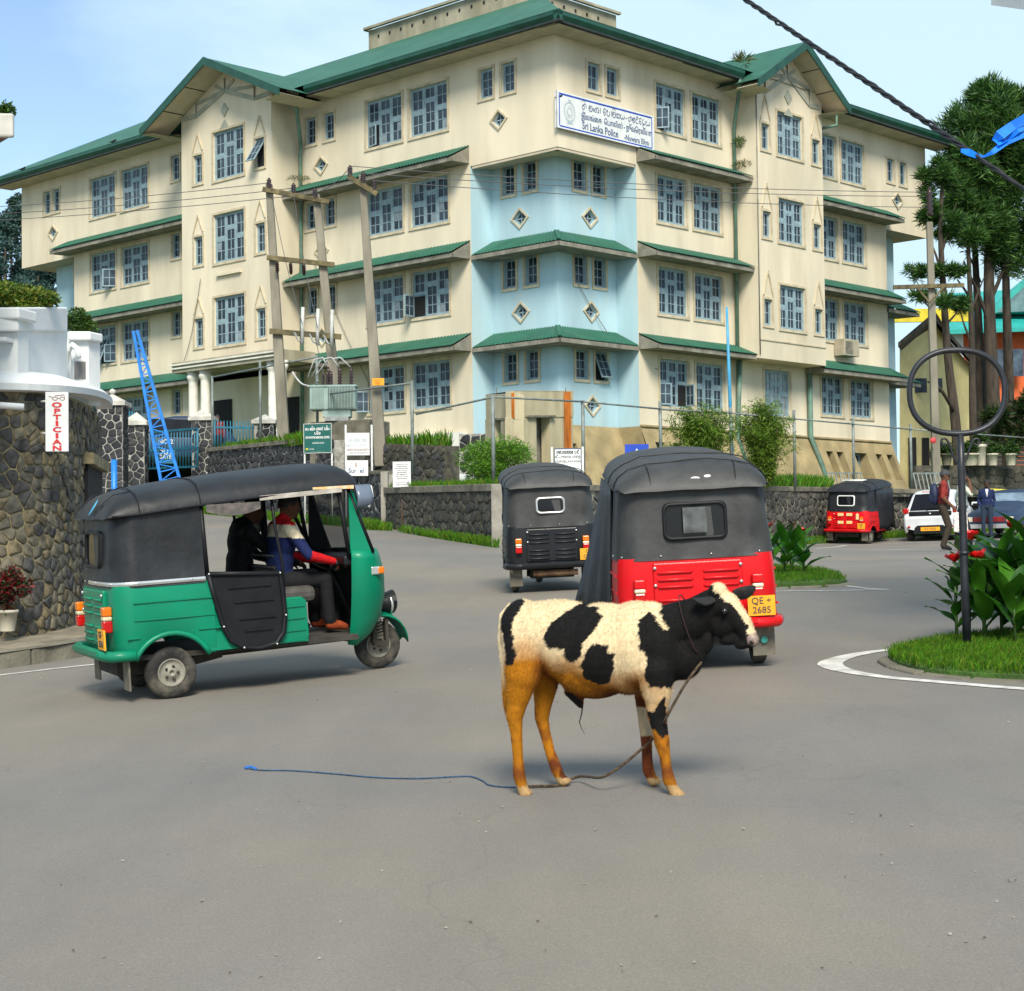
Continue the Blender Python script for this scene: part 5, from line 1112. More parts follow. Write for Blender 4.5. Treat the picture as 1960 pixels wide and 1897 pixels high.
def ring_path(n=9, xf=.36, w=.64, xr=-.44, rc=.16):
    """plan outline from the right side round the back to the left side"""
    P = [(xf, -w), (.25, -w), (.12, -w), (0, -w), (-.12, -w), (xr + rc + .06, -w)]
    for k in range(n + 1): a = rad(-90 - 90 * k / n); P.append((xr + rc + rc * math.cos(a), -w + rc + rc * math.sin(a)))
    H = P[:]; Q = H + [(xr - .012, -w * .45), (xr - .02, 0), (xr - .012, w * .45)] + [(x, -y) for x, y in H[::-1]]; return Q
def tuk(name, label, M, body, plate, s=1.0, win_frame=M_BLK, curtain=None, strip=True, detail=True, exhaust=False, louvre=None, door=None, top_mark=False, lamp_top=None, wsz=(.265, .155), hood_mat=None):
    t = thing(name, label, 'three-wheeler', M @ Matrix.Scale(s, 4))
    louvre = louvre or body; ZB, ZC = .35, .94
    # lower body skin with wheel arches
    path = ring_path(); b = MB(); rows = [[], [], [], [], []]
    def zbot(x, y): 
        if abs(y) > .6 and abs(x) < .33: return max(ZB, .20 + math.sqrt(max(0, .33 ** 2 - x * x)))
        return ZB
    fine = []
    for (x0, y0), (x1, y1) in zip(path, path[1:]):
        n = max(1, int(math.hypot(x1 - x0, y1 - y0) / .03))
        for k in range(n): fine.append((x0 + (x1 - x0) * k / n, y0 + (y1 - y0) * k / n))
    fine.append(path[-1])
    for (x, y) in fine:
        zb = zbot(x, y)
        for r_, (f, sc) in zip(rows, ((0, .97), (.12, 1.0), (.5, 1.012), (.85, 1.0), (1, .985))): r_.append((x * (1 if x > 0 else sc), y * sc, zb + (ZC - zb) * f))
    b.smooth = True; b.grid(rows); b.build('body', body, t)
    for sg in (-1, 1):
        a = MB(); a.tube([(.335 * math.cos(rad(k)), sg * .635, .20 + .335 * math.sin(rad(k))) for k in range(25, 156, 10)], .022, 8); a.build('wheel_arch', body, t)
        for z0, x0, x1 in ((.80, -.30, .34), (.66, -.30, .36), (.55, .22, .40), (.52, -.36, -.26)):
            r_ = MB(); r_.bar((x0, sg * .648, z0), (x1, sg * .648, z0), .016, .012); r_.build('side_rib', body, t)
        for x, w_ in ((.44, .12),): pass
    # rear face: engine cover with louvres, lamps, plate, bumper
    XR = -.462
    c = MB(); c.box((XR - .012, -.36, .44), (XR + .03, .36, .90)); cv = c.build('engine_cover', louvre, t, .012)
    for col in (-1, 1):
        for k in range(6):
            z = .82 - k * .058 - (.05 if k > 2 else 0); l_ = MB(); l_.tube([(XR - .014, col * .185 - .145, z), (XR - .018, col * .185 - .13, z), (XR - .018, col * .185 + .13, z), (XR - .014, col * .185 + .145, z)], [.004, .013, .013, .004], 6); l_.build('louvre', louvre, cv)
    for y in (.36, -.36):
        for z in (.86, .72): MB().lathe([(.014, 0), (.014, .014), (.001, .016)], 8, Matrix.Translation((XR - .012, y * .96, z)) @ Matrix.Rotation(rad(-90), 4, 'Y')).build('latch', M_CHROME, cv)
    for sg in (-1, 1):
        for z0, z1, m, nm in ((.70, .775, lamp_top or M_ORANGE, 'amber_lens'), (.665, .70, M_WLENS, 'clear_lens'), (.57, .665, M_REDL, 'red_lens')):
            l_ = MB(); l_.box((XR - .055, sg * .475 - .045, z0), (XR + .02, sg * .475 + .045, z1)); l_.build('tail_lamp', m, t, .012)
    bp = MB(); bp.tube([(.0 - .30, -.66, .385), (XR - .02, -.62, .385), (XR - .06, -.45, .385), (XR - .06, .45, .385), (XR - .02, .62, .385), (-.30, .66, .385)], .045, 8); bo = bp.build('bumper', body, t)
    MB().bar((XR - .10, -.45, .40), (XR - .10, .45, .40), .02, .03).build('bumper_rib', body, bo)
    p = MB(); p.box((XR - .075, -.60, .44), (XR - .062, -.38, .60)); po = p.build('number_plate', M_PLATE, t)
    Mp = lambda z: frame_on((XR - .077, -.49, z), (0, -1, 0), (0, 0, 1))
    for i, l_ in enumerate(plate): lettering(l_, .075, po, Mp(.558 - i * .075), M_TXK, xscale=1.0)
    for sg in (-1, 1):
        f = MB(); f.box((-.36, sg * .52 - .09, .10), (-.345, sg * .52 + .09, .36)); f.build('mud_flap', M_FLAP, t)
    # floor, engine, chassis
    u = MB(); u.box((-.40, -.56, .33), (1.62, .56, .37)); u.mi = 0; u.box((-.38, -.30, .20), (.15, .30, .36)); u.bar((.1, -.3, .24), (.5, -.25, .30), .07); u.bar((.1, .3, .24), (.5, .25, .30), .07); u.bar((.3, 0, .30), (1.9, 0, .33), .12, .10); u.build('chassis', M_UNDER, t)
    if exhaust: MB().tube([(-.42, .28, .27), (-.42, -.35, .27)], .045, 10).build('exhaust', M_RUST, t)
    wheel(t, 0, -.52, .21, .115, -1); wheel(t, 0, .52, .21, .115, 1)
    fw = wheel(t, 2.0, 0, .21, .11, -1)
    # canvas sides and back
    top = lambda x: 1.505 + max(0, x + .44) * .07
    cp = ring_path(xf=.30, w=.625, xr=-.435, rc=.20); rows = [[], [], [], [], []]
    fine = []
    for (x0, y0), (x1, y1) in zip(cp, cp[1:]):
        n = max(1, int(math.hypot(x1 - x0, y1 - y0) / .05))
        for k in range(n): fine.append((x0 + (x1 - x0) * k / n, y0 + (y1 - y0) * k / n))
    fine.append(cp[-1])
    for (x, y) in fine:
        for r_, (f, sc) in zip(rows, ((0, 1.025), (.06, 1.01), (.35, .985), (.75, .96), (1, .945))):
            w_ = .022 * fbm((x * 5, y * 5, f * 2.5)) * (f > 0); r_.append((x * (1 if x > 0 else sc) + w_ * .5, y * sc + w_, ZC - .02 + (top(x) - ZC + .02) * f))
    b = MB(); b.smooth = True; b.grid(rows); cn = b.build('canvas_side', hood_mat or M_CANVAS, t)
    for (x, y) in fine[2::7]: MB().lathe([(.008, 0), (.008, .006), (.001, .008)], 6, Matrix.Translation((x * 1.03 if x < 0 else x, y * 1.03, ZC + .015)) @ Matrix.Rotation(math.atan2(y, x if x < 0 else 0) , 4, 'Z') @ Matrix.Rotation(rad(90), 4, 'Y')).build('stud', M_CHROME, cn)
    if strip:
        P = [(x * (1.03 if x < 0 else 1), y * 1.03, ZC + .012) for x, y in fine if y < .2]; st = MB()
        st.grid([[(x, y, z - .016) for x, y, z in P], [(x * 1.004, y * 1.006, z) for x, y, z in P], [(x, y, z + .016) for x, y, z in P]]); st.build('aluminium_strip', M_CHROME, t)
    # rear window
    def rrect(w_, h_, r_, n=5):
        Q = []
        for cx_, cy_, a0 in ((w_ - r_, h_ - r_, 0), (-w_ + r_, h_ - r_, 90), (-w_ + r_, -h_ + r_, 180), (w_ - r_, -h_ + r_, 270)):
            for k in range(n + 1): a = rad(a0 + 90 * k / n); Q.append((cx_ + r_ * math.cos(a), cy_ + r_ * math.sin(a)))
        return Q
    xw = lambda z: -.452 + (z - .94) * .055
    o_ = rrect(wsz[0], wsz[1], .06); i_ = rrect(wsz[0] - .03, wsz[1] - .03, .05); ZW = 1.225; f = MB(); f.smooth = True
    f.grid([[(xw(ZW + z) + .01, -y, ZW + z) for y, z in o_], [(xw(ZW + z) - .028, -y * .97, ZW + z * .97) for y, z in o_], [(xw(ZW + z) - .028, -y, ZW + z) for y, z in i_], [(xw(ZW + z) - .005, -y, ZW + z) for y, z in i_]], close_u=True)
    wf = f.build('rear_window_frame', win_frame, t); g = MB(); g.poly([(xw(ZW + z) - .010, -y, ZW + z) for y, z in i_]); g.build('rear_window', M_GLASSV, wf)
    # roof
    prof = [(-1.0, 0), (-.985, .05), (-.93, .105), (-.80, .165), (-.55, .205), (-.25, .222), (0, .228), (.25, .222), (.55, .205), (.80, .165), (.93, .105), (.985, .05), (1.0, 0)]
    st_ = [(-.475, .56, 1.475, 0.0), (-.468, .575, 1.485, .10), (-.42, .60, 1.490, .52), (-.34, .615, 1.495, .80), (-.20, .625, 1.500, .96), (.0, .63, 1.520, 1.0), (.30, .63, 1.545, 1.02), (.7, .625, 1.575, 1.02), (1.1, .615, 1.600, 1.02), (1.45, .60, 1.620, 1.0), (1.60, .585, 1.625, .92), (1.68, .56, 1.620, .65), (1.70, .54, 1.610, .25), (1.66, .53, 1.595, .05)]
    rows = [[(x + (.03 * (1 - abs(py)) if i < 2 else 0) * -1, py * w_, zd + pz * hh + .014 * fbm((x * 5, py * 3, 1))) for py, pz in prof] for i, (x, w_, zd, hh) in enumerate(st_)]
    b = MB(); b.smooth = True; b.grid(rows); rf = b.build('roof', hood_mat or M_CANVAS, t); sb = rf.modifiers.new('sub', 'SUBSURF'); sb.levels = 1; sb.render_levels = 1
    for xs in (-.20, .30): 
        i = [k for k, q in enumerate(st_) if q[0] == xs][0]; MB().tube([(p_[0], p_[1] * 1.004, p_[2] + .004) for p_ in rows[i]], .006, 5).build('seam', M_BLK, rf)
    for yy in (-.34, .34): MB().tube([(-.478, yy, 1.49), (-.42, yy * 1.02, 1.605), (-.34, yy * 1.04, 1.665), (-.2, yy * 1.05, 1.69)], .004, 5).build('seam', M_BLK, rf)
    dr = MB(); P = [(x, w_ * .995, zd) for x, w_, zd, hh in st_[2:10]]; dr.tube(P, .012, 6); dr.build('drip_rail', M_BLK, rf); MB().tube([(x, -y, z) for x, y, z in P], .012, 6).build('drip_rail', M_BLK, rf)
    # frame hoops and far-side bars
    for sg in (-1, 1):
        MB().tube([(.33, sg * .60, .94), (.31, sg * .585, 1.55)], .02, 8).build('hoop', M_BLK, t)
        MB().tube([(.98, sg * .57, .72), (.98, sg * .57, 1.02), (.94, sg * .56, 1.30), (.92, sg * .55, 1.60)], .014, 8).build('pillar', M_BLK, t)
        MB().tube([(1.60, sg * .50, 1.02), (1.52, sg * .535, 1.62)], .02, 8).build('pillar', M_BLK, t)
    # seats
    MB().box((-.10, -.52, .62), (.40, .52, .76)).build('rear_seat', M_SEAT, t, .04); MB().box((-.20, -.52, .74), (-.10, .52, 1.20)).build('rear_backrest', M_SEAT, t, .04)
    MB().box((1.0, -.30, .66), (1.36, .30, .80)).build('driver_seat', M_SEAT, t, .05); MB().box((.93, -.44, .80), (.98, .44, 1.0)).build('driver_backrest', M_BLK, t, .02)
    for z in (1.08, .98): MB().tube([(.93, -.50, z), (.93, .55, z)], .012, 6).build('grab_rail', M_BLK, t)
    # front panel under the driver's seat
    for sg in (-1, 1):
        f = MB(); f.prism([(.92, sg * .615, .36), (1.13, sg * .60, .36), (1.17, sg * .60, .40), (1.16, sg * .60, .70), (1.12, sg * .60, .735), (.92, sg * .615, .735)], (0, -sg * .05, 0)); f.build('seat_panel', body, t, .01)
        for z in (.66, .56, .46): MB().bar((.94, sg * .620, z), (1.14, sg * .606, z), .008, .012).build('side_rib', body, t)
    for sg in (-1, 1):
        q_ = MB(); q_.prism([(.30, sg * .632, .36), (1.16, sg * .596, .36), (1.16, sg * .596, .50), (.95, sg * .606, .50), (.66, sg * .616, .54), (.50, sg * .622, .66), (.42, sg * .628, .80), (.37, sg * .632, .93), (.30, sg * .632, .93)], (0, -sg * .03, 0)); q_.build('sill', body, t)
    # front cowl
    Z = [(.27, 1.74, .34), (.36, 1.87, .40), (.5, 1.96, .45), (.68, 2.0, .495), (.86, 1.995, .525), (1.0, 1.96, .54), (1.07, 1.93, .54)]; rows = []
    for z, xf, w_ in Z:
        r_ = []
        for k in range(17):
            a = rad(-90 + 180 * k / 16); cx_ = 1.60; ex = .62
            ca, sa = math.cos(a), math.sin(a); r_.append((cx_ + (xf - cx_) * abs(ca) ** ex * (1 if ca >= 0 else -1), w_ * (abs(sa) ** .8) * (1 if sa >= 0 else -1), z))
        rows.append([(1.60, -w_, z)] + r_ + [(1.60, w_, z)])
    b = MB(); b.smooth = True; b.grid(rows); cw = b.build('front_cowl', [body, M_BLK], t); so_ = cw.modifiers.new('thick', 'SOLIDIFY'); so_.thickness = .02; so_.offset = 1; so_.material_offset = 1
    MB().tube([(p_[0] + .004, p_[1] * 1.006, 1.0) for p_ in rows[5][1:-1]], .007, 6).build('cowl_seam', M_BLK, cw)
    MB().box((1.55, -.50, .95), (1.80, .50, 1.04)).build('dashboard', M_BLK, t, .02)
    for sg in (-1, 1):
        l_ = MB(); l_.box((1.78, sg * .50 - .03, .86), (1.86, sg * .50 + .02, .93)); l_.build('indicator_base', M_CHROME, t, .01); MB().box((1.84, sg * .50 - .035, .865), (1.90, sg * .50 + .012, .925)).build('indicator', M_ORANGE, t, .012)
    # windscreen
    wsx = lambda y, f: (1.90 - .10 * (abs(y) / .53) ** 2.5) + ((1.66 - .04 * (abs(y) / .5) ** 2) - (1.90 - .10 * (abs(y) / .53) ** 2.5)) * f
    ws = lambda u, f: (wsx(u * .52, f), u * (.525 - .02 * f), 1.06 + .55 * f)
    b = MB(); b.smooth = True; b.grid([[ws(-1 + 2 * i / 12, j / 4) for i in range(13)] for j in range(5)]); wg = b.build('windscreen', M_WINDS, t)
    MB().tube([ws(-1, 0), ws(-1, .5), ws(-1, 1), ws(-.5, 1), ws(0, 1), ws(.5, 1), ws(1, 1), ws(1, .5), ws(1, 0), ws(.5, 0), ws(0, 0), ws(-.5, 0), ws(-1, 0)], .017, 6).build('windscreen_frame', M_BLK, wg)
    MB().prism([(1.60, -.535, 1.06), (1.90 - .10, -.53, 1.06), (1.66, -.515, 1.59), (1.62, -.515, 1.59)], (0, .02, 0)).build('side_post', body, t); MB().prism([(1.60, .515, 1.06), (1.80, .51, 1.06), (1.66, .495, 1.59), (1.62, .495, 1.59)], (0, .02, 0)).build('side_post', M_BLK if door else body, t)
    # front mudguard, fork, lamp
    rows = []
    for k in range(12):
        a = rad(8 + 150 * k / 11); rr = .265 + .03 * math.sin(rad(180 * k / 11)); tap = .55 + .45 * math.sin(rad(20 + 150 * k / 11))
        rows.append([(2.0 + rr * math.cos(a), y * tap, .215 + rr * math.sin(a) - .06 * (abs(y) / .13) ** 2 * .5) for y in (-.14, -.115, -.06, 0, .06, .115, .14)])
    b = MB(); b.smooth = True; b.grid(rows); mg = b.build('front_mudguard', body, t); so_ = mg.modifiers.new('thick', 'SOLIDIFY'); so_.thickness = .012
    b = MB(); b.bar((1.98, -.085, .56), (1.93, -.085, .24), .03, .05); b.bar((2.06, -.085, .44), (2.06, -.085, .22), .03, .05); b.bar((1.93, -.09, .24), (2.07, -.09, .22), .035, .05); b.build('front_fork', M_UNDER, t)
    P = [(1.985 + .028 * math.cos(k * .9), -.105 + .028 * math.sin(k * .9), .26 + k * .0042) for k in range(56)]; MB().tube(P, .006, 5).build('spring', M_RIM, t)
    hl = MB(); Mh = Matrix.Translation((2.02, 0, .565)) @ Matrix.Rotation(rad(90), 4, 'Y') ; hl.lathe([(.004, -.06), (.05, -.03), (.085, .03), (.098, .09), (.098, .125), (.09, .15), (.06, .172), (.001, .18)], 18, Mh, cap=False); ho = hl.build('headlamp', M_BLK, t); MB().lathe([(.101, .10), (.104, .11), (.101, .12)], 18, Mh, cap=False).build('headlamp_rim', M_CHROME, ho)
    b = MB(); b.smooth = True; b.grid([[(2.0 + x, (.10 + .008) * math.sin(rad(a)) * (.55 + x * 3.0), .57 + (.10 + .008) * math.cos(rad(a)) * (.55 + x * 3.0)) for a in range(-80, 81, 16)] for x in (.0, .07, .14, .17)]); b.build('lamp_peak', M_BLK, ho)
    # handlebar and mirrors
    b = MB(); b.tube([(1.55, -.34, .98), (1.58, -.15, .93), (1.60, 0, .91), (1.58, .15, .93), (1.55, .34, .98)], .016, 8); b.tube([(1.60, 0, .91), (1.82, 0, .40)], .03, 8); b.build('handlebar', M_BLK, t)
    if door: 
        # removable plastic half door on the right side
        Q = [(.32, .985), (.36, .80), (.42, .55), (.48, .43), (.58, .365), (.72, .345), (.86, .37), (.93, .46), (.95, .60), (.94, .80), (.92, .95), (.62, .965)]
        d_ = MB(); d_.prism([(x, -.652, z) for x, z in Q], (0, .03, 0)); do = d_.build('half_door', M_BLK, t, .008)
        MB().tube([(x, -.655, z) for x, z in Q] + [(Q[0][0], -.655, Q[0][1])], .022, 6).build('door_rim', M_BLK, do)
        for z, x0, x1 in ((.86, .48, .84), (.74, .52, .86), (.60, .56, .87), (.50, .60, .84)): MB().bar((x0, -.660, z), (x1, -.660, z), .012, .014).build('door_rib', M_BLK, do)
        for x, z in Q[::2]: MB().lathe([(.009, 0), (.009, .01), (.001, .012)], 6, Matrix.Translation((x, -.676, z)) @ Matrix.Rotation(rad(90), 4, 'X')).build('stud', M_CHROME, do)
        # rolled printed flap under the roof edge and the white valance
        v = MB(); v.smooth = True; v.grid([[(.34 + .46 * i / 12, -.64 - .012 * math.sin(i), 1.545 - .10 * j / 3 * math.sin(rad(35 + 110 * i / 12)) ) for i in range(13)] for j in range(4)]); v.build('rolled_flap', mat('printed_flap', (.03, .03, .03), .5, .5, 14, col2=(.16, .13, .11)), t)
        v = MB(); v.grid([[(.80 + .72 * i / 8, -.628, 1.592 + .028 * i / 8) for i in range(9)], [(.80 + .72 * i / 8, -.622, 1.552 + .03 * i / 8) for i in range(9)]]); v.build('valance', mat('pale_valance', (.50, .46, .40), .7, .2, 8), t)
        v = MB(); v.grid([[(1.26 + .38 * i / 6, -.632 + .04 * i / 6, 1.635) for i in range(7)], [(1.26 + .38 * i / 6, -.636 + .04 * i / 6, 1.605 + .012 * (1 - i / 6)) for i in range(7)]]); v.build('orange_trim', mat('orange_trim', (.50, .20, .03), .5, .7, 22, col2=(.6, .55, .4)), t)
        # wing shade beside the windscreen, far mirror and amber reflector
        w_ = MB(); w_.smooth = True; w_.grid([[(1.66 + .14 * i / 5, -.56 - .05 * math.sin(rad(180 * j / 5)), 1.60 - .17 * j / 5 * (1 - .1 * i / 5) + .03 * (1 if j == 0 else 0)) for i in range(6)] for j in range(6)]); so2 = w_.build('wing_shade', mat('grey_blue_plastic', (.12, .15, .20), .25, .15, 4), t); k_ = so2.modifiers.new('thick', 'SOLIDIFY'); k_.thickness = .012
        MB().tube([(1.80, -.57, 1.62), (1.81, -.575, 1.53), (1.77, -.58, 1.44)], .012, 6).build('shade_edge', M_LETTER_W, so2)
        MB().lathe([(.001, 0), (.065, 0), (.07, .012), (.001, .03)], 16, Matrix.Translation((1.42, .60, 1.10)) @ Matrix.Rotation(rad(105), 4, 'X')).build('amber_mirror', mat('amber_mirror', (.42, .14, .01), .35, .3, 9), t)
        MB().lathe([(.001, 0), (.075, 0), (.08, .01), (.001, .02)], 16, Matrix.Translation((1.12, .57, 1.32)) @ Matrix.Rotation(rad(90), 4, 'X')).build('round_mirror', M_FUSE, t)
        b = MB(); b.tube([(1.18, .52, 1.60), (1.20, .53, 1.20), (1.22, .53, .98)], .035, 8); b.tube([(1.38, .52, 1.60), (1.62, .53, 1.08)], .018, 6); b.bar((1.18, .535, 1.04), (1.62, .535, 1.02), .03, .08); b.build('far_door_frame', M_BLK, t)
        st2 = MB(); st2.smooth = True; st2.poly([(-.405 - .0 , -.17 + .035 * math.cos(rad(a)) * 1.0, 1.50 + .085 * math.sin(rad(a))) for a in range(0, 360, 20)])
        o_ = MB(); o_.lathe([(.001, .004), (.5, .004), (.5, 0)], 20); q_ = o_.build('roof_sticker', mat('blue_sticker', (.01, .16, .55), .3, .5, 16, col2=(.1, .45, .3)), t)
        nn_ = Vector((-.82, 0, .57)).normalized(); r_ = Vector((0, -1, 0)); u_ = nn_.cross(r_); q_.matrix_local = Matrix(((r_.x * .08, u_.x * .15, nn_.x * .1, -.472), (r_.y * .08, u_.y * .15, nn_.y * .1, -.20), (r_.z * .08, u_.z * .15, nn_.z * .1, 1.572), (0, 0, 0, 1)))
    if curtain:
        sg, out = curtain; c_ = MB(); c_.smooth = True; rows = []
        for j in range(9):
            f = j / 8; rows.append([(.26 + (1.30 + .05 * f) * i / 14, sg * (.615 + out * f ** 1.2 * (.15 + .85 * i / 14) + .018 * math.sin(i * 1.3 + f * 2) * f), 1.54 + .05 * i / 14 - (1.16 + .03 * math.sin(i)) * f) for i in range(15)])
        c_.grid(rows); co = c_.build('side_curtain', M_CANVAS, t); k_ = co.modifiers.new('thick', 'SOLIDIFY'); k_.thickness = .006
    if top_mark:
        for y, z, k in ((-.12, 1.58, 1.0), (-.02, 1.565, 1.3)): MB().poly([(-.462 + (z - 1.54) * .5, y + .03 * k * math.cos(rad(a)), z + .012 * k * math.sin(rad(a * 1.0))) for a in range(0, 360, 40)]).build('bird_dropping', M_LETTER_W, t)
    return t
M_FADED = mat('faded_vinyl', (0.042, 0.043, 0.043), .55, .2, 4, bump=.45, bscale=6, spec=.38, dirt=.3, dscale=2.5, dcol=(.07, .07, .066))
P_GREEN, P_RED, P_BLACK = paint('green_paint', (0.0, 0.20, 0.105)), paint('red_paint', (0.62, 0.004, 0.008)), paint('black_paint', (0.012, 0.014, 0.017))
def place_by_wheel(px, py, head, lx, ly, s):
    """stand a vehicle so that its wheel at local (lx, ly) touches the ground at a pixel"""
    g = gnd(px, py); M = ground_frame(g.x, g.y, head); v = M.to_3x3() @ Vector((lx, ly, 0)) * s
    return ground_frame(g.x - v.x, g.y - v.y, head)
GREEN_M = place_by_wheel(331, 1337, rad(26), 0, -.55, .99)
TUK_G = tuk('three_wheeler', 'green three-wheeler with black canvas roof driving past on the left', GREEN_M, P_GREEN, ['GF ·', '3541'], .99, door=True)
RED_M = place_by_wheel(1452, 1268, rad(90.5), 0, -.52, .98)
TUK_R = tuk('three_wheeler', 'red three-wheeler seen from behind, its tail hidden by the calf', RED_M, P_RED, ['QE ÷', '2685'], .98, strip=False, curtain=(1, .30), top_mark=True, lamp_top=P_RED, hood_mat=M_FADED)
BLACK_M = place_by_wheel(986, 1133, rad(94), 0, .52, .94)
tuk('three_wheeler', 'black three-wheeler seen from behind beside the red one', BLACK_M, P_BLACK, ['Q', 'CPE'], .94, win_frame=M_CHROME, strip=False, exhaust=True, wsz=(.21, .12), hood_mat=M_FADED)
FAR_M = place_by_wheel(1664, 1041, rad(57), 0, -.52, 1.0)
FT = tuk('three_wheeler', 'small red three-wheeler parked far off before the stone wall', FAR_M, P_RED, ['QE', '71'], 1.0, strip=False, curtain=(-1, .05), win_frame=M_LETTER_W)
M_GOLD = mat('gold_sticker', (.75, .42, .04), .4, .3, 14, col2=(.7, .65, .5))
for y in (-.12, .14):
    for z in (.80, .58): MB().box((-.492, y - .085, z), (-.486, y + .085, z + .08)).build('sticker', M_GOLD, FT)
MB().box((-.492, -.40, .70), (-.486, -.32, .86)).build('sticker', M_GOLD, FT)
b = MB(); b.tube([(.0, -.3, 1.79), (.35, -.3, 1.81)], .015, 6); b.tube([(.0, .3, 1.79), (.35, .3, 1.81)], .015, 6); b.tube([(.0, -.3, 1.79), (.0, .3, 1.79)], .015, 6); b.tube([(.35, -.3, 1.81), (.35, .3, 1.81)], .015, 6); b.build('roof_rack', M_LETTER_W, FT)
MB().box((-.492, -.09, 1.13), (-.4885, .10, 1.335)).build('windscreen_glimpse', mat('glimpse_grey', (.10, .11, .11), .6, .4, 6), TUK_R)  # patch added on opaque rear glass for the seat and windscreen seen through
MB().prism([(-.392 + 0 * k, -.52 + .03 * math.cos(k * 1.05), .23 + .03 * math.sin(k * 1.05)) for k in range(6)], (.004, 0, 0)).build('flap_emblem', mat('teal_emblem', (.03, .30, .24), .6, .3, 20), TUK_R)
# ================================================================== PARKED CARS
def loft_car(name, label, M, m, L_, W_, stations, glass, wheels, parts):
    t = thing(name, label, 'car', M)
    rows = []
    for (x, zb, zm, zt, wb, wm, wt) in stations:
        H = [(wb, zb), (wm, zb + .12), (wm, zm), (wt + (wm - wt) * .25, zm + (zt - zm) * .35 if zt - zm > .2 else zm + (zt - zm) * .6), (wt, zt - .03), (wt * .8, zt)]
        rows.append([(x, -y, z) for y, z in H] + [(x, y, z) for y, z in H[::-1]])
    b = MB(); b.smooth = True; b.grid(rows); b.poly(rows[0][::-1]); b.poly(rows[-1]); o = b.build('body', m, t); s_ = o.modifiers.new('sub', 'SUBSURF'); s_.levels = 1; s_.render_levels = 1
    for nm, poly, mm in glass: MB().poly(poly).build(nm, mm, t)
    for x, y, r in wheels: wheel(t, x, y, r, .17, -1 if y < 0 else 1)
    parts(t); return t
WP = paint('white_car_paint', (0.62, 0.65, 0.66)); NP = paint('navy_car_paint', (0.018, 0.035, 0.075))
def wparts(t):
    MB().box((-.075, -.60, .72), (.03, .60, .86)).build('tailgate_panel', M_BLK, t, .03)
    for sg in (-1, 1):
        MB().box((-.05, sg * .70 - .09, .80), (.10, sg * .70 + .07, .95)).build('tail_lamp', M_REDL, t, .03); MB().lathe([(.001, 0), (.04, 0), (.04, .02), (.001, .025)], 10, Matrix.Translation((-.07, sg * .60, .42)) @ Matrix.Rotation(rad(-90), 4, 'Y')).build('reflector', M_REDL, t)
        MB().box((2.15, sg * .80, .92), (2.3, sg * .95, 1.02)).build('mirror', WP, t, .02)
    p = MB(); p.prism([(-.095, -.48, .22), (-.095, .48, .22), (-.085, .44, .40), (-.08, .36, .46), (-.08, -.36, .46), (-.085, -.44, .40)], (.02, 0, 0)); p.build('bumper_recess', M_BLK, t)
    q = MB().box((-.112, -.27, .30), (-.098, .27, .41)).build('number_plate', M_PLATE, t); lettering('KV-3030', .09, q, frame_on((-.113, 0, .355), (0, -1, 0), (0, 0, 1)), M_TXK)
    MB().tube([(-.03, .1, .90), (-.01, -.12, .96), (-.02, -.3, .93)], .014, 6).build('rear_wiper', M_BLK, t); MB().lathe([(.001, 0), (.035, 0), (.035, .01), (.001, .01)], 12, Matrix.Translation((-.085, 0, .79)) @ Matrix.Rotation(rad(-90), 4, 'Y') @ Matrix.Diagonal((.6, 1, 1, 1))).build('badge', M_CHROME, t)
    MB().box((.24, -.26, 1.385), (.32, .26, 1.41)).build('brake_light', M_REDL, t)
g = gnd(1783, 1036)
loft_car('parked_car', 'white hatchback with an orange plate parked nose-in by the wall', ground_frame(g.x, g.y, rad(66)), WP, 3.4, 1.6,
    [(-.08, .30, .62, .66, .60, .70, .66), (-.04, .24, .70, .80, .70, .76, .70), (.06, .22, .82, 1.02, .74, .79, .64), (.30, .22, .86, 1.36, .76, .80, .56), (.55, .22, .88, 1.43, .77, .80, .57), (1.3, .22, .88, 1.46, .77, .80, .58), (1.75, .22, .88, 1.40, .77, .80, .56), (2.35, .22, .88, .98, .77, .80, .62), (2.9, .24, .80, .86, .75, .78, .60), (3.3, .28, .62, .68, .66, .72, .60), (3.4, .34, .55, .58, .5, .6, .5)],
    [('rear_window', [(-.005, -.58, .88), (-.005, .58, .88), (.235, .45, 1.34), (.235, -.45, 1.34)], M_GLASSV), ('side_window', [(.62, -.80, .93), (1.95, -.79, .93), (1.62, -.665, 1.34), (.66, -.665, 1.36)], M_GLASSV), ('side_window', [(.62, .80, .93), (1.95, .79, .93), (1.62, .665, 1.34), (.66, .665, 1.36)], M_GLASSV)],
    [(.55, -.68, .27), (.55, .68, .27), (2.75, -.68, .27), (2.75, .68, .27)], wparts)
def nparts(t):
    MB().box((3.94, -.45, .48), (4.0, .45, .62)).build('grille', mat('red_grille', (.22, .012, .012), .5, .2, 9), t, .01)
    for sg in (-1, 1): MB().box((3.93, sg * .58 - .1, .48), (3.99, sg * .58 + .1, .62)).build('headlamp', M_WLENS, t, .02); MB().box((2.45, sg * .78, .90), (2.58, sg * .90, .98)).build('mirror', M_BLK, t, .01)
    MB().bar((4.02, -.72, .36), (4.02, .72, .36), .08, .12).build('bumper', M_CHROME, t)
    for sg in (-1, 1): MB().tube([(2.42, sg * .76, .86), (1.75, sg * .60, 1.30), (.9, sg * .60, 1.30), (.4, sg * .70, .90)], .02, 6).build('window_trim', mat('pale_trim', (.35, .4, .45), .4, .1, 4), t)
g = gnd(1918, 1031)
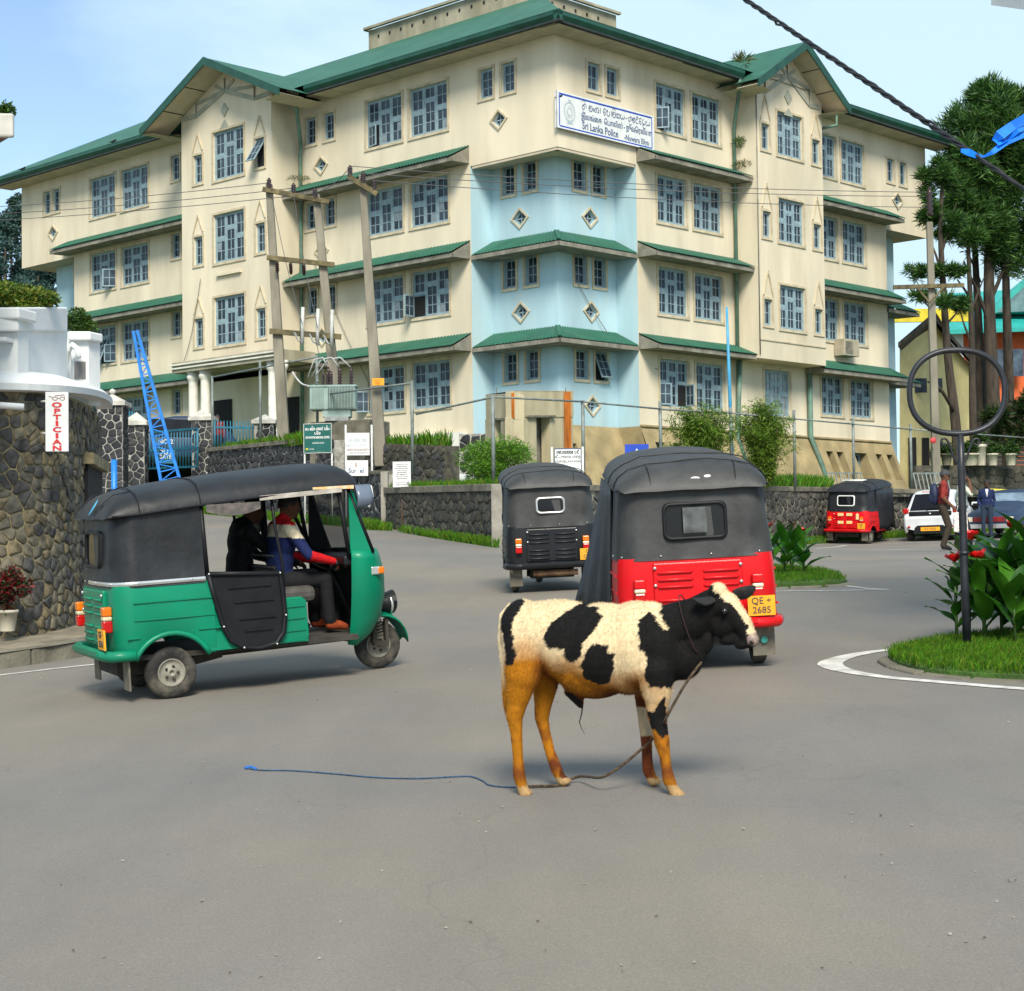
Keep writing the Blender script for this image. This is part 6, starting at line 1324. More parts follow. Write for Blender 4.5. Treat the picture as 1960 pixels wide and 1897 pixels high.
loft_car('parked_car', 'dark blue old saloon car at the right edge behind the navy-jacketed man', ground_frame(g.x, g.y, rad(238)) @ Matrix.Translation((-4.0, -.35, 0)), NP, 4.1, 1.6,
    [(0, .34, .60, .64, .62, .70, .64), (.1, .26, .72, .84, .70, .76, .68), (.45, .24, .82, .90, .74, .79, .66), (.75, .24, .84, 1.22, .75, .80, .58), (1.0, .24, .84, 1.34, .75, .80, .57), (1.7, .24, .84, 1.35, .75, .80, .57), (1.95, .24, .84, 1.26, .75, .80, .57), (2.45, .24, .82, .90, .75, .80, .66), (3.2, .24, .76, .82, .74, .79, .64), (3.85, .26, .66, .72, .70, .76, .62), (3.98, .34, .56, .62, .62, .70, .60)],
    [('windscreen', [(2.47, -.62, .90), (2.47, .62, .90), (2.05, .50, 1.25), (2.05, -.50, 1.25)], mat('sky_glass', (.16, .22, .28), .06, .2, 3)), ('side_window', [(.70, -.80, .90), (2.2, -.80, .90), (1.85, -.675, 1.25), (.95, -.675, 1.27)], M_GLASSV), ('side_window', [(.70, .80, .90), (2.2, .80, .90), (1.85, .675, 1.25), (.95, .675, 1.27)], M_GLASSV)],
    [(.75, -.68, .29), (.75, .68, .29), (3.2, -.68, .29), (3.2, .68, .29)], nparts)
g = at(878, 905, 46)
# ================================================================== LIVING THINGS: one skin grown round a posed skeleton
def cone_mesh(b, a, c, ra, rc, n=14):
    a, c = Vector(a), Vector(c); d = c - a; L_ = d.length; q = d.to_track_quat('Z', 'Y').to_matrix().to_4x4() if L_ > 1e-6 else Matrix.Identity(4)
    pr = [(ra * math.sin(rad(k)), -ra * math.cos(rad(k))) for k in (8, 30, 55, 80)] + [(rc * math.cos(rad(k)), L_ + rc * math.sin(rad(k))) for k in (10, 35, 60, 82)]
    b.lathe(pr, n, Matrix.Translation(a) @ q)
def ell_mesh(b, c, r, R=None, n=16):
    M = Matrix.Translation(Vector(c)) @ (R.to_4x4() if R else Matrix.Identity(4)) @ Matrix.Diagonal((*r, 1)); b.lathe([(math.sin(rad(k)), -math.cos(rad(k))) for k in range(6, 176, 14)], n, M)
def grow(prims, voxel, smooth=6, factor=.5):
    b = MB()
    for p in prims:
        if p[0] == 'c': cone_mesh(b, *p[1:5])
        else: ell_mesh(b, p[1], p[2], p[3])
    me = b.mesh('skin', M_BLK); o = bpy.data.objects.new('skin', me); C.objects.link(o)
    m = o.modifiers.new('r', 'REMESH'); m.mode = 'VOXEL'; m.voxel_size = voxel; m.use_smooth_shade = True
    s = o.modifiers.new('s', 'SMOOTH'); s.iterations = smooth; s.factor = factor
    out = bpy.data.meshes.new_from_object(o.evaluated_get(bpy.context.evaluated_depsgraph_get())); bpy.data.objects.remove(o); bpy.data.meshes.remove(me)
    n = len(out.vertices); V = np.empty(n * 3, 'f'); out.vertices.foreach_get('co', V); N = np.empty(n * 3, 'f'); out.vertices.foreach_get('normal', N); return out, V.reshape(-1, 3), N.reshape(-1, 3)
def nearest(prims, V):
    """index of the primitive each vertex belongs to"""
    best = np.full(len(V), 1e9); idx = np.zeros(len(V), int)
    for i, p in enumerate(prims):
        if p[0] == 'c':
            a, c = np.array(p[1]), np.array(p[2]); d = c - a; t = np.clip(((V - a) @ d) / max(d @ d, 1e-9), 0, 1); D = np.linalg.norm(V - a - t[:, None] * d, axis=1) - (p[3] + (p[4] - p[3]) * t)
        else:
            R = np.array(p[3]) if p[3] else np.eye(3); q = ((V - np.array(p[1])) @ R) / np.array(p[2]); l = np.linalg.norm(q, axis=1); D = (l - 1) * min(p[2])
        k = D < best; best[k] = D[k]; idx[k] = i
    return idx
def put_col(me, col):
    a = me.color_attributes.new('col', 'FLOAT_COLOR', 'POINT'); a.data.foreach_set('color', np.concatenate([col, np.ones((len(col), 1))], 1).astype('f').ravel())
def inpoly(P, poly):
    x, y = P[:, 0], P[:, 1]; r = np.zeros(len(P), bool)
    for (x0, y0), (x1, y1) in zip(poly, poly[1:] + poly[:1]):
        k = ((y0 > y) != (y1 > y)); xx = (x1 - x0) * (y - y0) / ((y1 - y0) if y1 != y0 else 1e-9) + x0; r ^= k & (x < xx)
    return r
def nz3(V, s, seed=0.0): return np.array([mnoise.noise(Vector((v[0] * s + seed, v[1] * s, v[2] * s))) for v in V])

# ------------------------------------------------------------------ the calf
g0, g1 = gnd(1003, 1513), gnd(1292, 1513); HEADC = math.atan2(g1.y - g0.y, g1.x - g0.x)
gc = (g0 + g1) / 2; CALF_M = ground_frame(gc.x, gc.y, HEADC); SC = FPX / gc.y
KX = .40816 * .69331 / SC
def K(x, y, lat=0.0):
    """side-view picture position -> the calf's own frame"""
    x = x + 42 * min(1, max(0, (x - 1400) / 290)); dx = ((1350 + .40816 * x) * .69331 - 1147.5) * .945 + 7; dy = 1513 - (1550 + .40816 * y) * .69331
    return (dx / SC / math.cos(HEADC), lat, dy / SC)
def kr(px): return px * KX
pr = []
def E_(x, y, rx, ry, rz, lat=0.0, rot=0.0): pr.append(('e', K(x, y, lat), (kr(rx), ry, kr(rz)), Matrix.Rotation(rad(rot), 3, 'Y') if rot else None))
def Cn(x0, y0, r0, x1, y1, r1, l0=0.0, l1=0.0): pr.append(('c', K(x0, y0, l0), K(x1, y1, l1), kr(r0), kr(r1)))
E_(245, 450, 150, .165, 205); E_(350, 480, 210, .180, 215); E_(560, 545, 290, .195, 250, 0, 4); E_(800, 590, 310, .215, 305, 0, 3); E_(1040, 580, 260, .195, 300); E_(1200, 590, 190, .165, 265); E_(1330, 640, 150, .125, 180, 0, -25)
E_(740, 690, 290, .16, 240, 0, 2); E_(980, 680, 220, .15, 225); E_(1130, 420, 170, .085, 135); E_(480, 345, 260, .09, 90); E_(800, 375, 260, .09, 85)
Cn(1200, 500, 182, 1420, 415, 142); Cn(1420, 415, 142, 1540, 325, 104); E_(1400, 600, 110, .085, 150, 0, -20); E_(1500, 560, 55, .05, 90, 0, 10)
# head
HY = -.02
Cn(1545, 315, 100, 1635, 325, 92, 0, HY); Cn(1635, 325, 92, 1735, 455, 64, HY, HY * 1.5); Cn(1735, 455, 64, 1780, 545, 50, HY * 1.5, HY * 2); E_(1590, 230, 62, .062, 60, HY); E_(1625, 440, 110, .055, 85, HY, -40); E_(1788, 550, 46, .052, 50, HY * 2); E_(1745, 578, 70, .040, 32, HY * 2, -15); E_(1660, 545, 90, .036, 40, HY, -12)
E_(1640, 345, 50, .088, 36, HY)
# hind legs (near, far)
for (lat, P) in ((-.115, ((280, 560, 150), (270, 740, 118), (225, 905, 78), (196, 1020, 58), (202, 1120, 42), (204, 1300, 36), (206, 1420, 44), (222, 1495, 38), (236, 1535, 44))), (.115, ((330, 600, 140), (355, 780, 105), (325, 950, 68), (303, 1075, 50), (318, 1160, 40), (350, 1310, 35), (388, 1425, 42), (412, 1485, 36), (432, 1512, 42)))):
    for (x0, y0, r0), (x1, y1, r1) in zip(P, P[1:]): Cn(x0, y0, r0, x1, y1, r1, lat * (1.0 if y0 > 650 else .75), lat)
E_(262, 600, 120, .085, 200, -.10, 8); E_(320, 620, 120, .085, 200, .10, 8)
for (lat, P) in ((-.105, ((1190, 740, 130), (1195, 900, 92), (1185, 1020, 66), (1200, 1120, 52), (1208, 1200, 54), (1222, 1290, 38), (1232, 1390, 36), (1243, 1455, 44), (1266, 1510, 38), (1288, 1545, 44))), (.10, ((1110, 760, 120), (1050, 930, 72), (1045, 1060, 52), (1048, 1165, 47), (1046, 1280, 37), (1043, 1370, 37), (1047, 1430, 42), (1061, 1480, 36), (1077, 1508, 42)))):
    for (x0, y0, r0), (x1, y1, r1) in zip(P, P[1:]): Cn(x0, y0, r0, x1, y1, r1, lat, lat)
Cn(590, 880, 70, 628, 975, 22)                                   # sheath
# hooves are flat and wider at the ground
for x, y, lat in ((248, 1540, -.115), (446, 1515, .115), (1300, 1548, -.105), (1091, 1512, .10)):
    for s_ in (-1, 1): pr.append(('e', Vector(K(x, y, lat + s_ * .017)) + Vector((0, 0, 0)), (kr(48), .017, kr(26)), None))
me, V, Nn = grow(pr, .0085, 7)
V[:, 2] -= 0; ztop = V[:, 2].max()
# colour: coat markings in the side view
px = ((V[:, 0] * SC * math.cos(HEADC) - 7) / .945 + 1147.5) / .69331; py = (1513 - V[:, 2] * SC) / .69331; PX = (px - 1350) / .40816; PX = PX - 42 * np.clip((PX - 1400) / 332, 0, 1); PY = (py - 1550) / .40816
n1 = nz3(V, 9.0); n2 = nz3(V, 30.0, 5); n3 = nz3(V, 3.5, 9)
PJ = np.stack([PX + n1 * 26 + n2 * 16, PY + n1 * 20 - n2 * 18], 1)
WHT, BLKc, ORA, BRN, TAN_ = np.array((.68, .54, .33)), np.array((.006, .0055, .0055)), np.array((.39, .145, .005)), np.array((.085, .020, .005)), np.array((.36, .235, .11))
col = np.tile(WHT, (len(V), 1)) * (1 + .10 * n1[:, None])
def lerpc(t, c): 
    t = np.clip(t, 0, 1)[:, None]; return col * (1 - t) + c * t
st = (PY - 630 + 110 * n3 + 170 * np.exp(-((PX - 330) / 190) ** 2) - 90 * np.exp(-((PX - 1050) / 200) ** 2) + 60 * n1) / 150
st = np.where((PX > 1080) & (PY > 780) & (PY < 1000), np.minimum(st, .55 + .6 * n1), st); col = lerpc(st * .95, ORA)
col = lerpc(((PY - 775 + 70 * n1 + 70 * n3) / 120) * ((PX > 420) & (PX < 1080)) * .95, BRN); col = lerpc((np.exp(-(((PX - 420) / 50) ** 2 + ((PY - 740) / 110) ** 2)) + .25 * n1) * .9 * ((PX > 300) & (PX < 560)), BRN * 1.6)
leg = PY > 980; col = np.where(leg[:, None], col * (1 + .18 * n1[:, None]), col)
col = lerpc(leg * (.85 * np.exp(-((PY - 1405 - 40 * n1) / 65) ** 2) + .6 * np.clip(n1 * 2.6 + n2 + n3, 0, 1)), BRN * 1.5); col = lerpc((PY > 1488) * .92, TAN_)
col = lerpc(((PX > 960) & (PX < 1140) & (PY > 1000) & (PY < 1200) & (V[:, 1] > 0)) * .8, np.array((.50, .40, .26)))
BL = [[(150, 225), (275, 225), (245, 430), (268, 560), (250, 672), (180, 662), (150, 450), (115, 430), (125, 330)], [(590, 335), (700, 285), (800, 305), (862, 370), (820, 440), (740, 520), (720, 620), (640, 680), (600, 620), (600, 560), (480, 555), (468, 470), (500, 380)],
      [(820, 540), (890, 545), (925, 600), (910, 700), (860, 790), (800, 812), (730, 770), (708, 690), (760, 600)],
      [(1105, 400), (1160, 352), (1225, 395), (1262, 450), (1295, 455), (1275, 400), (1245, 350), (1250, 290), (1330, 270), (1460, 190), (1562, 180), (1598, 228), (1705, 345), (1785, 495), (1815, 570), (1850, 620), (1700, 700), (1600, 640), (1560, 680), (1490, 720), (1410, 805), (1300, 835), (1200, 822), (1145, 790), (1165, 640), (1110, 560)],
      [(1250, 885), (1262, 1160), (1210, 1170), (1120, 1065), (1105, 975), (1170, 1000)], [(450, 820), (620, 900), (650, 1000), (600, 1000)]]
blk = np.zeros(len(V), bool)
for k, pl in enumerate(BL):
    h = inpoly(PJ, pl)
    if k == 4: h &= V[:, 1] < 0
    blk |= h
far = V[:, 1] > .05
col[blk] = BLKc * (1 + .5 * np.abs(n1[blk]))[:, None]
mz = ((PX - 1812) / 45) ** 2 + ((PY - 548) / 42) ** 2 < 1; col = lerpc(mz * .8, np.array((.30, .22, .20))); col = lerpc((((PX - 1795) / 16) ** 2 + ((PY - 568) / 14) ** 2 < 1) * .9, BLKc)
put_col(me, col); M_FUR = vmat('calf_coat', .85, .12, 70, .35, .2, stretch=(1, 1, .35)); me.materials.clear(); me.materials.append(M_FUR)
calf = thing('calf', 'black and white bull calf with mud-stained orange legs standing on the road', 'calf', CALF_M)
ob = bpy.data.objects.new('body', me); C.objects.link(ob); ob.parent = calf
# short hair
tri = np.zeros((0,)); me.calc_loop_triangles(); lt = np.empty(len(me.loop_triangles) * 3, 'i'); me.loop_triangles.foreach_get('vertices', lt); lt = lt.reshape(-1, 3)
ar = np.linalg.norm(np.cross(V[lt[:, 1]] - V[lt[:, 0]], V[lt[:, 2]] - V[lt[:, 0]]), axis=1); rs = np.random.RandomState(4); ch = rs.choice(len(lt), 90000, p=ar / ar.sum()); w_ = rs.dirichlet((1, 1, 1), 90000)
pp = (V[lt[ch]] * w_[:, :, None]).sum(1); nn = (Nn[lt[ch]] * w_[:, :, None]).sum(1); nn /= np.linalg.norm(nn, axis=1)[:, None] + 1e-9; cc = col[lt[ch, 0]]
keep = (pp[:, 2] > .06); pp, nn, cc = pp[keep], nn[keep], cc[keep]; flow = np.tile(np.array((-.75, 0, -.55)), (len(pp), 1)) + rs.normal(0, .35, (len(pp), 3)); flow -= nn * (flow * nn).sum(1)[:, None]
dv = flow * .8 + nn * (.30 + .3 * rs.rand(len(pp)))[:, None]; dv /= np.linalg.norm(dv, axis=1)[:, None]; ln = (.006 + .008 * rs.rand(len(pp))) * np.where(pp[:, 2] > .5, 1.1, .55) * np.where(pp[:, 0] > .62, .7, 1.0); sd_ = np.cross(dv, nn); sd_ /= np.linalg.norm(sd_, axis=1)[:, None] + 1e-9
tv = np.concatenate([pp - sd_ * .0009, pp + sd_ * .0009, pp + dv * ln[:, None]]); k = len(pp); fm = bpy.data.meshes.new('coat'); fm.from_pydata(tv.tolist(), [], [(i, i + k, i + 2 * k) for i in range(k)]); put_col(fm, np.concatenate([cc * .92, cc * .92, np.minimum(cc * 1.08, 1)])); fm.materials.append(M_FUR); fo = bpy.data.objects.new('coat', fm); C.objects.link(fo); fo.parent = calf; fo['kind'] = 'stuff'
def ear(base, tip, wdt, m, up, name='ear'):
    b = MB(); base, tip = Vector(base), Vector(tip); d = tip - base; s_ = d.cross(Vector(up)).normalized(); n_ = s_.cross(d).normalized(); rows = []; b.smooth = True
    for i in range(9):
        f = i / 8; w2 = wdt * (math.sin(PI * (f * .80 + .16)) ** .6); rows.append([base + d * f + s_ * (w2 * math.cos(a)) + n_ * (w2 * .42 * math.sin(a) - .015 * math.sin(PI * f)) for a in [2 * PI * j / 12 for j in range(12)]])
    b.grid(rows, close_u=True); b.face([0 * 12 + j for j in range(12)]); b.poly(rows[-1]); return b.build(name, m, calf)
M_BFUR = mat('black_fur', (.010, .009, .009), .8, .3, 40, bump=.4, bscale=120)
ear(K(1665, 262, .06), K(1798, 232, .13), .040, M_BFUR, (0, 1, .5)); ear(K(1570, 275, -.080), K(1475, 262, -.165), .038, M_BFUR, (0, -.6, 1))
M_EYE = mat('dark_eye', (.006, .005, .005), .05, .1, 5, spec=.8); MB().lathe([(.016 * math.sin(rad(a)), -.016 * math.cos(rad(a))) for a in range(8, 176, 16)], 12, Matrix.Translation(K(1640, 352, HY - .088))).build('eye', M_EYE, calf); MB().lathe([(.016 * math.sin(rad(a)), -.016 * math.cos(rad(a))) for a in range(8, 176, 16)], 12, Matrix.Translation(K(1640, 352, HY + .088))).build('eye', M_EYE, calf)
# tail with a hairy switch
tl = MB(); tl.smooth = True; P = [K(190, 300, -.01), K(122, 350, -.02), (K(100, 520, -.03)), K(112, 700, -.03), K(125, 830, -.035), K(128, 930, -.04), K(122, 1000, -.04)]; R_ = [kr(48), kr(34), kr(30), kr(26), kr(40), kr(38), kr(6)]; tl.col = None
pts = []; rr = []
for i in range(len(P) - 1):
    for j in range(6): f = j / 6; pts.append(Vector(P[i]).lerp(Vector(P[i + 1]), f)); rr.append(R_[i] + (R_[i + 1] - R_[i]) * f)
tb = MB()
for i, (p, r_) in enumerate(zip(pts, rr)): pass
tb.tube(pts, rr, 10)
n_ = len(tb.v); tb.c = [tuple(WHT * (1 - min(1, max(0, (i // 10 - 16) / 10))) + ORA * .8 * min(1, max(0, (i // 10 - 16) / 10))) for i in range(n_)]; tb.build('tail', M_FUR, calf)
tf = MB(); rs2 = random.Random(2)
for i in range(900):
    k_ = rs2.randrange(8, len(pts)); p = pts[k_]; a = rs2.uniform(0, 2 * PI); q = p + Vector((math.cos(a), math.sin(a), 0)) * rr[k_] * .9; e = q + Vector((rs2.uniform(-.008, .008), rs2.uniform(-.01, .01), -rs2.uniform(.02, .07 if k_ > 22 else .035)))
    t_ = min(1, max(0, (k_ - 16) / 10)); tf.col = tuple(WHT * (1 - t_) + ORA * .75 * t_); s_ = Vector((.0016, 0, 0)); tf.poly([q - s_, q + s_, e])
tf.build('tail_hair', M_FUR, calf)['kind'] = 'stuff'
MB().tube([K(640, 985), K(628, 1040), K(612, 1085), K(625, 1130), K(645, 1170)], [.004, .0035, .003, .002, .001], 5).build('belly_hair', M_BFUR, calf)
# rope: collar, lead and the thin blue end on the road
M_ROPE = mat('brown_rope', (.085, .055, .03), .95, .35, 60, bump=.6, bscale=200); M_ROPEB = mat('blue_twine', (.035, .085, .17), .8, .3, 50)
rp = thing('rope', 'brown lead rope hanging from the calf, its thin blue end trailing left', 'rope', gpt(gc.x, gc.y)); RPI = Matrix.Translation(gpt(gc.x, gc.y)).inverted()
def wk(x, y, lat): return CALF_M @ Vector(K(x, y, lat))
def gw(dx, dy, h=.012): p = gnd(dx, dy); return p + Vector((0, 0, h))
def spline(P, n=8):
    P = [Vector(p) for p in P]; out = []
    for i in range(len(P) - 1):
        p0, p1, p2, p3 = P[max(i - 1, 0)], P[i], P[i + 1], P[min(i + 2, len(P) - 1)]
        for j in range(n): t = j / n; out.append(.5 * ((2 * p1) + (p2 - p0) * t + (2 * p0 - 5 * p1 + 4 * p2 - p3) * t * t + (3 * p1 - p0 - 3 * p2 + p3) * t ** 3))
    out.append(P[-1]); return out
def rope_part(nm, P, r, m):
    o = MB().tube(spline(P), r, 7).build(nm, m, rp); o.matrix_parent_inverse = RPI
rope_part('lead', [wk(1480, 690, -.06), wk(1440, 750, -.12), wk(1390, 830, -.16), wk(1320, 940, -.17), wk(1255, 1045, -.165), wk(1180, 1130, -.02), wk(1140, 1180, .03), wk(1050, 1260, .02), wk(900, 1375, -.02), wk(760, 1450, -.04), gw(1108, 1499, .035), gw(1068, 1507), gw(1030, 1509), gw(1000, 1510)], .0075, M_ROPE)
rope_part('blue_end', [gw(1000, 1510, .008), gw(960, 1508, .006), gw(935, 1504, .006), (gw(925, 1497, .006)), gw(905, 1489, .006), gw(880, 1488, .006), gw(800, 1492, .006), gw(720, 1490, .006), gw(640, 1483, .006), gw(560, 1477, .006), gw(500, 1476, .006), gw(472, 1472, .006)], .0042, M_ROPEB)
rope_part('frayed_tip', [gw(490, 1475, .008), gw(480, 1472, .012), gw(468, 1473, .008)], .010, mat('bright_blue_twine', (.02, .13, .42), .8, .2, 50))
ring = [CALF_M @ (Vector(K(1415, 455)) + Vector((-.30 * kr(205) * math.sin(a), .128 * math.cos(a), kr(205) * math.sin(a)))) for a in [2 * PI * i / 24 for i in range(25)]]
rope_part('collar', ring, .003, mat('dark_red_cord', (.03, .008, .007), .9, .2, 40))

# ------------------------------------------------------------------ people
SKIN = (.13, .062, .036); M_CLOTH = vmat('cloth_and_skin', .85, .16, 26, .5, .25); M_HAIR = mat('black_hair', (.008, .007, .007), .6, .3, 40, bump=.4, bscale=90)
def hand(pr_, w, d, side, k=1.0, curl=.5, tg='skin'):
    """palm, four unequal fingers and a thumb; w wrist, d direction of the hand"""
    w, d = Vector(w), Vector(d).normalized(); s = d.cross(Vector((0, 0, 1))); s = s.normalized() if s.length > .1 else Vector((0, 1, 0)); dn = s.cross(d); dn = dn if dn.z < 0 else -dn
    p = w + d * .05 * k; pr_.append((('c', tuple(w), tuple(w + d * .075 * k), .026 * k, .030 * k), tg)); pr_.append((('e', tuple(p), (.036 * k, .036 * k, .022 * k), None), tg))
    for i, (o, l) in enumerate(((-.027, .062), (-.009, .074), (.009, .070), (.026, .054))):
        a = w + d * .085 * k + s * o * k; m_ = a + (d * (1 - .4 * curl) + dn * .6 * curl).normalized() * l * .5 * k; e = m_ + (d * (1 - curl) + dn * curl * 1.2).normalized() * l * .5 * k
        pr_.append((('c', tuple(a), tuple(m_), .0105 * k, .0098 * k), tg)); pr_.append((('c', tuple(m_), tuple(e), .0098 * k, .0085 * k), tg))
    a = w + d * .03 * k - s * .030 * k * side; m_ = a + (d * .6 - s * .7 * side + dn * .2).normalized() * .034 * k; pr_.append((('c', tuple(a), tuple(m_), .013 * k, .011 * k), tg)); pr_.append((('c', tuple(m_), tuple(m_ + (d * .9 - s * .1 * side + dn * .3).normalized() * .028 * k), .011 * k, .009 * k), tg))
def person(label, M, J, colors, voxel=.010, hair=True, shoes='shoe', band=None, scale=1.0, hands=True, belly=0.0, group=None, kmul=1.0):
    """J: joints in the person's frame (x forward, y left, z up)"""
    T = []; v = lambda n: Vector(J[n])
    def c(a, b_, ra, rb, tg): T.append((('c', tuple(a), tuple(b_), ra, rb), tg))
    def e(p, r, tg, R=None): T.append((('e', tuple(p), r, R), tg))
    pel, che, nek, hd = v('pelvis'), v('chest'), v('neck'), v('head'); f = Vector(J.get('face', (1, 0, 0))).normalized(); sd = Vector((0, 0, 1)).cross(f).normalized(); up = f.cross(sd) * 1.0
    up = -up if up.z < 0 else up
    R3 = Matrix(((f.x, sd.x, up.x), (f.y, sd.y, up.y), (f.z, sd.z, up.z)))
    tw = (v('ls') - v('rs')).normalized(); fw_ = tw.cross(Vector((0, 0, 1))); TR = Matrix(((fw_.x, tw.x, 0), (fw_.y, tw.y, 0), (fw_.z, tw.z, 1)))
    mid = pel.lerp(che, .5)
    e(pel + Vector((0, 0, .02)), (.115, .165, .12), 'trousers', TR); e(pel.lerp(che, .3), (.115 + belly, .155, .13), 'shirt', TR); e(mid, (.118 + belly * .6, .160, .15), 'shirt', TR); e(che, (.122, .175, .17), 'shirt', TR); e(che + Vector((0, 0, .10)), (.10, .165, .10), 'shirt', TR)
    c(v('ls'), che.lerp(v('ls'), .3), .068, .09, 'shirt_top'); c(v('rs'), che.lerp(v('rs'), .3), .068, .09, 'shirt_top'); c(che + Vector((0, 0, .15)), nek, .085, .058, 'shirt_top'); c(nek, hd - up * .05, .054, .052, 'skin')
    e(hd, (.088, .073, .108), 'skin', R3); e(hd - up * .055 + f * .025, (.062, .055, .062), 'skin', R3); c(hd + f * .082 + up * .005, hd + f * .102 - up * .025, .011, .016, 'skin'); e(hd + f * .070 + up * .025, (.022, .05, .014), 'skin', R3); e(hd + f * .078 - up * .052, (.014, .026, .012), 'lip', R3)
    for s_ in (-1, 1): e(hd + sd * .074 * s_ - up * .005 - f * .01, (.020, .010, .032), 'skin', R3)
    for s_ in ('l', 'r'):
        S_, E2, W_ = v(s_ + 's'), v(s_ + 'e'), v(s_ + 'w'); c(S_, S_.lerp(E2, .5), .060, .055, 'upper_sleeve'); c(S_.lerp(E2, .5), E2, .055, .046, 'upper_sleeve'); c(E2, E2.lerp(W_, .4), .046, .043, 'sleeve'); c(E2.lerp(W_, .4), W_, .043, .034, 'sleeve')
        if hands: hand(T, W_, Vector(J[s_ + 'h']) if s_ + 'h' in J else (W_ - E2), 1 if s_ == 'l' else -1)
        H, Kn, A, To = v(s_ + 'hip'), v(s_ + 'k'), v(s_ + 'a'), v(s_ + 't'); c(H, H.lerp(Kn, .5), .090, .080, 'trousers'); c(H.lerp(Kn, .5), Kn, .080, .062, 'trousers'); c(Kn, Kn.lerp(A, .4), .062, .060, 'trousers'); c(Kn.lerp(A, .4), A + Vector((0, 0, .03)), .060, .055, 'trousers'); c(A - Vector((0, 0, .02)), To.lerp(A, .4), .042, .042, shoes); c(To.lerp(A, .4), To, .042, .030, shoes)
    prims = [p for p, _ in T]; me_, V_, N_ = grow(prims, voxel, 4); idx = nearest(prims, V_); tags = [t for _, t in T]; cd_ = dict(skin=SKIN, lip=(.12, .04, .035), shoe=(.012, .011, .011)); cd_.update(colors)
    for k_, al in (('shirt_top', 'shirt'), ('upper_sleeve', 'shirt'), ('sleeve', 'upper_sleeve')): cd_.setdefault(k_, cd_.get(al, cd_.get('shirt')))
    cl = np.array([cd_[tags[i]] for i in idx], float)
    if band: cl = band(V_, cl, idx, tags)
    put_col(me_, cl); me_.materials.clear(); me_.materials.append(M_CLOTH)
    t = thing('person', label, 'person', M @ Matrix.Scale(scale, 4), group); o = bpy.data.objects.new('body', me_); C.objects.link(o); o.parent = t
    for s_ in (-1, 1): MB().lathe([(.009 * math.sin(rad(a)), -.009 * math.cos(rad(a))) for a in range(10, 175, 20)], 8, Matrix.Translation(hd + f * .079 + sd * .030 * s_ + up * .008)).build('eye', M_EYE, t)
    if hair:
        hb = MB(); hb.smooth = True; rows = []
        for k_ in range(8):
            th = rad(4 + 98 * k_ / 7); rows.append([hd + up * .006 - f * .006 + R3 @ Vector((.096 * math.sin(th) * math.cos(a) * (1 if math.cos(a) < .25 or th < .95 else .90), .081 * math.sin(th) * math.sin(a), .114 * math.cos(th) + (.060 * max(0, math.cos(a)) * (th / 1.7) ** 2))) for a in [2 * PI * j / 20 for j in range(20)]])
        hb.grid(rows, close_u=True); hb.poly(rows[0]); hb.build('hair', M_HAIR, t)
    return t, f, sd, up, hd
# driver, in the green three-wheeler's frame
DRV = dict(pelvis=(1.12, -.02, .86), chest=(1.16, -.04, 1.18), neck=(1.20, -.04, 1.38), head=(1.245, -.04, 1.485), face=(1, -.12, -.08), ls=(1.17, .15, 1.30), rs=(1.17, -.23, 1.30), le=(1.30, .28, 1.05), re=(1.29, -.36, 1.06), lw=(1.52, .25, .99), rw=(1.53, -.29, .99), lh=(.4, -.05, -.1), rh=(.4, .05, -.1),
           lhip=(1.14, .10, .84), rhip=(1.14, -.12, .84), lk=(1.50, .17, .86), rk=(1.48, -.20, .84), la=(1.48, .14, .46), ra=(1.50, -.20, .46), lt=(1.62, .15, .415), rt=(1.64, -.20, .415))
def jacket(V_, cl, idx, tags):
    for i, t_ in enumerate(tags):
        pass
    tg = np.array(tags)[idx]; top = np.isin(tg, ['shirt', 'shirt_top', 'upper_sleeve']); z = V_[:, 2] - .12 * (1.17 - V_[:, 0]); navy, cream, red = np.array((.008, .016, .075)), np.array((.62, .54, .38)), np.array((.55, .008, .012))
    cl[top] = navy; k_ = top & (z > 1.215) & (z < 1.325); cl[k_] = cream; cl[top & (z >= 1.325)] = red; cl[tg == 'sleeve'] = red; return cl
GMS = TUK_G.matrix_world.copy() if TUK_G.matrix_world != Matrix.Identity(4) else GREEN_M @ Matrix.Scale(.99, 4)
GMS = GREEN_M @ Matrix.Scale(.99, 4)
person('driver in a navy, cream and red jacket at the handlebar of the green three-wheeler', GMS, DRV, dict(shirt=(.008, .016, .075), trousers=(.010, .010, .012), shoe=(.25, .045, .012)), band=jacket, voxel=.011)
PSG = dict(pelvis=(.25, .12, .86), chest=(.30, .12, 1.18), neck=(.36, .12, 1.36), head=(.42, .12, 1.455), face=(1, 0, -.1), ls=(.32, .31, 1.28), rs=(.32, -.07, 1.28), le=(.50, .34, 1.05), re=(.52, -.10, 1.05), lw=(.72, .26, .98), rw=(.74, .0, .98), lhip=(.28, .22, .82), rhip=(.28, .02, .82), lk=(.68, .24, .84), rk=(.68, 0, .84), la=(.70, .24, .46), ra=(.70, 0, .46), lt=(.82, .24, .415), rt=(.82, 0, .415))
PSG = {k_: (v_[0] + (.62 if k_ != 'face' else 0), v_[1] + (.22 if k_ != 'face' else 0), v_[2]) for k_, v_ in PSG.items()}
person('passenger in black clothes on the back seat of the green three-wheeler', GMS, PSG, dict(shirt=(.010, .010, .011), trousers=(.012, .012, .014)), voxel=.013)
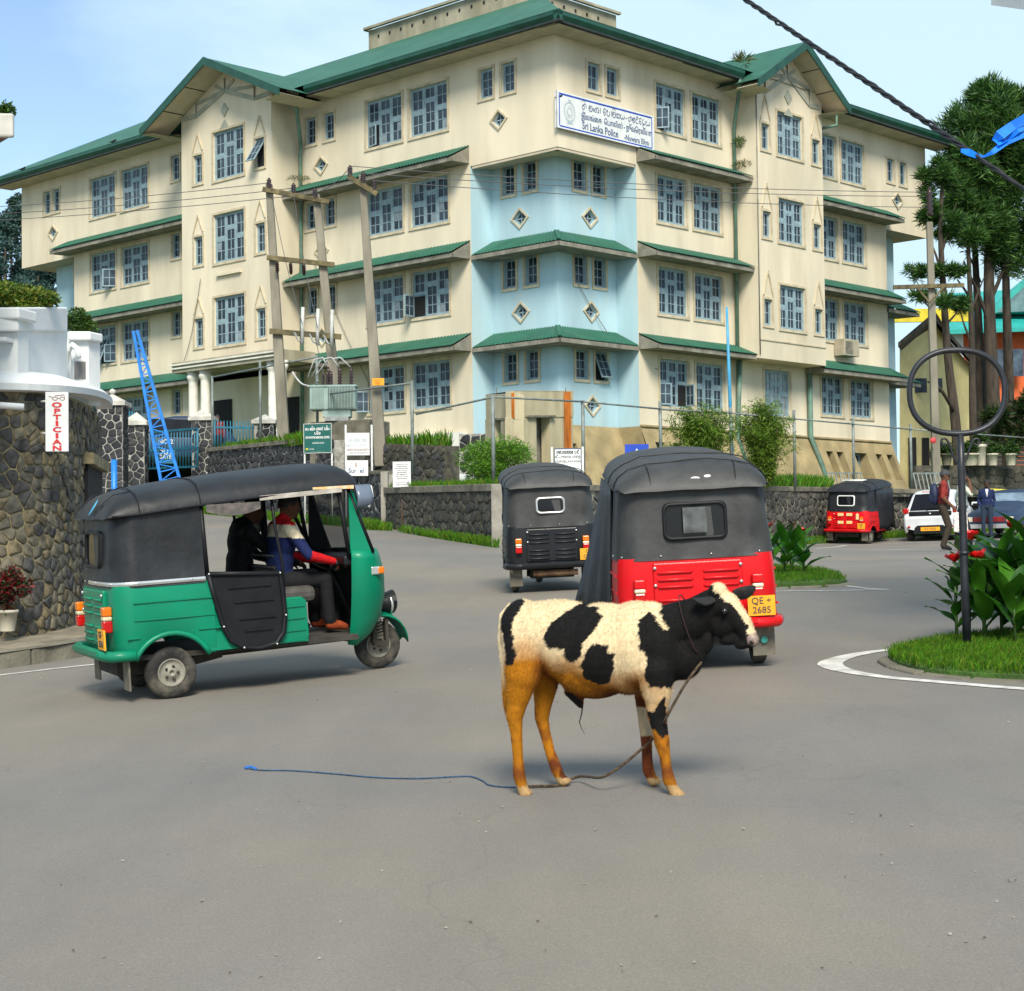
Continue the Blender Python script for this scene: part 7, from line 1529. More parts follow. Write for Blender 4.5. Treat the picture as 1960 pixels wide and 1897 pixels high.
def STAND(**k):
    d = dict(pelvis=(0, 0, .92), chest=(.02, 0, 1.24), neck=(.03, 0, 1.44), head=(.055, 0, 1.565), face=(1, 0, -.05), ls=(.01, .175, 1.37), rs=(.01, -.175, 1.37), le=(-.03, .22, 1.10), re=(-.03, -.22, 1.10), lw=(.08, .22, .88), rw=(.08, -.22, .88), lhip=(0, .09, .90), rhip=(0, -.09, .90), lk=(.03, .10, .50), rk=(.03, -.10, .50), la=(0, .10, .09), ra=(0, -.10, .09), lt=(.14, .12, .04), rt=(.14, -.12, .04)); d.update(k); return d
def on_ground(px, py, d, head):
    p = at(px, py, d); x, y = p.x, p.y; return Matrix.Translation((x, y, gz(x, y))) @ Matrix.Rotation(head, 4, 'Z')
PM = on_ground(1806, 1055, 37, rad(-8))
t, f, sd, up, hd = person('man in a rust-red shirt and cap walking with a navy backpack', PM, STAND(rk=(.10, -.10, .50), ra=(-.02, -.10, .10), rt=(.13, -.11, .05), lk=(.14, .09, .52), la=(.02, .10, .12), lt=(.16, .10, .05), re=(-.02, -.23, 1.11), rw=(.16, -.20, .93), rh=(.35, 0, -.4), lw=(.20, .20, .95)), dict(shirt=(.22, .028, .022), trousers=(.042, .032, .022), sleeve=SKIN), scale=1.02, hair=True)
M_CAPK = mat('grey_cap', (.045, .045, .048), .8, .2, 20); cb_ = MB(); cb_.smooth = True
cb_.grid([[hd + Vector((.104 * math.sin(rad(th)) * math.cos(a), .088 * math.sin(rad(th)) * math.sin(a), .02 + .112 * math.cos(rad(th)))) for a in [2 * PI * j / 18 for j in range(18)]] for th in (3, 25, 50, 75, 92)], close_u=True); co = cb_.build('cap', M_CAPK, t)
pk = MB(); pk.smooth = True; pk.grid([[hd + Vector((.085 + r_ * math.cos(rad(a)) * .9, .085 * math.sin(rad(a)), .022 - r_ * .25)) for a in range(-80, 81, 20)] for r_ in (.0, .05, .10)]); pk.build('peak', M_CAPK, co)
bk = thing('backpack', 'navy backpack on the back of the red-shirted man', 'backpack', PM @ Matrix.Translation((-.17, .0, 1.20))); b = MB(); ell_mesh(b, (0, 0, 0), (.10, .15, .24)); ell_mesh(b, (-.06, 0, -.08), (.06, .11, .12)); M_NAVY = mat('navy_nylon', (.010, .018, .06), .6, .25, 12, bump=.3); b.build('bag', M_NAVY, bk)
for s_ in (-1, 1): MB().tube([(.04, s_ * .10, .20), (.16, s_ * .11, .22), (.30, s_ * .11, .10), (.29, s_ * .12, -.05), (.12, s_ * .14, -.14)], .016, 6).build('strap', M_NAVY, bk)
PM2 = on_ground(1842, 1053, 37.8, rad(-4))
t, f, sd, up, hd = person('man in a white shirt holding a phone to his ear behind the ring-topped post', PM2, STAND(lk=(.14, .09, .50), la=(.20, .10, .09), lt=(.34, .10, .05), rk=(.04, -.10, .50), ra=(-.14, -.10, .13), rt=(-.02, -.11, .05), re=(.16, -.26, 1.20), rw=(.15, -.16, 1.46), rh=(-.15, .1, .5), le=(-.06, .22, 1.1), lw=(.02, .24, .88)), dict(shirt=(.52, .55, .44), trousers=(.014, .017, .026), shoe=(.16, .035, .02), sleeve=SKIN), scale=1.0)
tag(MB().box((-.02, -.008, -.06), (.02, .008, .06)).build('phone', M_BLK, None), 'small dark phone held at the white-shirted man\'s ear', 'phone').matrix_world = PM2 @ Matrix.Translation((.14, -.11, 1.52))
bg_ = thing('carrier_bag', 'white patterned carrier bag hanging beside the white-shirted man', 'bag', PM2 @ Matrix.Translation((-.08, -.30, .40))); b = MB(); b.hexa([(-.15, -.05, 0), (.15, -.05, 0), (.15, .05, 0), (-.15, .05, 0), (-.14, -.02, .42), (.14, -.02, .42), (.14, .02, .42), (-.14, .02, .42)]); b.build('bag', mat('white_bag', (.62, .6, .56), .6, .5, 18, col2=(.3, .24, .22)), bg_, .01); MB().tube([(-.08, 0, .42), (-.05, 0, .56), (.05, 0, .56), (.08, 0, .42)], .008, 6).build('handle', M_LETTER_W, bg_)
PM3 = on_ground(1890, 1031, 49.5, rad(-100))
person('man in a navy zip jacket standing with hands in his pockets', PM3, STAND(ls=(.0, .155, 1.35), rs=(.0, -.155, 1.35), le=(-.08, .22, 1.10), re=(-.08, -.22, 1.10), lw=(.06, .19, .95), rw=(.06, -.19, .95)), dict(shirt=(.012, .022, .075), trousers=(.020, .032, .055), skin=(.07, .035, .022)), scale=1.0, hands=False, band=lambda V_, cl, idx, tags: np.where(((V_[:, 0] > .085) & (np.abs(V_[:, 1]) < .035 * (V_[:, 2] - 1.15) / .2) & (V_[:, 2] > 1.2) & (V_[:, 2] < 1.42))[:, None], np.array((.5, .5, .52)), cl))
GP = at(417, 812, 60); person('small figure in dark red standing in the shaded porch', Matrix.Translation((GP.x, GP.y, GP.z - 1.35)) @ Matrix.Rotation(rad(-90), 4, 'Z'), STAND(), dict(shirt=(.20, .015, .012), trousers=(.02, .02, .03)), voxel=.018, hands=False)
# ================================================================== LEFT: STONE OPTICIAN'S BUILDING
M_TANST = [rough_stone('tan_stone_a', (.165, .145, .10)), rough_stone('tan_stone_b', (.115, .105, .08)), rough_stone('tan_stone_c', (.075, .073, .068)), rough_stone('tan_stone_d', (.20, .16, .09))]
M_MORT_T = mat('tan_mortar', (.30, .25, .14), .95, .25, 7, bump=.5, dirt=.4, dcol=(.10, .085, .05)); M_WPL = mat('white_plaster', (.70, .71, .69), .85, .06, 1.2, bump=.15, bscale=14, dirt=.25, dscale=1.5, dcol=(.42, .46, .46))
CURV = [(-330, 18.3), (-160, 18.35), (0, 18.6), (60, 18.85), (110, 19.3), (150, 20.0), (176, 21.1), (189, 22.6), (192, 24.5)]
cpts = spline([Vector((at(x, 1067, d).x, d, 0)) for x, d in CURV], 6); clen = [0.0]
for a, c in zip(cpts, cpts[1:]): clen.append(clen[-1] + (c - a).length)
def cur(u):
    u = min(max(u, 0), clen[-1] - 1e-4); i = max(k for k in range(len(clen)) if clen[k] <= u); f = (u - clen[i]) / (clen[i + 1] - clen[i]) if i + 1 < len(clen) else 0
    p = cpts[i].lerp(cpts[min(i + 1, len(cpts) - 1)], f); d = (cpts[min(i + 1, len(cpts) - 1)] - cpts[max(i - 1, 0)] if i else cpts[1] - cpts[0]).normalized(); return p, Vector((d.y, -d.x, 0))
ZB0, ZT0 = .55, 3.50
OPT = thing('optician_building', 'curved brown stone shop front with white upper storey at the left edge', 'building', (cpts[12].x, cpts[12].y, ZB0)); OI = Matrix.Translation((cpts[12].x, cpts[12].y, ZB0)).inverted()
def obuild(b, nm, m, bev=0.0, par=None):
    o = b.build(nm, m, par or OPT, bev)
    if par is None: o.matrix_parent_inverse = OI
    return o
def CS(u, v, q): p, n = cur(u); return Vector((p.x + n.x * q, p.y + n.y * q, v))
NU = 60; U1 = clen[-1]
b = MB(); b.smooth = True; b.grid([[CS(U1 * i / NU, z, 0) for i in range(NU + 1)] for z in (ZB0 - .4, ZT0 + .02)]); obuild(b, 'wall_core', M_MORT_T)
ulo = [u for u in np.linspace(0, U1, 300) if cur(u)[0].x > at(-70, 1067, 18.5).x][0]
cells = vor_cells(ulo, U1 - .3, ZB0 - .1, ZT0, .125, random.Random(21), jit=.48, asp=1.22)
DOORU = [u for u in np.linspace(0, U1, 400) if cur(u)[0].y > 20.3][0], [u for u in np.linspace(0, U1, 400) if cur(u)[0].y > 22.3][0]
cells = [c_ for c_ in cells if not (DOORU[0] < sum(p.x for p in c_) / len(c_) < DOORU[1] and sum(p.y for p in c_) / len(c_) < 2.95)]
stones(OPT, CS, cells, .013, .022, M_TANST, random.Random(5), 300, PI_=OI)
b = MB(); b.hexa([CS(DOORU[0], ZB0, .06), CS(DOORU[1], ZB0, .06), CS(DOORU[1], ZB0, -.2), CS(DOORU[0], ZB0, -.2), CS(DOORU[0], 2.8, .06), CS(DOORU[1], 2.8, .06), CS(DOORU[1], 2.8, -.2), CS(DOORU[0], 2.8, -.2)]); obuild(b, 'doorway', M_DARKVOID)
b = MB(); b.hexa([CS(DOORU[0] - .1, 2.8, .14), CS(DOORU[1] + .1, 2.8, .14), CS(DOORU[1] + .1, 2.8, -.1), CS(DOORU[0] - .1, 2.8, -.1), CS(DOORU[0] - .1, 2.93, .14), CS(DOORU[1] + .1, 2.93, .14), CS(DOORU[1] + .1, 2.93, -.1), CS(DOORU[0] - .1, 2.93, -.1)]); obuild(b, 'lintel', M_MORT_T)
b = MB(); ZR = lambda u: .05 * max(0, cur(u)[0].y - 18.6)
b.grid([[CS(U1 * i / NU, z + ZR(U1 * i / NU), q) for i in range(NU + 1)] for q, z in ((-.05, ZT0 - .01), (.17, ZT0), (.18, ZT0 + .07), (.12, ZT0 + .12), (-.25, ZT0 + .24), (-.9, ZT0 + .26))]); obuild(b, 'cornice', M_WPL)
def px_box(b, x0, x1, y0, y1, d0, d1, th):
    """upright slab seen between two picture columns"""
    a, c, e, g_ = at(x0, y1, d0), at(x1, y1, d1), at(x1, y0, d1), at(x0, y0, d0); zb, zt = min(a.z, c.z), (e.z + g_.z) / 2
    n = Vector((c.y - a.y, -(c.x - a.x), 0)).normalized(); n = -n if n.y < 0 else n
    P = [Vector((a.x, a.y, a.z)), Vector((c.x, c.y, c.z)), Vector((c.x, c.y, c.z)) + n * th, Vector((a.x, a.y, a.z)) + n * th, Vector((a.x, a.y, g_.z)), Vector((c.x, c.y, e.z)), Vector((c.x, c.y, e.z)) + n * th, Vector((a.x, a.y, g_.z)) + n * th]; b.hexa(P); return b
obuild(px_box(MB(), -200, 34, 606, 745, 19.2, 18.9, .25), 'upper_wall', M_WPL); obuild(px_box(MB(), 34, 129, 614, 765, 18.9, 20.6, .25), 'upper_wall', M_WPL); obuild(px_box(MB(), 129, 170, 648, 775, 21.3, 21.2, .25), 'upper_wall', M_WPL)
obuild(px_box(MB(), -200, 36, 588, 610, 19.1, 18.75, .4), 'parapet', M_WPL, .02); obuild(px_box(MB(), 35, 130, 588, 634, 18.8, 20.5, .35), 'parapet', M_WPL, .02); obuild(px_box(MB(), 128, 172, 634, 651, 21.2, 21.1, .3), 'parapet', M_WPL, .02)
b = MB(); b.smooth = True
for k_ in range(2): b.tube([at(131 + k_ * 3, 740 - k_ * 4, 21.15), at(132, 700, 21.15), at(131, 672, 21.15), at(139, 660, 21.1), at(148, 668 + k_, 21.05), at(151, 684, 21.0)], .035, 6)
obuild(b, 'arch_mould', M_WPL)
obuild(px_box(MB(), -40, 23, 663, 701, 19.0, 18.93, .1), 'window_opening', mat('grey_opening', (.17, .16, .16), .8, .1, 3)); obuild(px_box(MB(), 142, 163, 692, 725, 21.25, 21.2, .1), 'window_opening', mat('grey_opening', (.17, .16, .16)))
obuild(px_box(MB(), -60, 12, 645, 652, 18.75, 18.7, .3), 'sun_shade', M_WPL)
# vertical sign
SG = at(109, 807, 18.55); osg = board('optician_sign', 'white vertical box sign reading OPTICIAN in red', SG, (1, .22, 0), .235, .63, M_SW, None, .10)
for k_, ch_ in enumerate('OPTICIAN'): lettering(ch_, .073, osg, Matrix.Translation((0, .175 - k_ * .0655, .004)) , M_RED, bold=.0025, xscale=1.75 if ch_ != 'I' else 2.4)
b = MB()
for sx in (-.02, .055): b.tube([(sx + .026 * math.cos(2 * PI * i / 12), .245 + .017 * math.sin(2 * PI * i / 12), .004) for i in range(13)], .003, 4)
b.tube([(-.045, .25, .004), (-.07, .27, .004), (-.085, .262, .004)], .003, 4); b.tube([(.08, .25, .004), (.075, .285, .004), (-.02, .275, .004)], .003, 4); b.tube([(.005, .25, .004), (.03, .25, .004)], .003, 4); b.build('spectacles', mat('brown_print', (.35, .2, .15), .7, .1, 5), osg)
for y_ in (.22, -.12): MB().tube([(-.117, y_, -.05), (-.165, y_, -.12)], .012, 6).build('bracket', M_POSTW, osg)
a = at(-60, 772, 18.2); b = MB().tube([(0, 0, 0), at(46, 779, 18.3) - a], .035, 8); tag(b.build('tube_lamp', M_SW, None, loc=a), 'white fluorescent tube fitting on the stone wall at the left edge', 'lamp')
# ceiling of the storey behind so that the place stays closed
# pavement and kerb
PV = gp2((-330, 1320), (-150, 1300), (0, 1281), (100, 1267), (170, 1255), (220, 1238)); b = MB(); Kt = .17
pin = [Vector((at(x, 1067, d).x, d + .4)) for x, d in ((-330, 19), (-150, 19), (0, 19.2), (100, 20), (170, 22), (200, 25))]
M_PAVE = mat('pavement_earth', (.22, .185, .13), .95, .2, 4, bump=.5, bscale=25, dirt=.4, dcol=(.13, .11, .075))
b.grid([[Vector((p.x, p.y, gz(p.x, p.y) + Kt - .01)) for p in PV], [Vector((p.x, p.y, gz(p.x, p.y) + Kt + .02)) for p in pin]]); struct(b.build('pavement', M_PAVE))
kt_ = thing('kerb', 'mossy concrete kerb stones along the left pavement', 'kerb', gpt(*PV[2])); KI = Matrix.Translation(gpt(*PV[2])).inverted(); tot = [PV[0]]
sp2 = spline([Vector((*p, 0)) for p in PV], 10); acc = 0; seg = [sp2[0]]
for a, c in zip(sp2, sp2[1:]):
    acc += (c - a).length; seg.append(c)
    if acc > .62 or c is sp2[-1]:
        p, q = seg[0], seg[-1]; d = (q - p).normalized(); n = Vector((-d.y, d.x, 0)); q = q - d * .02; z0, z1 = gz(p.x, p.y), gz(q.x, q.y); kb = MB(); rr_ = random.Random(int(acc * 1000)); e = rr_.uniform(-.012, .012)
        kb.hexa([Vector((p.x, p.y, z0 - .1)) + n * e, Vector((q.x, q.y, z1 - .1)) + n * e, Vector((q.x, q.y, z1 - .1)) + n * .16, Vector((p.x, p.y, z0 - .1)) + n * .16, Vector((p.x, p.y, z0 + Kt)) + n * (e + .02), Vector((q.x, q.y, z1 + Kt + e * .4)) + n * (e + .02), Vector((q.x, q.y, z1 + Kt)) + n * .16, Vector((p.x, p.y, z0 + Kt + e * .4)) + n * .16])
        o = kb.build('kerb_stone', M_KERB, kt_, .02); o.matrix_parent_inverse = KI; acc = 0; seg = [c]

# ================================================================== PLANTS
M_LEAF = vmat('leaf', .55, .22, 9, 0, .35, trans=True); M_BARK = mat('bark', (.055, .042, .030), .95, .3, 6, bump=.9, bscale=14, stretch=(1, 1, .25))
def cloud(b, c, R, n, size, cols, rng, asp=2.6, droop=.3, shell=.55, clump=None):
    """leaf-sized faces spread through a crown volume"""
    c = Vector(c); cl = clump or [(Vector((0, 0, 0)), 1.0)]
    for i in range(n):
        o, k_ = rng.choice(cl)
        while True:
            v = Vector((rng.uniform(-1, 1), rng.uniform(-1, 1), rng.uniform(-1, 1)))
            if shell * rng.random() < v.length <= 1: break
        p = c + Vector(((o.x + v.x * k_) * R[0], (o.y + v.y * k_) * R[1], (o.z + v.z * k_) * R[2])); d = (v * .6 + Vector((rng.uniform(-1, 1), rng.uniform(-1, 1), rng.uniform(-.6, .6) - droop))).normalized()
        s = size * rng.uniform(.6, 1.35); u = d.cross(Vector((rng.uniform(-1, 1), rng.uniform(-1, 1), rng.uniform(-1, 1)))).normalized() * s / asp / 2; cc_ = rng.choice(cols); f = rng.uniform(.7, 1.3); b.col = tuple(x * f for x in cc_)
        b.poly([p, p + d * s * .45 + u, p + d * s, p + d * s * .45 - u])
def clumps(rng, n, lo=.28, hi=.5):
    out = []
    for _ in range(n):
        while True:
            v = Vector((rng.uniform(-1, 1), rng.uniform(-1, 1), rng.uniform(-1, 1)))
            if v.length <= 1: break
        out.append((v * .72, rng.uniform(lo, hi)))
    return out
def plant(name, label, cat, base, group=None): return thing(name, label, cat, base, group)
def stem(t, pts, r, m=None, nm='stem'): MB().tube(pts, r, 6).build(nm, m or M_BARK, t)
GR1 = [(.075, .21, .012), (.11, .26, .014), (.045, .14, .010), (.15, .28, .020)]; PINE = [(.014, .045, .012), (.022, .065, .014), (.010, .030, .010), (.035, .080, .016)]
# round bush on the terrace
rg = random.Random(31); c0 = at(955, 890, 41); t = plant('round_bush', 'rounded feathery bright green bush above the stone wall', 'bush', (c0.x, c0.y, c0.z - .75)); b = MB(); cloud(b, (0, 0, .75), (1.12, .95, .66), 19000, .085, GR1, rg, 5, -.2, .8, clumps(rg, 26, .25, .42) + [(Vector((0, 0, -.2)), .8)]); b.build('foliage', M_LEAF, t); stem(t, [(0, 0, -.2), (0, 0, .8)], .05)
# bamboo clumps
def bamboo(label, px, pyb, d, h, w, n, seed):
    rg = random.Random(seed); p = at(px, pyb, d); t = plant('bamboo_clump', label, 'bamboo', p, 'bamboo clumps'); b = MB()
    for i in range(n):
        a = rg.uniform(0, 2 * PI); sp_ = rg.uniform(.1, 1) * w; hh = h * rg.uniform(.55, 1) * (1 - .25 * (sp_ / w)); tip = Vector((math.cos(a) * sp_, math.sin(a) * sp_ * .6, hh)); P = [Vector((math.cos(a) * .1, math.sin(a) * .1, 0)), Vector((tip.x * .45, tip.y * .45, hh * .6)), tip]; Q = spline(P, 5)
        if i < 16: stem(t, Q, [.012 * (1 - .7 * k_ / len(Q)) for k_ in range(len(Q))], mat('cane', (.12, .15, .03), .5, .2, 6), 'cane')
        for q in Q[2:]:
            for _ in range(16):
                d_ = Vector((rg.uniform(-1, 1), rg.uniform(-1, 1), rg.uniform(-1.0, .35))).normalized(); s = rg.uniform(.12, .22); q2 = q + Vector((rg.uniform(-.14, .14), rg.uniform(-.14, .14), rg.uniform(-.12, .12))); u = d_.cross(Vector((rg.uniform(-1, 1), rg.uniform(-1, 1), 1))).normalized() * s * .07; f = rg.uniform(.7, 1.3); c_ = rg.choice([(.12, .22, .018), (.075, .165, .015), (.18, .25, .035)]); b.col = tuple(x * f for x in c_); b.poly([q2, q2 + d_ * s * .4 + u, q2 + d_ * s, q2 + d_ * s * .4 - u])
    b.build('foliage', M_LEAF, t)
bamboo('bamboo clump left of the blue flag pole, above the red three-wheeler', 1345, 905, 45, 1.95, .95, 80, 1); bamboo('taller bamboo clump right of the blue flag pole', 1462, 935, 47.5, 2.65, .95, 105, 2)
# grass: blades on the islands, terrace edge and verges
def grass(name, label, regions, n, h, cols, seed, dz=0.0):
    rg = random.Random(seed); b = MB()
    for poly, zf, share in regions:
        A = [Vector((p[0], p[1])) for p in poly]; xs = [p.x for p in A]; ys = [p.y for p in A]; k_ = 0; arr = [(p.x, p.y) for p in A]; tries = 0
        while k_ < n * share and tries < n * share * 12:
            tries += 1; x, y = rg.uniform(min(xs), max(xs)), rg.uniform(min(ys), max(ys)); ins = False
            for (x0, y0), (x1, y1) in zip(arr, arr[1:] + arr[:1]):
                if (y0 > y) != (y1 > y) and x < (x1 - x0) * (y - y0) / (y1 - y0) + x0: ins = not ins
            if not ins: continue
            k_ += 1; z = zf(x, y) if zf else gz(x, y) + dz; s = h * rg.uniform(.5, 1.3); a = rg.uniform(0, 2 * PI); ln_ = Vector((math.cos(a), math.sin(a), 0)) * s * rg.uniform(.1, .6); w2 = Vector((math.sin(a), -math.cos(a), 0)) * s * .045; c_ = rg.choice(cols); f = rg.uniform(.7, 1.3); b.col = tuple(v * f for v in c_); p = Vector((x, y, z - .01))
            b.poly([p - w2, p + w2, p + ln_ * .4 + Vector((0, 0, s * .6)) + w2 * .6, p + ln_ + Vector((0, 0, s)), p + ln_ * .4 + Vector((0, 0, s * .6)) - w2 * .6])
    o = b.build(name, M_LEAF); tag(o, label, 'grass', kind='stuff'); return o
def island(pix, h, name):
    P = smooth2(gp2(*pix), 2); b = MB(); c = sum(P, Vector((0, 0))) / len(P); n = len(P); ring = [[], [], []]
    for p in P:
        q = c + (p - c) * .96; ring[0].append(gpt(p.x, p.y, -.02)); ring[1].append(gpt(p.x, p.y, h)); ring[2].append(gpt(q.x, q.y, h + .02))
    b.grid(ring, close_u=True); b.poly([gpt(*(c + (p - c) * .96), h + .02) for p in P]); b2 = struct(b.build(name, M_GRASS)); return P
IS1 = island(((1700, 1267), (1712, 1277), (1760, 1290), (1850, 1300), (1960, 1306), (2200, 1312), (2200, 1215), (1960, 1222), (1850, 1232), (1770, 1243), (1715, 1256)), .045, 'verge')
IS2 = island(((1622, 1120), (1600, 1123), (1530, 1126), (1400, 1127), (1330, 1120), (1400, 1095), (1500, 1093), (1570, 1100), (1605, 1110)), .06, 'verge')
def edge_stones(P, label):
    t = thing('kerb', label, 'kerb', gpt(*P[0])); I_ = Matrix.Translation(gpt(*P[0])).inverted(); rg = random.Random(8); acc = 0; s0 = P[0]; c = sum(P, Vector((0, 0))) / len(P)
    for a, q in zip(P, P[1:] + P[:1]):
        acc += (q - a).length
        if acc > .38:
            d = (q - s0).normalized(); n = Vector((-d.y, d.x)); n = n if n.dot(c - s0) < 0 else -n; o_ = rg.uniform(0, .025); e = q - d * .03; K_ = MB(); ht = rg.uniform(.004, .028)
            K_.hexa([gpt(*(s0 + n * (.09 + o_)), -.03), gpt(*(e + n * (.09 + o_)), -.03), gpt(*(e - n * .02), -.03), gpt(*(s0 - n * .02), -.03), gpt(*(s0 + n * (.08 + o_)), ht), gpt(*(e + n * (.08 + o_)), ht * .8), gpt(*(e - n * .02), ht + .01), gpt(*(s0 - n * .02), ht + .01)]); o = K_.build('edge_stone', M_KERB, t, .012); o.matrix_parent_inverse = I_; s0 = q; acc = 0
edge_stones([p for p in IS1 if p.x < 5.6], 'low worn edging round the grass island with the ring-topped post'); edge_stones(IS2, 'low worn edging round the far grass island')
GC = [(.055, .20, .004), (.09, .24, .006), (.035, .125, .004), (.15, .21, .015), (.07, .17, .006)]
grass('grass', 'short bright grass on the island with the ring-topped post', [(IS1, None, 1)], 26000, .07, GC, 3, .06)
grass('grass', 'short grass on the far canna island', [(IS2, None, 1)], 9000, .07, GC, 4, .075)
LT = lambda a, c, w_: [(a.x, a.y), (c.x, c.y), (c.x + .2, c.y + w_), (a.x + .2, a.y + w_)]
grass('grass', 'long green grass along the top of the dark stone wall', [(LT(A3 + Vector((0, .4, 0)), B3 + Vector((0, .4, 0)), 2.2), lambda x, y: (A3.z + (B3.z - A3.z) * min(1, max(0, (x - A3.x) / (B3.x - A3.x)))) + .03, .7), (LT(at(890, 900, 38.5), at(1010, 915, 37), 1.5), lambda x, y: B3.z + .05, .3)], 9000, .26, GC, 5)
VB = [(A3.x - .3, A3.y - .1), (B3.x - .15, B3.y - .1), (B3.x - .2, B3.y - .45), (A3.x + .3, A3.y - 1.6), (A3.x - .6, A3.y - 1.3)]
grass('weeds', 'weeds growing along the foot of the dark stone wall', [(VB, None, 1)], 5200, .20, GC, 6)
grass('weeds', 'grass verge at the foot of the veined wall and sign posts', [([(V0.x, V0.y - .2), (V3.x, V3.y - .2), (V3.x - .4, V3.y - 1.2), (V0.x - .3, V0.y - 1.0)], None, 1)], 7000, .22, GC, 7)
grass('grass', 'grass behind the veined boundary wall below the porch', [([(V0.x + .2, V0.y + .5), (V1.x - .6, V1.y + .5), (V1.x - .6, V1.y + 1.3), (V0.x + .3, V0.y + 1.3)], lambda x, y: V0.z - .05 + (V1.z - V0.z) * (x - V0.x) / (V1.x - V0.x), 1)], 2600, .34, GC, 8)
grass('weeds', 'weeds at the foot of the wall behind the parked vehicles', [([(C3.x, C3.y - .15), (D3.x, D3.y - .15), (E3.x, E3.y - .15), (E3.x, E3.y - .8), (D3.x, D3.y - 1.0), (C3.x, C3.y - 1.2)], None, 1)], 6000, .20, GC, 9)
grass('grass', 'shrubby grass on the terrace before the plinth', [(LT(at(1515, 920, 50), at(1590, 925, 53), 1.6), lambda x, y: 3.42, .5), (LT(at(1480, 925, 49), at(1520, 925, 50), 1.6), lambda x, y: 3.35, .3), (LT(at(700, 850, 49.6), at(850, 852, 46.8), .5), lambda x, y: W1.z + .0, .2)], 3000, .42, GC, 10)
# ---- canna lilies
M_CLEAF = vmat('canna_leaf', .38, .10, 4, .12, .5, trans=True, stretch=(1, 1, 1)); M_PETAL = mat('red_petal', (.72, .010, .012), .5, .15, 9)
def leaf_mesh(L_, W_, bend, fold, col, rng):
    b = MB(); b.smooth = True; rows = []
    for i in range(9):
        f = i / 8; w2 = W_ / 2 * (math.sin(PI * f ** .75) ** .8 if 0 < f < 1 else .02); a = -bend * f * f; x = L_ * (f - .12 * bend * f * f); z = -L_ * .42 * bend * f * f
        rows.append([Vector((x, s * w2, z + abs(s) * w2 * fold + .012 * math.sin(f * 9 + s * 2) * abs(s))) for s in (-1, -.5, 0, .5, 1)])
    b.col = col; b.grid(rows); return b.mesh('leaf', M_CLEAF)
def canna(label, base, h, seed, flower=None, nl=7, az=None, spread=1.0):
    rg = random.Random(seed); t = plant('canna_lily', label, 'canna', base, 'canna lilies'); top = Vector((rg.uniform(-.06, .06), rg.uniform(-.05, .05), h)); stem(t, [(0, 0, -.02), top * .5, top], [.016, .013, .009], mat('canna_stem', (.07, .14, .03), .5, .2, 6))
    for i in range(nl):
        f = .12 + .80 * i / nl; p = top * f; a = (i * 2.4 + rg.uniform(-.4, .4)) if az is None else az[i % len(az)] + rg.uniform(-.3, .3); L_ = rg.uniform(.38, .56) * (1 - .35 * abs(f - .5)) * spread; el = rg.uniform(.60, 1.15) + .25 * f; g_ = rg.uniform(.75, 1.2); c_ = rg.choice([(.014, .075, .006), (.024, .115, .007), (.045, .16, .010)]); me_ = leaf_mesh(L_, rg.uniform(.12, .18) * spread, rg.uniform(.35, 1.1), rg.uniform(.15, .45), tuple(x * g_ for x in c_), rg)
        o = link_copy(me_, 'leaf', t, Matrix.Translation(p) @ Matrix.Rotation(a, 4, 'Z') @ Matrix.Rotation(-el, 4, 'Y') @ Matrix.Rotation(rg.uniform(-.5, .5), 4, 'X'))
    if flower:
        ft = top + Vector((0, 0, .12)); stem(t, [top, ft], .007, mat('canna_stem', (.07, .14, .03)))
        for k_ in range(flower):
            b = MB(); b.smooth = True; a = k_ * 2 * PI / flower + rg.uniform(-.3, .3); L_ = rg.uniform(.09, .15); rows = []
            for i in range(5):
                f = i / 4; w2 = .048 * math.sin(PI * (f * .8 + .12)); rows.append([Vector((L_ * f * math.cos(.9 * f), s * w2, L_ * f * math.sin(.9) * (1 - .4 * f) + abs(s) * .01)) for s in (-1, 0, 1)])
            b.grid(rows); o = b.build('petal', M_PETAL, t); o.matrix_local = Matrix.Translation(ft) @ Matrix.Rotation(a, 4, 'Z') @ Matrix.Rotation(rg.uniform(-.6, .3), 4, 'Y')
    return t
def cp(px, py, dy=0.0, z=.09): p = gnd(px, py); return Vector((p.x, p.y + dy, gz(p.x, p.y + dy) + z))
canna('canna lily with a red bloom left of the ring-topped post', cp(1832, 1240), .50, 41, 6, 8, None, .72); canna('canna lily with a tall red bloom just right of the ring-topped post', cp(1864, 1238, .15), .66, 42, 5, 9); canna('canna lily with an orange-red bloom beside the post, second to the right', cp(1888, 1243), .52, 43, 6, 10)
canna('canna lily with a budding tip and broad upright leaves', cp(1925, 1240, .1), .70, 44, None, 11, None, 1.15); canna('canna lily at the right edge with a small red bud', cp(1958, 1238, .1), .74, 45, 3, 11, None, 1.2); canna('leafy canna lily at the back of the island', cp(1905, 1232, .35), .62, 46, None, 10, None, 1.1); canna('low leafy canna lily at the front right of the island', cp(1945, 1250), .46, 47, None, 9); canna('canna lily half outside the right edge', cp(1990, 1240), .72, 49, 4, 10, None, 1.2)
canna('canna lily on the far island with a small red bloom', cp(1540, 1110), .42, 51, 4, 9, None, .9); canna('leafy canna lily on the far island beside the red three-wheeler', cp(1500, 1112), .52, 52, None, 10, None, .95); canna('canna lily on the far island with yellow-green spikes', cp(1478, 1108, .2), .50, 53, 3, 9); canna('low canna lily at the tip of the far island', cp(1520, 1106, .3), .40, 54, None, 9)
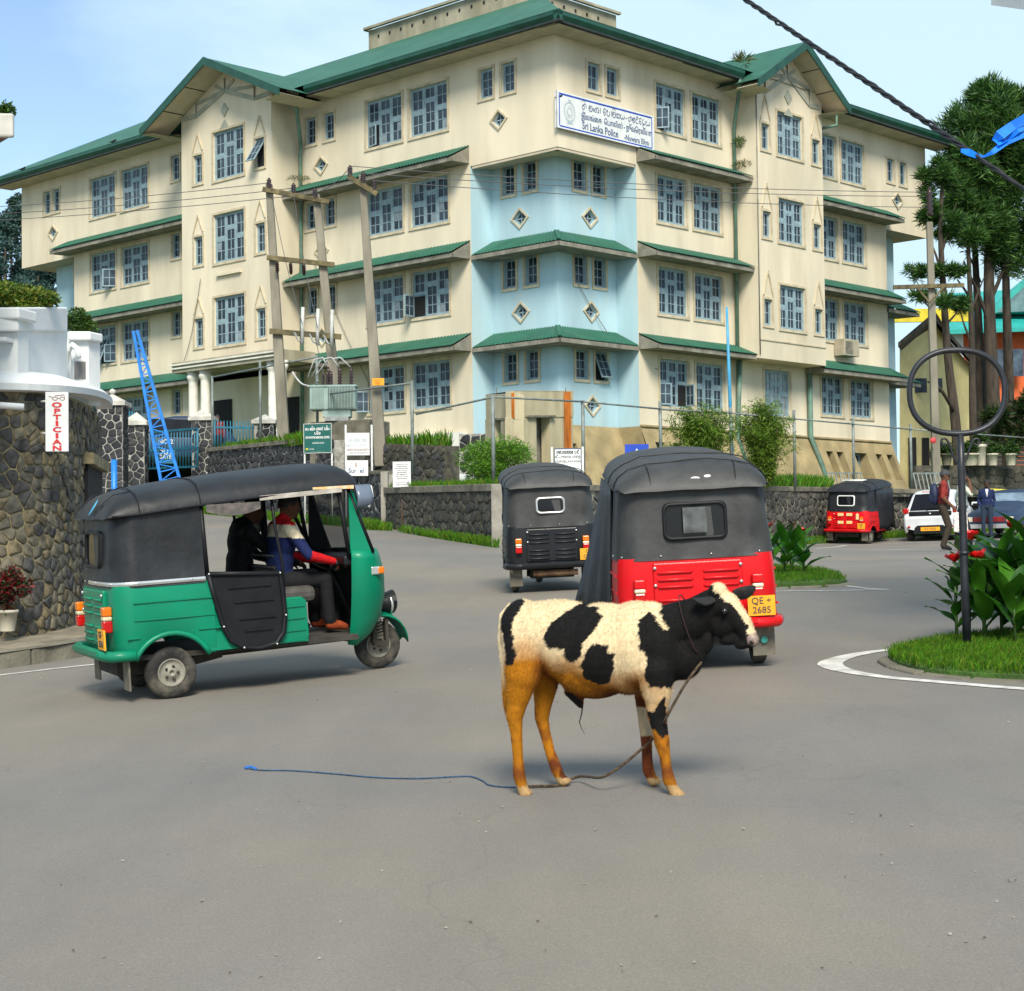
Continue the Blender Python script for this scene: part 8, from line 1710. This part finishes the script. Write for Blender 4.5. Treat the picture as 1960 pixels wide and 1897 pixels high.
# ---- ring-topped sign post
M_IRON = mat('painted_black_iron', (.018, .021, .028), .42, .25, 9, dirt=.3, dcol=(.06, .05, .04))
RB = cp(1852, 1254, 0, .02); rt = thing('ring_post', 'black iron post with a large empty oval ring on top', 'post', RB); d_ = RB.y
def rk(x, y, dd=0): return at(x, y, d_ + dd) - RB
MB().tube([rk(1852, 1256), rk(1846, 1100), rk(1840, 900), rk(1838, 832)], [.034, .033, .030, .027], 10).build('shaft', M_IRON, rt)
for y in (1058, 1235): MB().tube([rk(1845, y - 3), rk(1845.5, y + 4)], .040, 10).build('collar', M_IRON, rt)
rp_ = []
for i in range(49):
    a = 2 * PI * i / 48; ca, sa = math.cos(a), math.sin(a); ex = .86; x = 1832 + 91 * (abs(ca) ** ex) * (1 if ca >= 0 else -1); y = 750 - 80 * (abs(sa) ** ex) * (1 if sa >= 0 else -1); rp_.append(rk(x, y))
MB().tube(rp_, .024, 8, cap=False).build('ring', M_IRON, rt)
for s_ in (-1, 1): MB().tube(spline([rk(1838, 890), rk(1838 + s_ * 12, 878), rk(1838 + s_ * 18, 858), rk(1838 + s_ * 26, 842), rk(1838 + s_ * 34, 840), rk(1838 + s_ * 36, 848), rk(1838 + s_ * 31, 853), rk(1838 + s_ * 27, 849)], 4), .010, 6).build('scroll', M_IRON, rt)
# ---- potted plants, roof planting
def leafy(name, label, px, py, d, R, n, size, cols, seed, pot=None, group=None, asp=2.4):
    rg = random.Random(seed); p = at(px, py, d); t = plant(name, label, 'plant', p, group); b = MB(); z0 = pot[1] if pot else 0
    cloud(b, (0, 0, z0 + R[2] * .8), R, n, size, cols, rg, asp, .0, .5, clumps(rg, 10, .3, .55)); b.build('foliage', M_LEAF, t); stem(t, [(0, 0, 0), (0, 0, z0 + R[2])], .012)
    if pot: MB().lathe([(pot[0] * .7, 0), (pot[0] * .95, pot[1] * .85), (pot[0] * 1.05, pot[1] * .86), (pot[0] * 1.05, pot[1]), (pot[0] * .9, pot[1]), (pot[0] * .85, pot[1] * .9)], 16, cap=False).build('pot', pot[2], t)
    return t
M_POT = mat('pale_pot', (.50, .46, .36), .8, .15, 5, dirt=.4, dcol=(.25, .22, .15)); REDF = [(.16, .008, .008), (.10, .006, .006), (.02, .05, .012), (.03, .03, .012)]
leafy('flower_pot', 'pot of dark red flowers on the pavement at the left edge', 14, 1208, 18.3, (.24, .2, .24), 1600, .06, REDF, 61, (.11, .22, M_POT))
leafy('roof_plants', 'green plants spilling over the white parapet at the left', 45, 600, 19.9, (.62, .4, .20), 6500, .055, [(.12, .20, .016), (.08, .16, .016), (.20, .21, .03), (.05, .10, .014)], 62)
leafy('roof_plants', 'small green plant clump on the lower white parapet', 152, 637, 21.8, (.20, .3, .17), 2200, .05, [(.065, .13, .012), (.045, .10, .012), (.03, .065, .012)], 63)
leafy('roof_plants', 'green plants on the left end of the white parapet', -30, 600, 19.9, (.5, .4, .2), 3000, .055, [(.075, .14, .012), (.05, .11, .012), (.14, .15, .02)], 64)
# ================================================================== RIGHT-HAND BACKGROUND
M_YEL = mat('yellow_plaster', (.64, .53, .24), .9, .1, 1, dirt=.35, dscale=.7, dcol=(.30, .24, .11)); M_TILE = mat('brown_tiles', (.085, .068, .045), .9, .3, 3, bump=.6, bscale=8)
def pfbox(b, x0, x1, y0, y1, d0, d1, th=.3): return px_box(b, x0, x1, y0, y1, d0, d1, th)
yh = thing('yellow_house', 'small yellow gabled house behind the tall grey pole', 'building', at(1800, 905, 84)); YI = Matrix.Translation(at(1800, 905, 84)).inverted()
def ybuild(b, nm, m): o = b.build(nm, m, yh); o.matrix_parent_inverse = YI; return o
b = MB(); D_ = 84
pl = [at(1722, 960, D_), at(1868, 960, D_ + 6), at(1868, 712, D_ + 6), at(1790, 622, D_ + 2.5), at(1722, 668, D_)]; b.prism(pl, (3, 9, 0)); ybuild(b, 'wall', M_YEL)
for A, B, nm in ((at(1722, 668, D_ - .5), at(1788, 612, D_ + 2), 'roof'), (at(1884, 722, D_ + 6.5), at(1788, 612, D_ + 2), 'roof')):
    b = MB(); off = Vector((3.2, 9.5, 0)); fr = Vector((-.25, -.8, 0)); b.hexa([A + fr, B + fr, B + off, A + off, A + fr + Vector((0, 0, .22)), B + fr + Vector((0, 0, .22)), B + off + Vector((0, 0, .22)), A + off + Vector((0, 0, .22))]); ybuild(b, nm, M_TILE)
for x in (1747, 1772, 1838):
    b = MB(); P = at(x, 885, D_ - .12 + (x - 1733) / 135 * 6); b.box((-.18, -.05, -1.6), (.18, .05, 1.2), Matrix.Translation(P)); ybuild(b, 'drain_pipe' if x < 1800 else 'door', M_DARKVOID)
for x in (1762, 1792): 
    b = MB(); P = at(x, 738, D_ - .2 + (x - 1733) / 135 * 6); b.box((-.3, -.05, -.35), (.3, .05, .35), Matrix.Translation(P)); ybuild(b, 'window', M_GL[0])
b = MB(); b.box((-2.2, -.1, -.35), (2.6, .1, .35), Matrix.Translation(at(1765, 604, 92))); ybuild(b, 'yellow_band', mat('yellow_band', (.62, .50, .02), .6, .1, 3))
M_TEAL = mat('teal_roof', (.02, .34, .30), .5, .1, 1.5); M_ORW = mat('orange_wall', (.62, .12, .03), .8, .12, 1.5)
th = thing('teal_roofed_building', 'orange building with a bright teal roof behind the pines', 'building', at(1900, 905, 112)); TI = Matrix.Translation(at(1900, 905, 112)).inverted()
def tbuild(b, nm, m): o = b.build(nm, m, th); o.matrix_parent_inverse = TI; return o
tbuild(pfbox(MB(), 1832, 2080, 632, 960, 112, 114, 8), 'wall', M_ORW); tbuild(pfbox(MB(), 1826, 1850, 632, 960, 111.6, 111.8, 1), 'pilaster', M_SW)
b = MB(); b.hexa([at(1800, 640, 110), at(2090, 630, 112), at(2090, 555, 124), at(1812, 572, 122), at(1800, 632, 110), at(2090, 622, 112), at(2090, 545, 124), at(1812, 562, 122)]); tbuild(b, 'roof', M_TEAL)
b = MB(); b.prism([at(1888, 600, 113), at(2040, 596, 113), at(1964, 530, 113)], (1, 10, 0)); tbuild(b, 'dormer', M_TEAL); b = MB(); b.prism([at(1908, 598, 112.8), at(2022, 594, 112.8), at(1964, 546, 112.8)], (0, .15, 0)); tbuild(b, 'dormer_face', mat('grey_teal_face', (.10, .19, .20), .6, .2, 2))
for i in range(3):
    tbuild(pfbox(MB(), 1868 + i * 36, 1888 + i * 36, 668, 720, 111.8, 112, .2), 'window', M_GL[1]); tbuild(pfbox(MB(), 1868 + i * 36, 1888 + i * 36, 770, 830, 111.8, 112, .2), 'window', M_GL[1])
# plank fence and terrace wall with pots
pf = thing('plank_fence', 'dark weathered horizontal plank fence under the pines', 'fence', at(1930, 905, 74)); PI2 = Matrix.Translation(at(1930, 905, 74)).inverted(); M_PLK = [mat('weathered_plank_a', (.075, .068, .055), .9, .3, 5, stretch=(.3, .3, 3)), mat('weathered_plank_b', (.055, .05, .042), .9, .3, 5, stretch=(.3, .3, 3))]
rg = random.Random(4)
for i in range(11):
    y = 818 + i * 8; o = px_box(MB(), 1876 + rg.uniform(-4, 3), 2060, y, y + 7.2, 74 + rg.uniform(-.05, .05), 75, .06).build('plank', rg.choice(M_PLK), pf); o.matrix_parent_inverse = PI2
tw = thing('terrace_wall', 'mossy low terrace wall carrying flower pots at the right', 'wall', at(1880, 945, 66)); TW = Matrix.Translation(at(1880, 945, 66)).inverted()
a_, c_ = at(1755, 893, 66), at(2060, 889, 68); core = px_box(MB(), 1755, 2060, 891, 1000, 66, 68, .5).build('wall_core', M_MORT_D, tw); core.matrix_parent_inverse = TW
Ld = (c_ - a_).xy.length; dd_ = (c_ - a_).xy.normalized(); nd = Vector((dd_.y, -dd_.x))
stones(tw, lambda u, v, q: Vector((a_.x + dd_.x * u + nd.x * q, a_.y + dd_.y * u + nd.y * q, v)), vor_cells(0, Ld, 2.9, a_.z - .05, .30, random.Random(6), asp=1.4), .012, .03, M_MOSS, random.Random(7), 120, PI_=TW)
for i, (x, l) in enumerate(((1790, 'dark potted plant left of the grey pole foot'), (1812, 'potted plant right of the grey pole foot'), (1858, 'low white potted plant on the terrace wall'), (1878, 'tall urn planter on the terrace wall'), (1900, 'leafy potted plant right of the urn'), (1935, 'leafy potted plant at the right end of the terrace wall'))):
    leafy('flower_pot', l, x, 891, 66.3, (.35, .3, .25), 700, .12, [(.03, .075, .012), (.045, .10, .012), (.02, .05, .01)], 70 + i, (.22 if i != 2 else .32, .45 if i != 3 else .8, M_POT if i > 1 else M_COPE), 'pots on the terrace wall')
a = at(1895, 938, 57.5); tag(MB().tube([(0, 0, 0), at(2010, 944, 58.2) - a], .05, 8).build('yellow_pole', mat('yellow_pole', (.72, .58, .02), .5, .15, 4), None, loc=a), 'yellow pole lying along the wall top at the right edge', 'pole')
for x0, l in ((1590, 'grey slatted grille leaning on the plinth behind the far three-wheeler'), (1755, 'grey slatted grille leaning at the plinth corner')):
    p = at(x0, 942, 55); t = thing('grille', l, 'grille', p); 
    MB().bar((0, 0, .05), (1.1, .15, .05), .05).build('rail', M_GALV, t); MB().bar((-.05, .25, .6), (1.05, .4, .6), .05).build('rail', M_GALV, t)
    for i in range(9): MB().bar((i * .135, .02 * i, .05), (i * .135 - .05, .25 + .02 * i, .6), .035).build('slat', M_GALV, t)
# air conditioner
ac = thing('air_conditioner', 'beige air conditioner unit on the right wing above a canopy', 'air conditioner', PR(17.2, .02, 9.6)); AI = Matrix.Translation(PR(17.2, .02, 9.6)).inverted(); M_AC = mat('beige_metal', (.42, .37, .27), .6, .12, 4, dirt=.4, dcol=(.2, .17, .1))
b = MB(); b.box((0, 0, 0), (1.1, .68, .5), sframe('R', 16.75, .03, 9.62)); o = b.build('casing', M_AC, ac, .01); o.matrix_parent_inverse = AI
for i in range(8):
    b = MB(); b.box((.08, .07 + i * .068, .5), (.60, .115 + i * .068, .515), sframe('R', 16.75, .03, 9.62)); o = b.build('grille_slat', M_FASCIA, ac); o.matrix_parent_inverse = AI
# trees
def needle_tree(label, px, pyb, d, spec, crowns, seed, cols=((.034, .100, .018), (.050, .135, .022), (.020, .06, .013), (.085, .17, .030)), size=.38, asp=8, droop=-.35, name='pine_tree', group='pines behind the police station'):
    rg = random.Random(seed); base = at(px, pyb, d); t = plant(name, label, 'tree', base, group)
    for P, r0, r1 in spec:
        Q = spline([at(x, y, d + dz) - base for x, y, dz in P], 6); stem(t, Q, [r0 + (r1 - r0) * i / (len(Q) - 1) for i in range(len(Q))], None, 'trunk' if r0 > .13 else 'branch')
    b = MB()
    for (x, y, dz, rx, ry, n) in crowns:
        c = at(x, y, d + dz) - base; k_ = d / FPX; cloud(b, c, (rx * k_, rx * k_ * .9, ry * k_), n, size, cols, rg, asp, droop, .35, clumps(rg, max(6, n // 330), .13, .26))
    b.build('crown', M_LEAF, t)
needle_tree('tall dense dark green pine with a domed crown at the right', 1905, 930, 78,
    [([(1908, 930, 0), (1900, 760, 0), (1893, 560, 0), (1895, 380, 0), (1900, 190, 0)], .40, .10), ([(1880, 930, 1), (1876, 700, 1), (1868, 520, 1), (1862, 380, 1)], .26, .10), ([(1935, 930, 2), (1930, 700, 1), (1925, 500, 0), (1930, 330, 0)], .28, .10), ([(1893, 620, 0), (1872, 560, -.5), (1852, 520, -1), (1845, 500, -1)], .10, .04), ([(1893, 580, 0), (1915, 530, 0), (1935, 470, 0)], .12, .05), ([(1870, 600, 1), (1850, 560, 1), (1832, 535, 1)], .09, .03), ([(1876, 540, 1), (1860, 500, .5), (1848, 480, 0)], .08, .03), ([(1895, 480, 0), (1920, 430, 0), (1950, 400, 0)], .11, .05)],
    [(1890, 285, 0, 118, 135, 24000), (1905, 200, 0, 70, 55, 9000), (1850, 330, -1, 82, 90, 9500), (1950, 300, 0, 90, 140, 13000), (1870, 420, 0, 90, 80, 11000), (1935, 450, 0, 80, 100, 11000)], 101, size=.42, asp=9)
needle_tree('slender leaning pine with sparse tufts beside the grey pole', 1838, 930, 72,
    [([(1838, 930, 0), (1828, 800, 0), (1815, 690, 0), (1806, 560, 0), (1800, 430, 0), (1806, 330, 0)], .24, .07), ([(1806, 560, 0), (1795, 500, 0), (1780, 460, 0)], .08, .03), ([(1812, 640, 0), (1790, 600, 0), (1765, 575, 0)], .07, .03), ([(1828, 790, 0), (1800, 745, -1), (1775, 730, -1)], .10, .04), ([(1803, 480, 0), (1818, 430, 0), (1830, 390, 0)], .08, .03), ([(1812, 620, 0), (1830, 600, 0), (1842, 580, 0)], .06, .02)],
    [(1800, 345, 0, 48, 52, 3600), (1812, 430, 0, 44, 42, 2600), (1785, 400, 0, 34, 40, 1700), (1765, 520, 0, 36, 22, 900), (1815, 520, 0, 42, 26, 1400), (1835, 585, 0, 36, 24, 1100), (1770, 575, 0, 34, 26, 900), (1800, 575, -1, 26, 20, 600)], 102, size=.36, asp=9)
needle_tree('bare-branched pine between the other two', 1866, 930, 76, [([(1866, 930, 0), (1862, 780, 0), (1860, 640, 0), (1855, 520, 0), (1852, 440, 0)], .20, .07), ([(1860, 660, 0), (1845, 620, 0), (1836, 590, 0)], .06, .02), ([(1858, 600, 0), (1872, 560, 0), (1884, 530, 0)], .06, .02), ([(1862, 700, 0), (1848, 690, 0), (1842, 684, 0)], .04, .02)], [(1850, 450, 0, 40, 44, 2200), (1840, 400, 0, 36, 36, 1500)], 103)
needle_tree('bushy dark conifer low at the right edge before the orange building', 1925, 935, 70, [([(1925, 935, 0), (1922, 820, 0), (1922, 730, 0)], .14, .05)], [(1932, 820, 0, 40, 75, 2600), (1900, 800, 0, 24, 34, 700), (1955, 780, 0, 30, 50, 1000)], 104, cols=[(.020, .055, .012), (.035, .075, .012), (.06, .05, .02), (.014, .036, .010)], name='conifer', group=None)
# forested hill at the left
M_HILL = mat('hill_forest_floor', (.020, .045, .028), .95, .3, .2)
b = MB(); b.smooth = True; rows = []
for j in range(9):
    rows.append([Vector((-150 + 13 * i, 190 + j * 14, 4 + (26 + 9 * fbm((i * .3, j * .3, 0))) * (j / 8) ** .8 * max(0, 1 - i / 16.5))) for i in range(17)])
b.grid(rows); struct(b.build('hill', M_HILL))
rg = random.Random(77); hx = []
for i in range(34):
    px_, py_ = rg.uniform(-10, 96), rg.uniform(415, 640); dd = 215 - (py_ - 400) * .12 + rg.uniform(-6, 6); p = at(px_, py_, dd); hx.append((p, i, px_))
names_l = 'hillside tree among the dark wooded slope at the far left'
for p, i, px_ in hx:
    t = plant('hill_tree', names_l, 'tree', p - Vector((0, 0, 3.0)), 'trees on the far wooded hill'); b = MB(); R = rg.uniform(1.4, 2.4)
    cloud(b, (0, 0, 3.2), (R, R, R * 1.3), 800, .42, [(.040, .092, .078), (.052, .11, .088), (.028, .066, .058)], rg, 1.8, 0, .5, clumps(rg, 6, .3, .5)); b.build('crown', M_LEAF, t); stem(t, [(0, 0, -6), (0, 0, 3.5)], .16, None, 'trunk')
c_ = at(32, 402, 212); t = plant('hill_tree', 'tall feathery tree standing above the far wooded hill', 'tree', c_ - Vector((0, 0, 6))); b = MB(); cloud(b, (0, 0, 6.2), (2.2, 2, 2.0), 1200, .4, [(.03, .07, .05), (.04, .085, .055)], rg, 2, 0, .4, clumps(rg, 9, .18, .34)); b.build('crown', M_LEAF, t); stem(t, [(0, 0, -6), (0, 0, 6.5)], .18, None, 'trunk')
# ledges of neighbouring buildings that reach into the picture
nb = thing('neighbour_balcony', 'weathered concrete balcony corner at the upper left edge', 'building', at(-60, 250, 15.5)); NI = Matrix.Translation(at(-60, 250, 15.5)).inverted()
o = px_box(MB(), -420, 25, 216, 262, 15.5, 15.5, .06).build('parapet', M_CAP, nb, .02); o.matrix_parent_inverse = NI
b = MB(); b.hexa([at(-420, 262, 15.5), at(20, 262, 15.55), at(-20, 285, 16.0), at(-420, 285, 16.0), at(-420, 258, 15.5), at(22, 258, 15.5), at(-5, 272, 16.0), at(-420, 272, 16.0)]); o = b.build('slab', mat('rusty_slab', (.20, .10, .05), .9, .3, 4), nb); o.matrix_parent_inverse = NI
o = px_box(MB(), -420, -40, 262, 745, 17.2, 17.2, .3).build('wall', M_WPL, nb); o.matrix_parent_inverse = NI
leafy('roof_plants', 'sprig of green leaves on the balcony at the upper left edge', 6, 222, 15.8, (.12, .1, .06), 260, .05, [(.05, .12, .012), (.035, .08, .012)], 90)
ne = thing('neighbour_eave', 'pale eave corner of a building at the upper right edge', 'building', at(1990, 10, 14)); EI = Matrix.Translation(at(1990, 10, 14)).inverted()
b = MB(); b.hexa([at(1897, 10, 14), at(2200, 52, 11.5), at(2260, 20, 16), at(1960, -20, 19), at(1897, -12, 14), at(2200, 20, 11.5), at(2260, -10, 16), at(1960, -45, 19)]); o = b.build('eave', M_WPL, ne); o.matrix_parent_inverse = EI
b = MB(); P0, P1 = at(2080, 10, 14.5), at(2300, 20, 12.5); b.prism([P0, P1, Vector((P1.x, P1.y, .8)), Vector((P0.x, P0.y, .8))], (.6, .8, 0)); o = b.build('wall', M_WPL, ne); o.matrix_parent_inverse = EI
# ================================================================== SMALL THINGS
# concrete gatehouse below the corner
gh = thing('gatehouse', 'unfinished concrete gatehouse with orange rust streaks and two openings', 'building', at(1000, 900, 49)); GI = Matrix.Translation(at(1000, 900, 49)).inverted(); M_GH = mat('rain_stained_concrete', (.46, .40, .26), .95, .12, 2, bump=.3, dirt=.55, dscale=2.2, dcol=(.28, .22, .12), stretch=(1, 1, .25)); M_RS = mat('rust_streak', (.62, .17, .012), .9, .3, 5, stretch=(1, 1, .2))
def ghb(x0, x1, y0, y1, d0, d1, th, nm, m):
    o = px_box(MB(), x0, x1, y0, y1, d0, d1, th).build(nm, m, gh); o.matrix_parent_inverse = GI
ghb(930, 985, 755, 803, 50.4, 48.5, .3, 'lintel', M_GH); ghb(930, 946, 803, 930, 50.4, 49.85, .3, 'pier', M_GH); ghb(960, 985, 803, 930, 49.4, 48.5, .3, 'pier', M_GH); ghb(985, 1098, 748, 798, 48.5, 50.9, .3, 'lintel', M_GH); ghb(985, 1028, 798, 930, 48.5, 49.4, .3, 'pier', M_GH); ghb(1054, 1098, 798, 930, 49.95, 50.9, .3, 'pier', M_GH); ghb(1028, 1054, 798, 930, 50.2, 50.7, .1, 'recess', M_CONC); ghb(1012, 1064, 795, 799, 48.95, 50.0, .35, 'ledge', M_COPE); ghb(940, 966, 800, 804, 49.9, 49.1, .3, 'ledge', M_COPE)
ghb(979, 984, 752, 800, 48.55, 48.45, .02, 'rust_streak', M_RS); ghb(1082, 1094, 750, 865, 50.45, 50.7, .02, 'rust_streak', M_RS)
b = MB(); b.poly([at(930, 755, 50.4), at(985, 748, 48.5), at(1098, 750, 50.9), at(1045, 752, 53)]); o = b.build('roof_slab', M_GH, gh); o.matrix_parent_inverse = GI
for x, y in ((950, 742), (1083, 742)):
    o = MB().tube([at(x, 756, 49.6), at(x, y, 49.6)], .012, 5).build('reinforcing_bar', M_RUST, gh); o.matrix_parent_inverse = GI
gpil = at(906, 858, 57); t = thing('stone_pier', 'short black stone pier with white mortar beside the garage slab', 'wall', (gpil.x, gpil.y, 3.2)); MB().box((-.45, -.3, 0), (.45, .3, 2.35)).build('wall_core', M_MORT_L, t); stones(t, lambda u, v, q: Vector((u - .45, -.3 - q, v)), vor_cells(0, .9, 0, 2.35, .3, random.Random(3)), .025, .025, M_DK, random.Random(3), 60)
# car glimpsed behind the wall
g_ = at(880, 905, 47.5); loft_car('parked_car', 'pale car roof glimpsed behind the slanted wall end', Matrix.Translation((g_.x - 1.0, g_.y + 1.2, g_.z - 1.35)) @ Matrix.Rotation(rad(60), 4, 'Z'), WP, 3.4, 1.6,
    [(0, .24, .70, .80, .70, .76, .70), (.30, .22, .86, 1.36, .76, .80, .56), (1.3, .22, .88, 1.46, .77, .80, .58), (1.75, .22, .88, 1.40, .77, .80, .56), (2.35, .22, .88, .98, .77, .80, .62), (3.3, .28, .62, .68, .66, .72, .60)], [('rear_window', [(.02, -.56, .9), (.02, .56, .9), (.24, .44, 1.32), (.24, -.44, 1.32)], M_GLASSV)], [(.55, -.68, .27), (2.75, -.68, .27)], lambda t: None)
# vehicles behind the blue gate
g_ = at(325, 900, 60.5); loft_car('parked_car', 'dark van standing behind the blue gate', Matrix.Translation((g_.x - 1.2, g_.y, g_.z + .2)) @ Matrix.Rotation(rad(12), 4, 'Z'), NP, 3.6, 1.6,
    [(0, .24, .80, .90, .70, .76, .70), (.30, .22, .9, 1.66, .76, .80, .60), (2.4, .22, .9, 1.72, .77, .80, .60), (2.9, .22, .9, 1.5, .77, .80, .56), (3.4, .24, .80, .9, .75, .78, .60), (3.6, .28, .62, .68, .66, .72, .60)], [('side_window', [(.5, -.81, .95), (2.7, -.81, .95), (2.5, -.68, 1.5), (.5, -.68, 1.55)], M_GLASSV)], [(.6, -.68, .3), (2.8, -.68, .3)], lambda t: None)
# birds on the roof line
def bird(label, P, s=1.0):
    b = MB(); ell_mesh(b, (0, 0, .09), (.13, .055, .06), Matrix.Rotation(rad(-25), 3, 'Y'), 10); ell_mesh(b, (.10, 0, .17), (.045, .04, .04), None, 8); b.tube([(-.08, 0, .06), (-.24, 0, .02)], [.03, .012], 6); b.tube([(.13, 0, .17), (.18, 0, .165)], [.012, .002], 5); b.tube([(0, .02, .05), (0, .02, -.01)], .006, 4); b.tube([(0, -.02, .05), (0, -.02, -.01)], .006, 4)
    o = b.build('bird', M_BLK, None); o.matrix_world = Matrix.Translation(P) @ Matrix.Rotation(rad(40), 4, 'Z') @ Matrix.Scale(s, 4); tag(o, label, 'bird', 'dark birds on the police station roof')
bird('dark bird perched on the corner of the police name board', PR(.03, .1, 17.28)); bird('dark bird on the left eave gutter near the gable', PL(25.6, 1.0, 19.97)); bird('dark bird near the left end of the eave gutter', PL(33.2, 1.0, 19.97)); bird('dark bird at the far left end of the eave gutter', PL(35.6, 1.0, 19.97))
# weeds on gutters and walls
for P, l, R, n, s in ((PR(9.3, 1.05, 20.25), 'dry weed tuft growing in the gutter by the right gable', (.3, .3, .15), 120, .3), (PR(10.0, .35, 17.3), 'green weed growing out of the wall beside the drain pipe', (.22, .2, .2), 260, .16), (PL(13.4, .5, 16.55), 'moss and weeds where the canopy meets the left bay', (.5, .3, .08), 300, .12), (PR(10.0, .5, 16.45), 'weeds where the canopy meets the right bay', (.4, .3, .1), 300, .14)):
    rg2 = random.Random(n); t = plant('weed', l, 'plant', P, None); b = MB(); cloud(b, (0, 0, 0), R, n, s, [(.10, .12, .03), (.14, .11, .05), (.05, .09, .02)] if 'green' not in l else [(.06, .14, .015), (.04, .09, .012)], rg2, 7, -.6, .3); b.build('foliage', M_LEAF, t)
# hanging cables on the facades
for pts, l in (([PL(13.0, .06, 13.2), PL(9.8, .08, 8.2), PL(9.6, .08, 5.2)], 'thin cable hanging down the cream facade behind the poles'), ([PR(1.9, -1.0, 12.9), PR(1.95, -1.0, 11.4), PR(4.0, -.9, 9.2), PR(5.2, .06, 8.3)], 'thin cable sagging across the pale blue corner'), ([PL(18.6, 1.46, 13.1), PL(19.2, 1.46, 11), PL(19.8, 1.5, 9.7)], 'thin cable slanting down the left bay')): wire(l, pts, .014, M_FASCIA, 'cables on the facade', .1)
# litter and chips of stone on the asphalt
lt_ = MB(); rg = random.Random(12)
for i in range(140):
    px_, py_ = rg.uniform(0, 1960), 1080 + 817 * rg.random() ** 1.1
    p = gnd(px_, py_); s = rg.uniform(.0025, .007); a = rg.uniform(0, 6.28); lt_.col = rg.choice([(.40, .36, .30), (.30, .27, .22), (.26, .23, .18), (.12, .09, .05)]); n = rg.choice((3, 4, 5))
    q = [Vector((p.x + s * math.cos(a + 2 * PI * k / n) * rg.uniform(.7, 1.6), p.y + s * math.sin(a + 2 * PI * k / n) * rg.uniform(.7, 1.6), gz(p.x, p.y) + .006)) for k in range(n)]; lt_.prism(q, (0, 0, rg.uniform(.002, .006)))
tag(lt_.build('litter', vmat('grit', .9, .2, 40, 0)), 'small stone chips and leaf bits scattered on the asphalt', 'litter', kind='stuff')
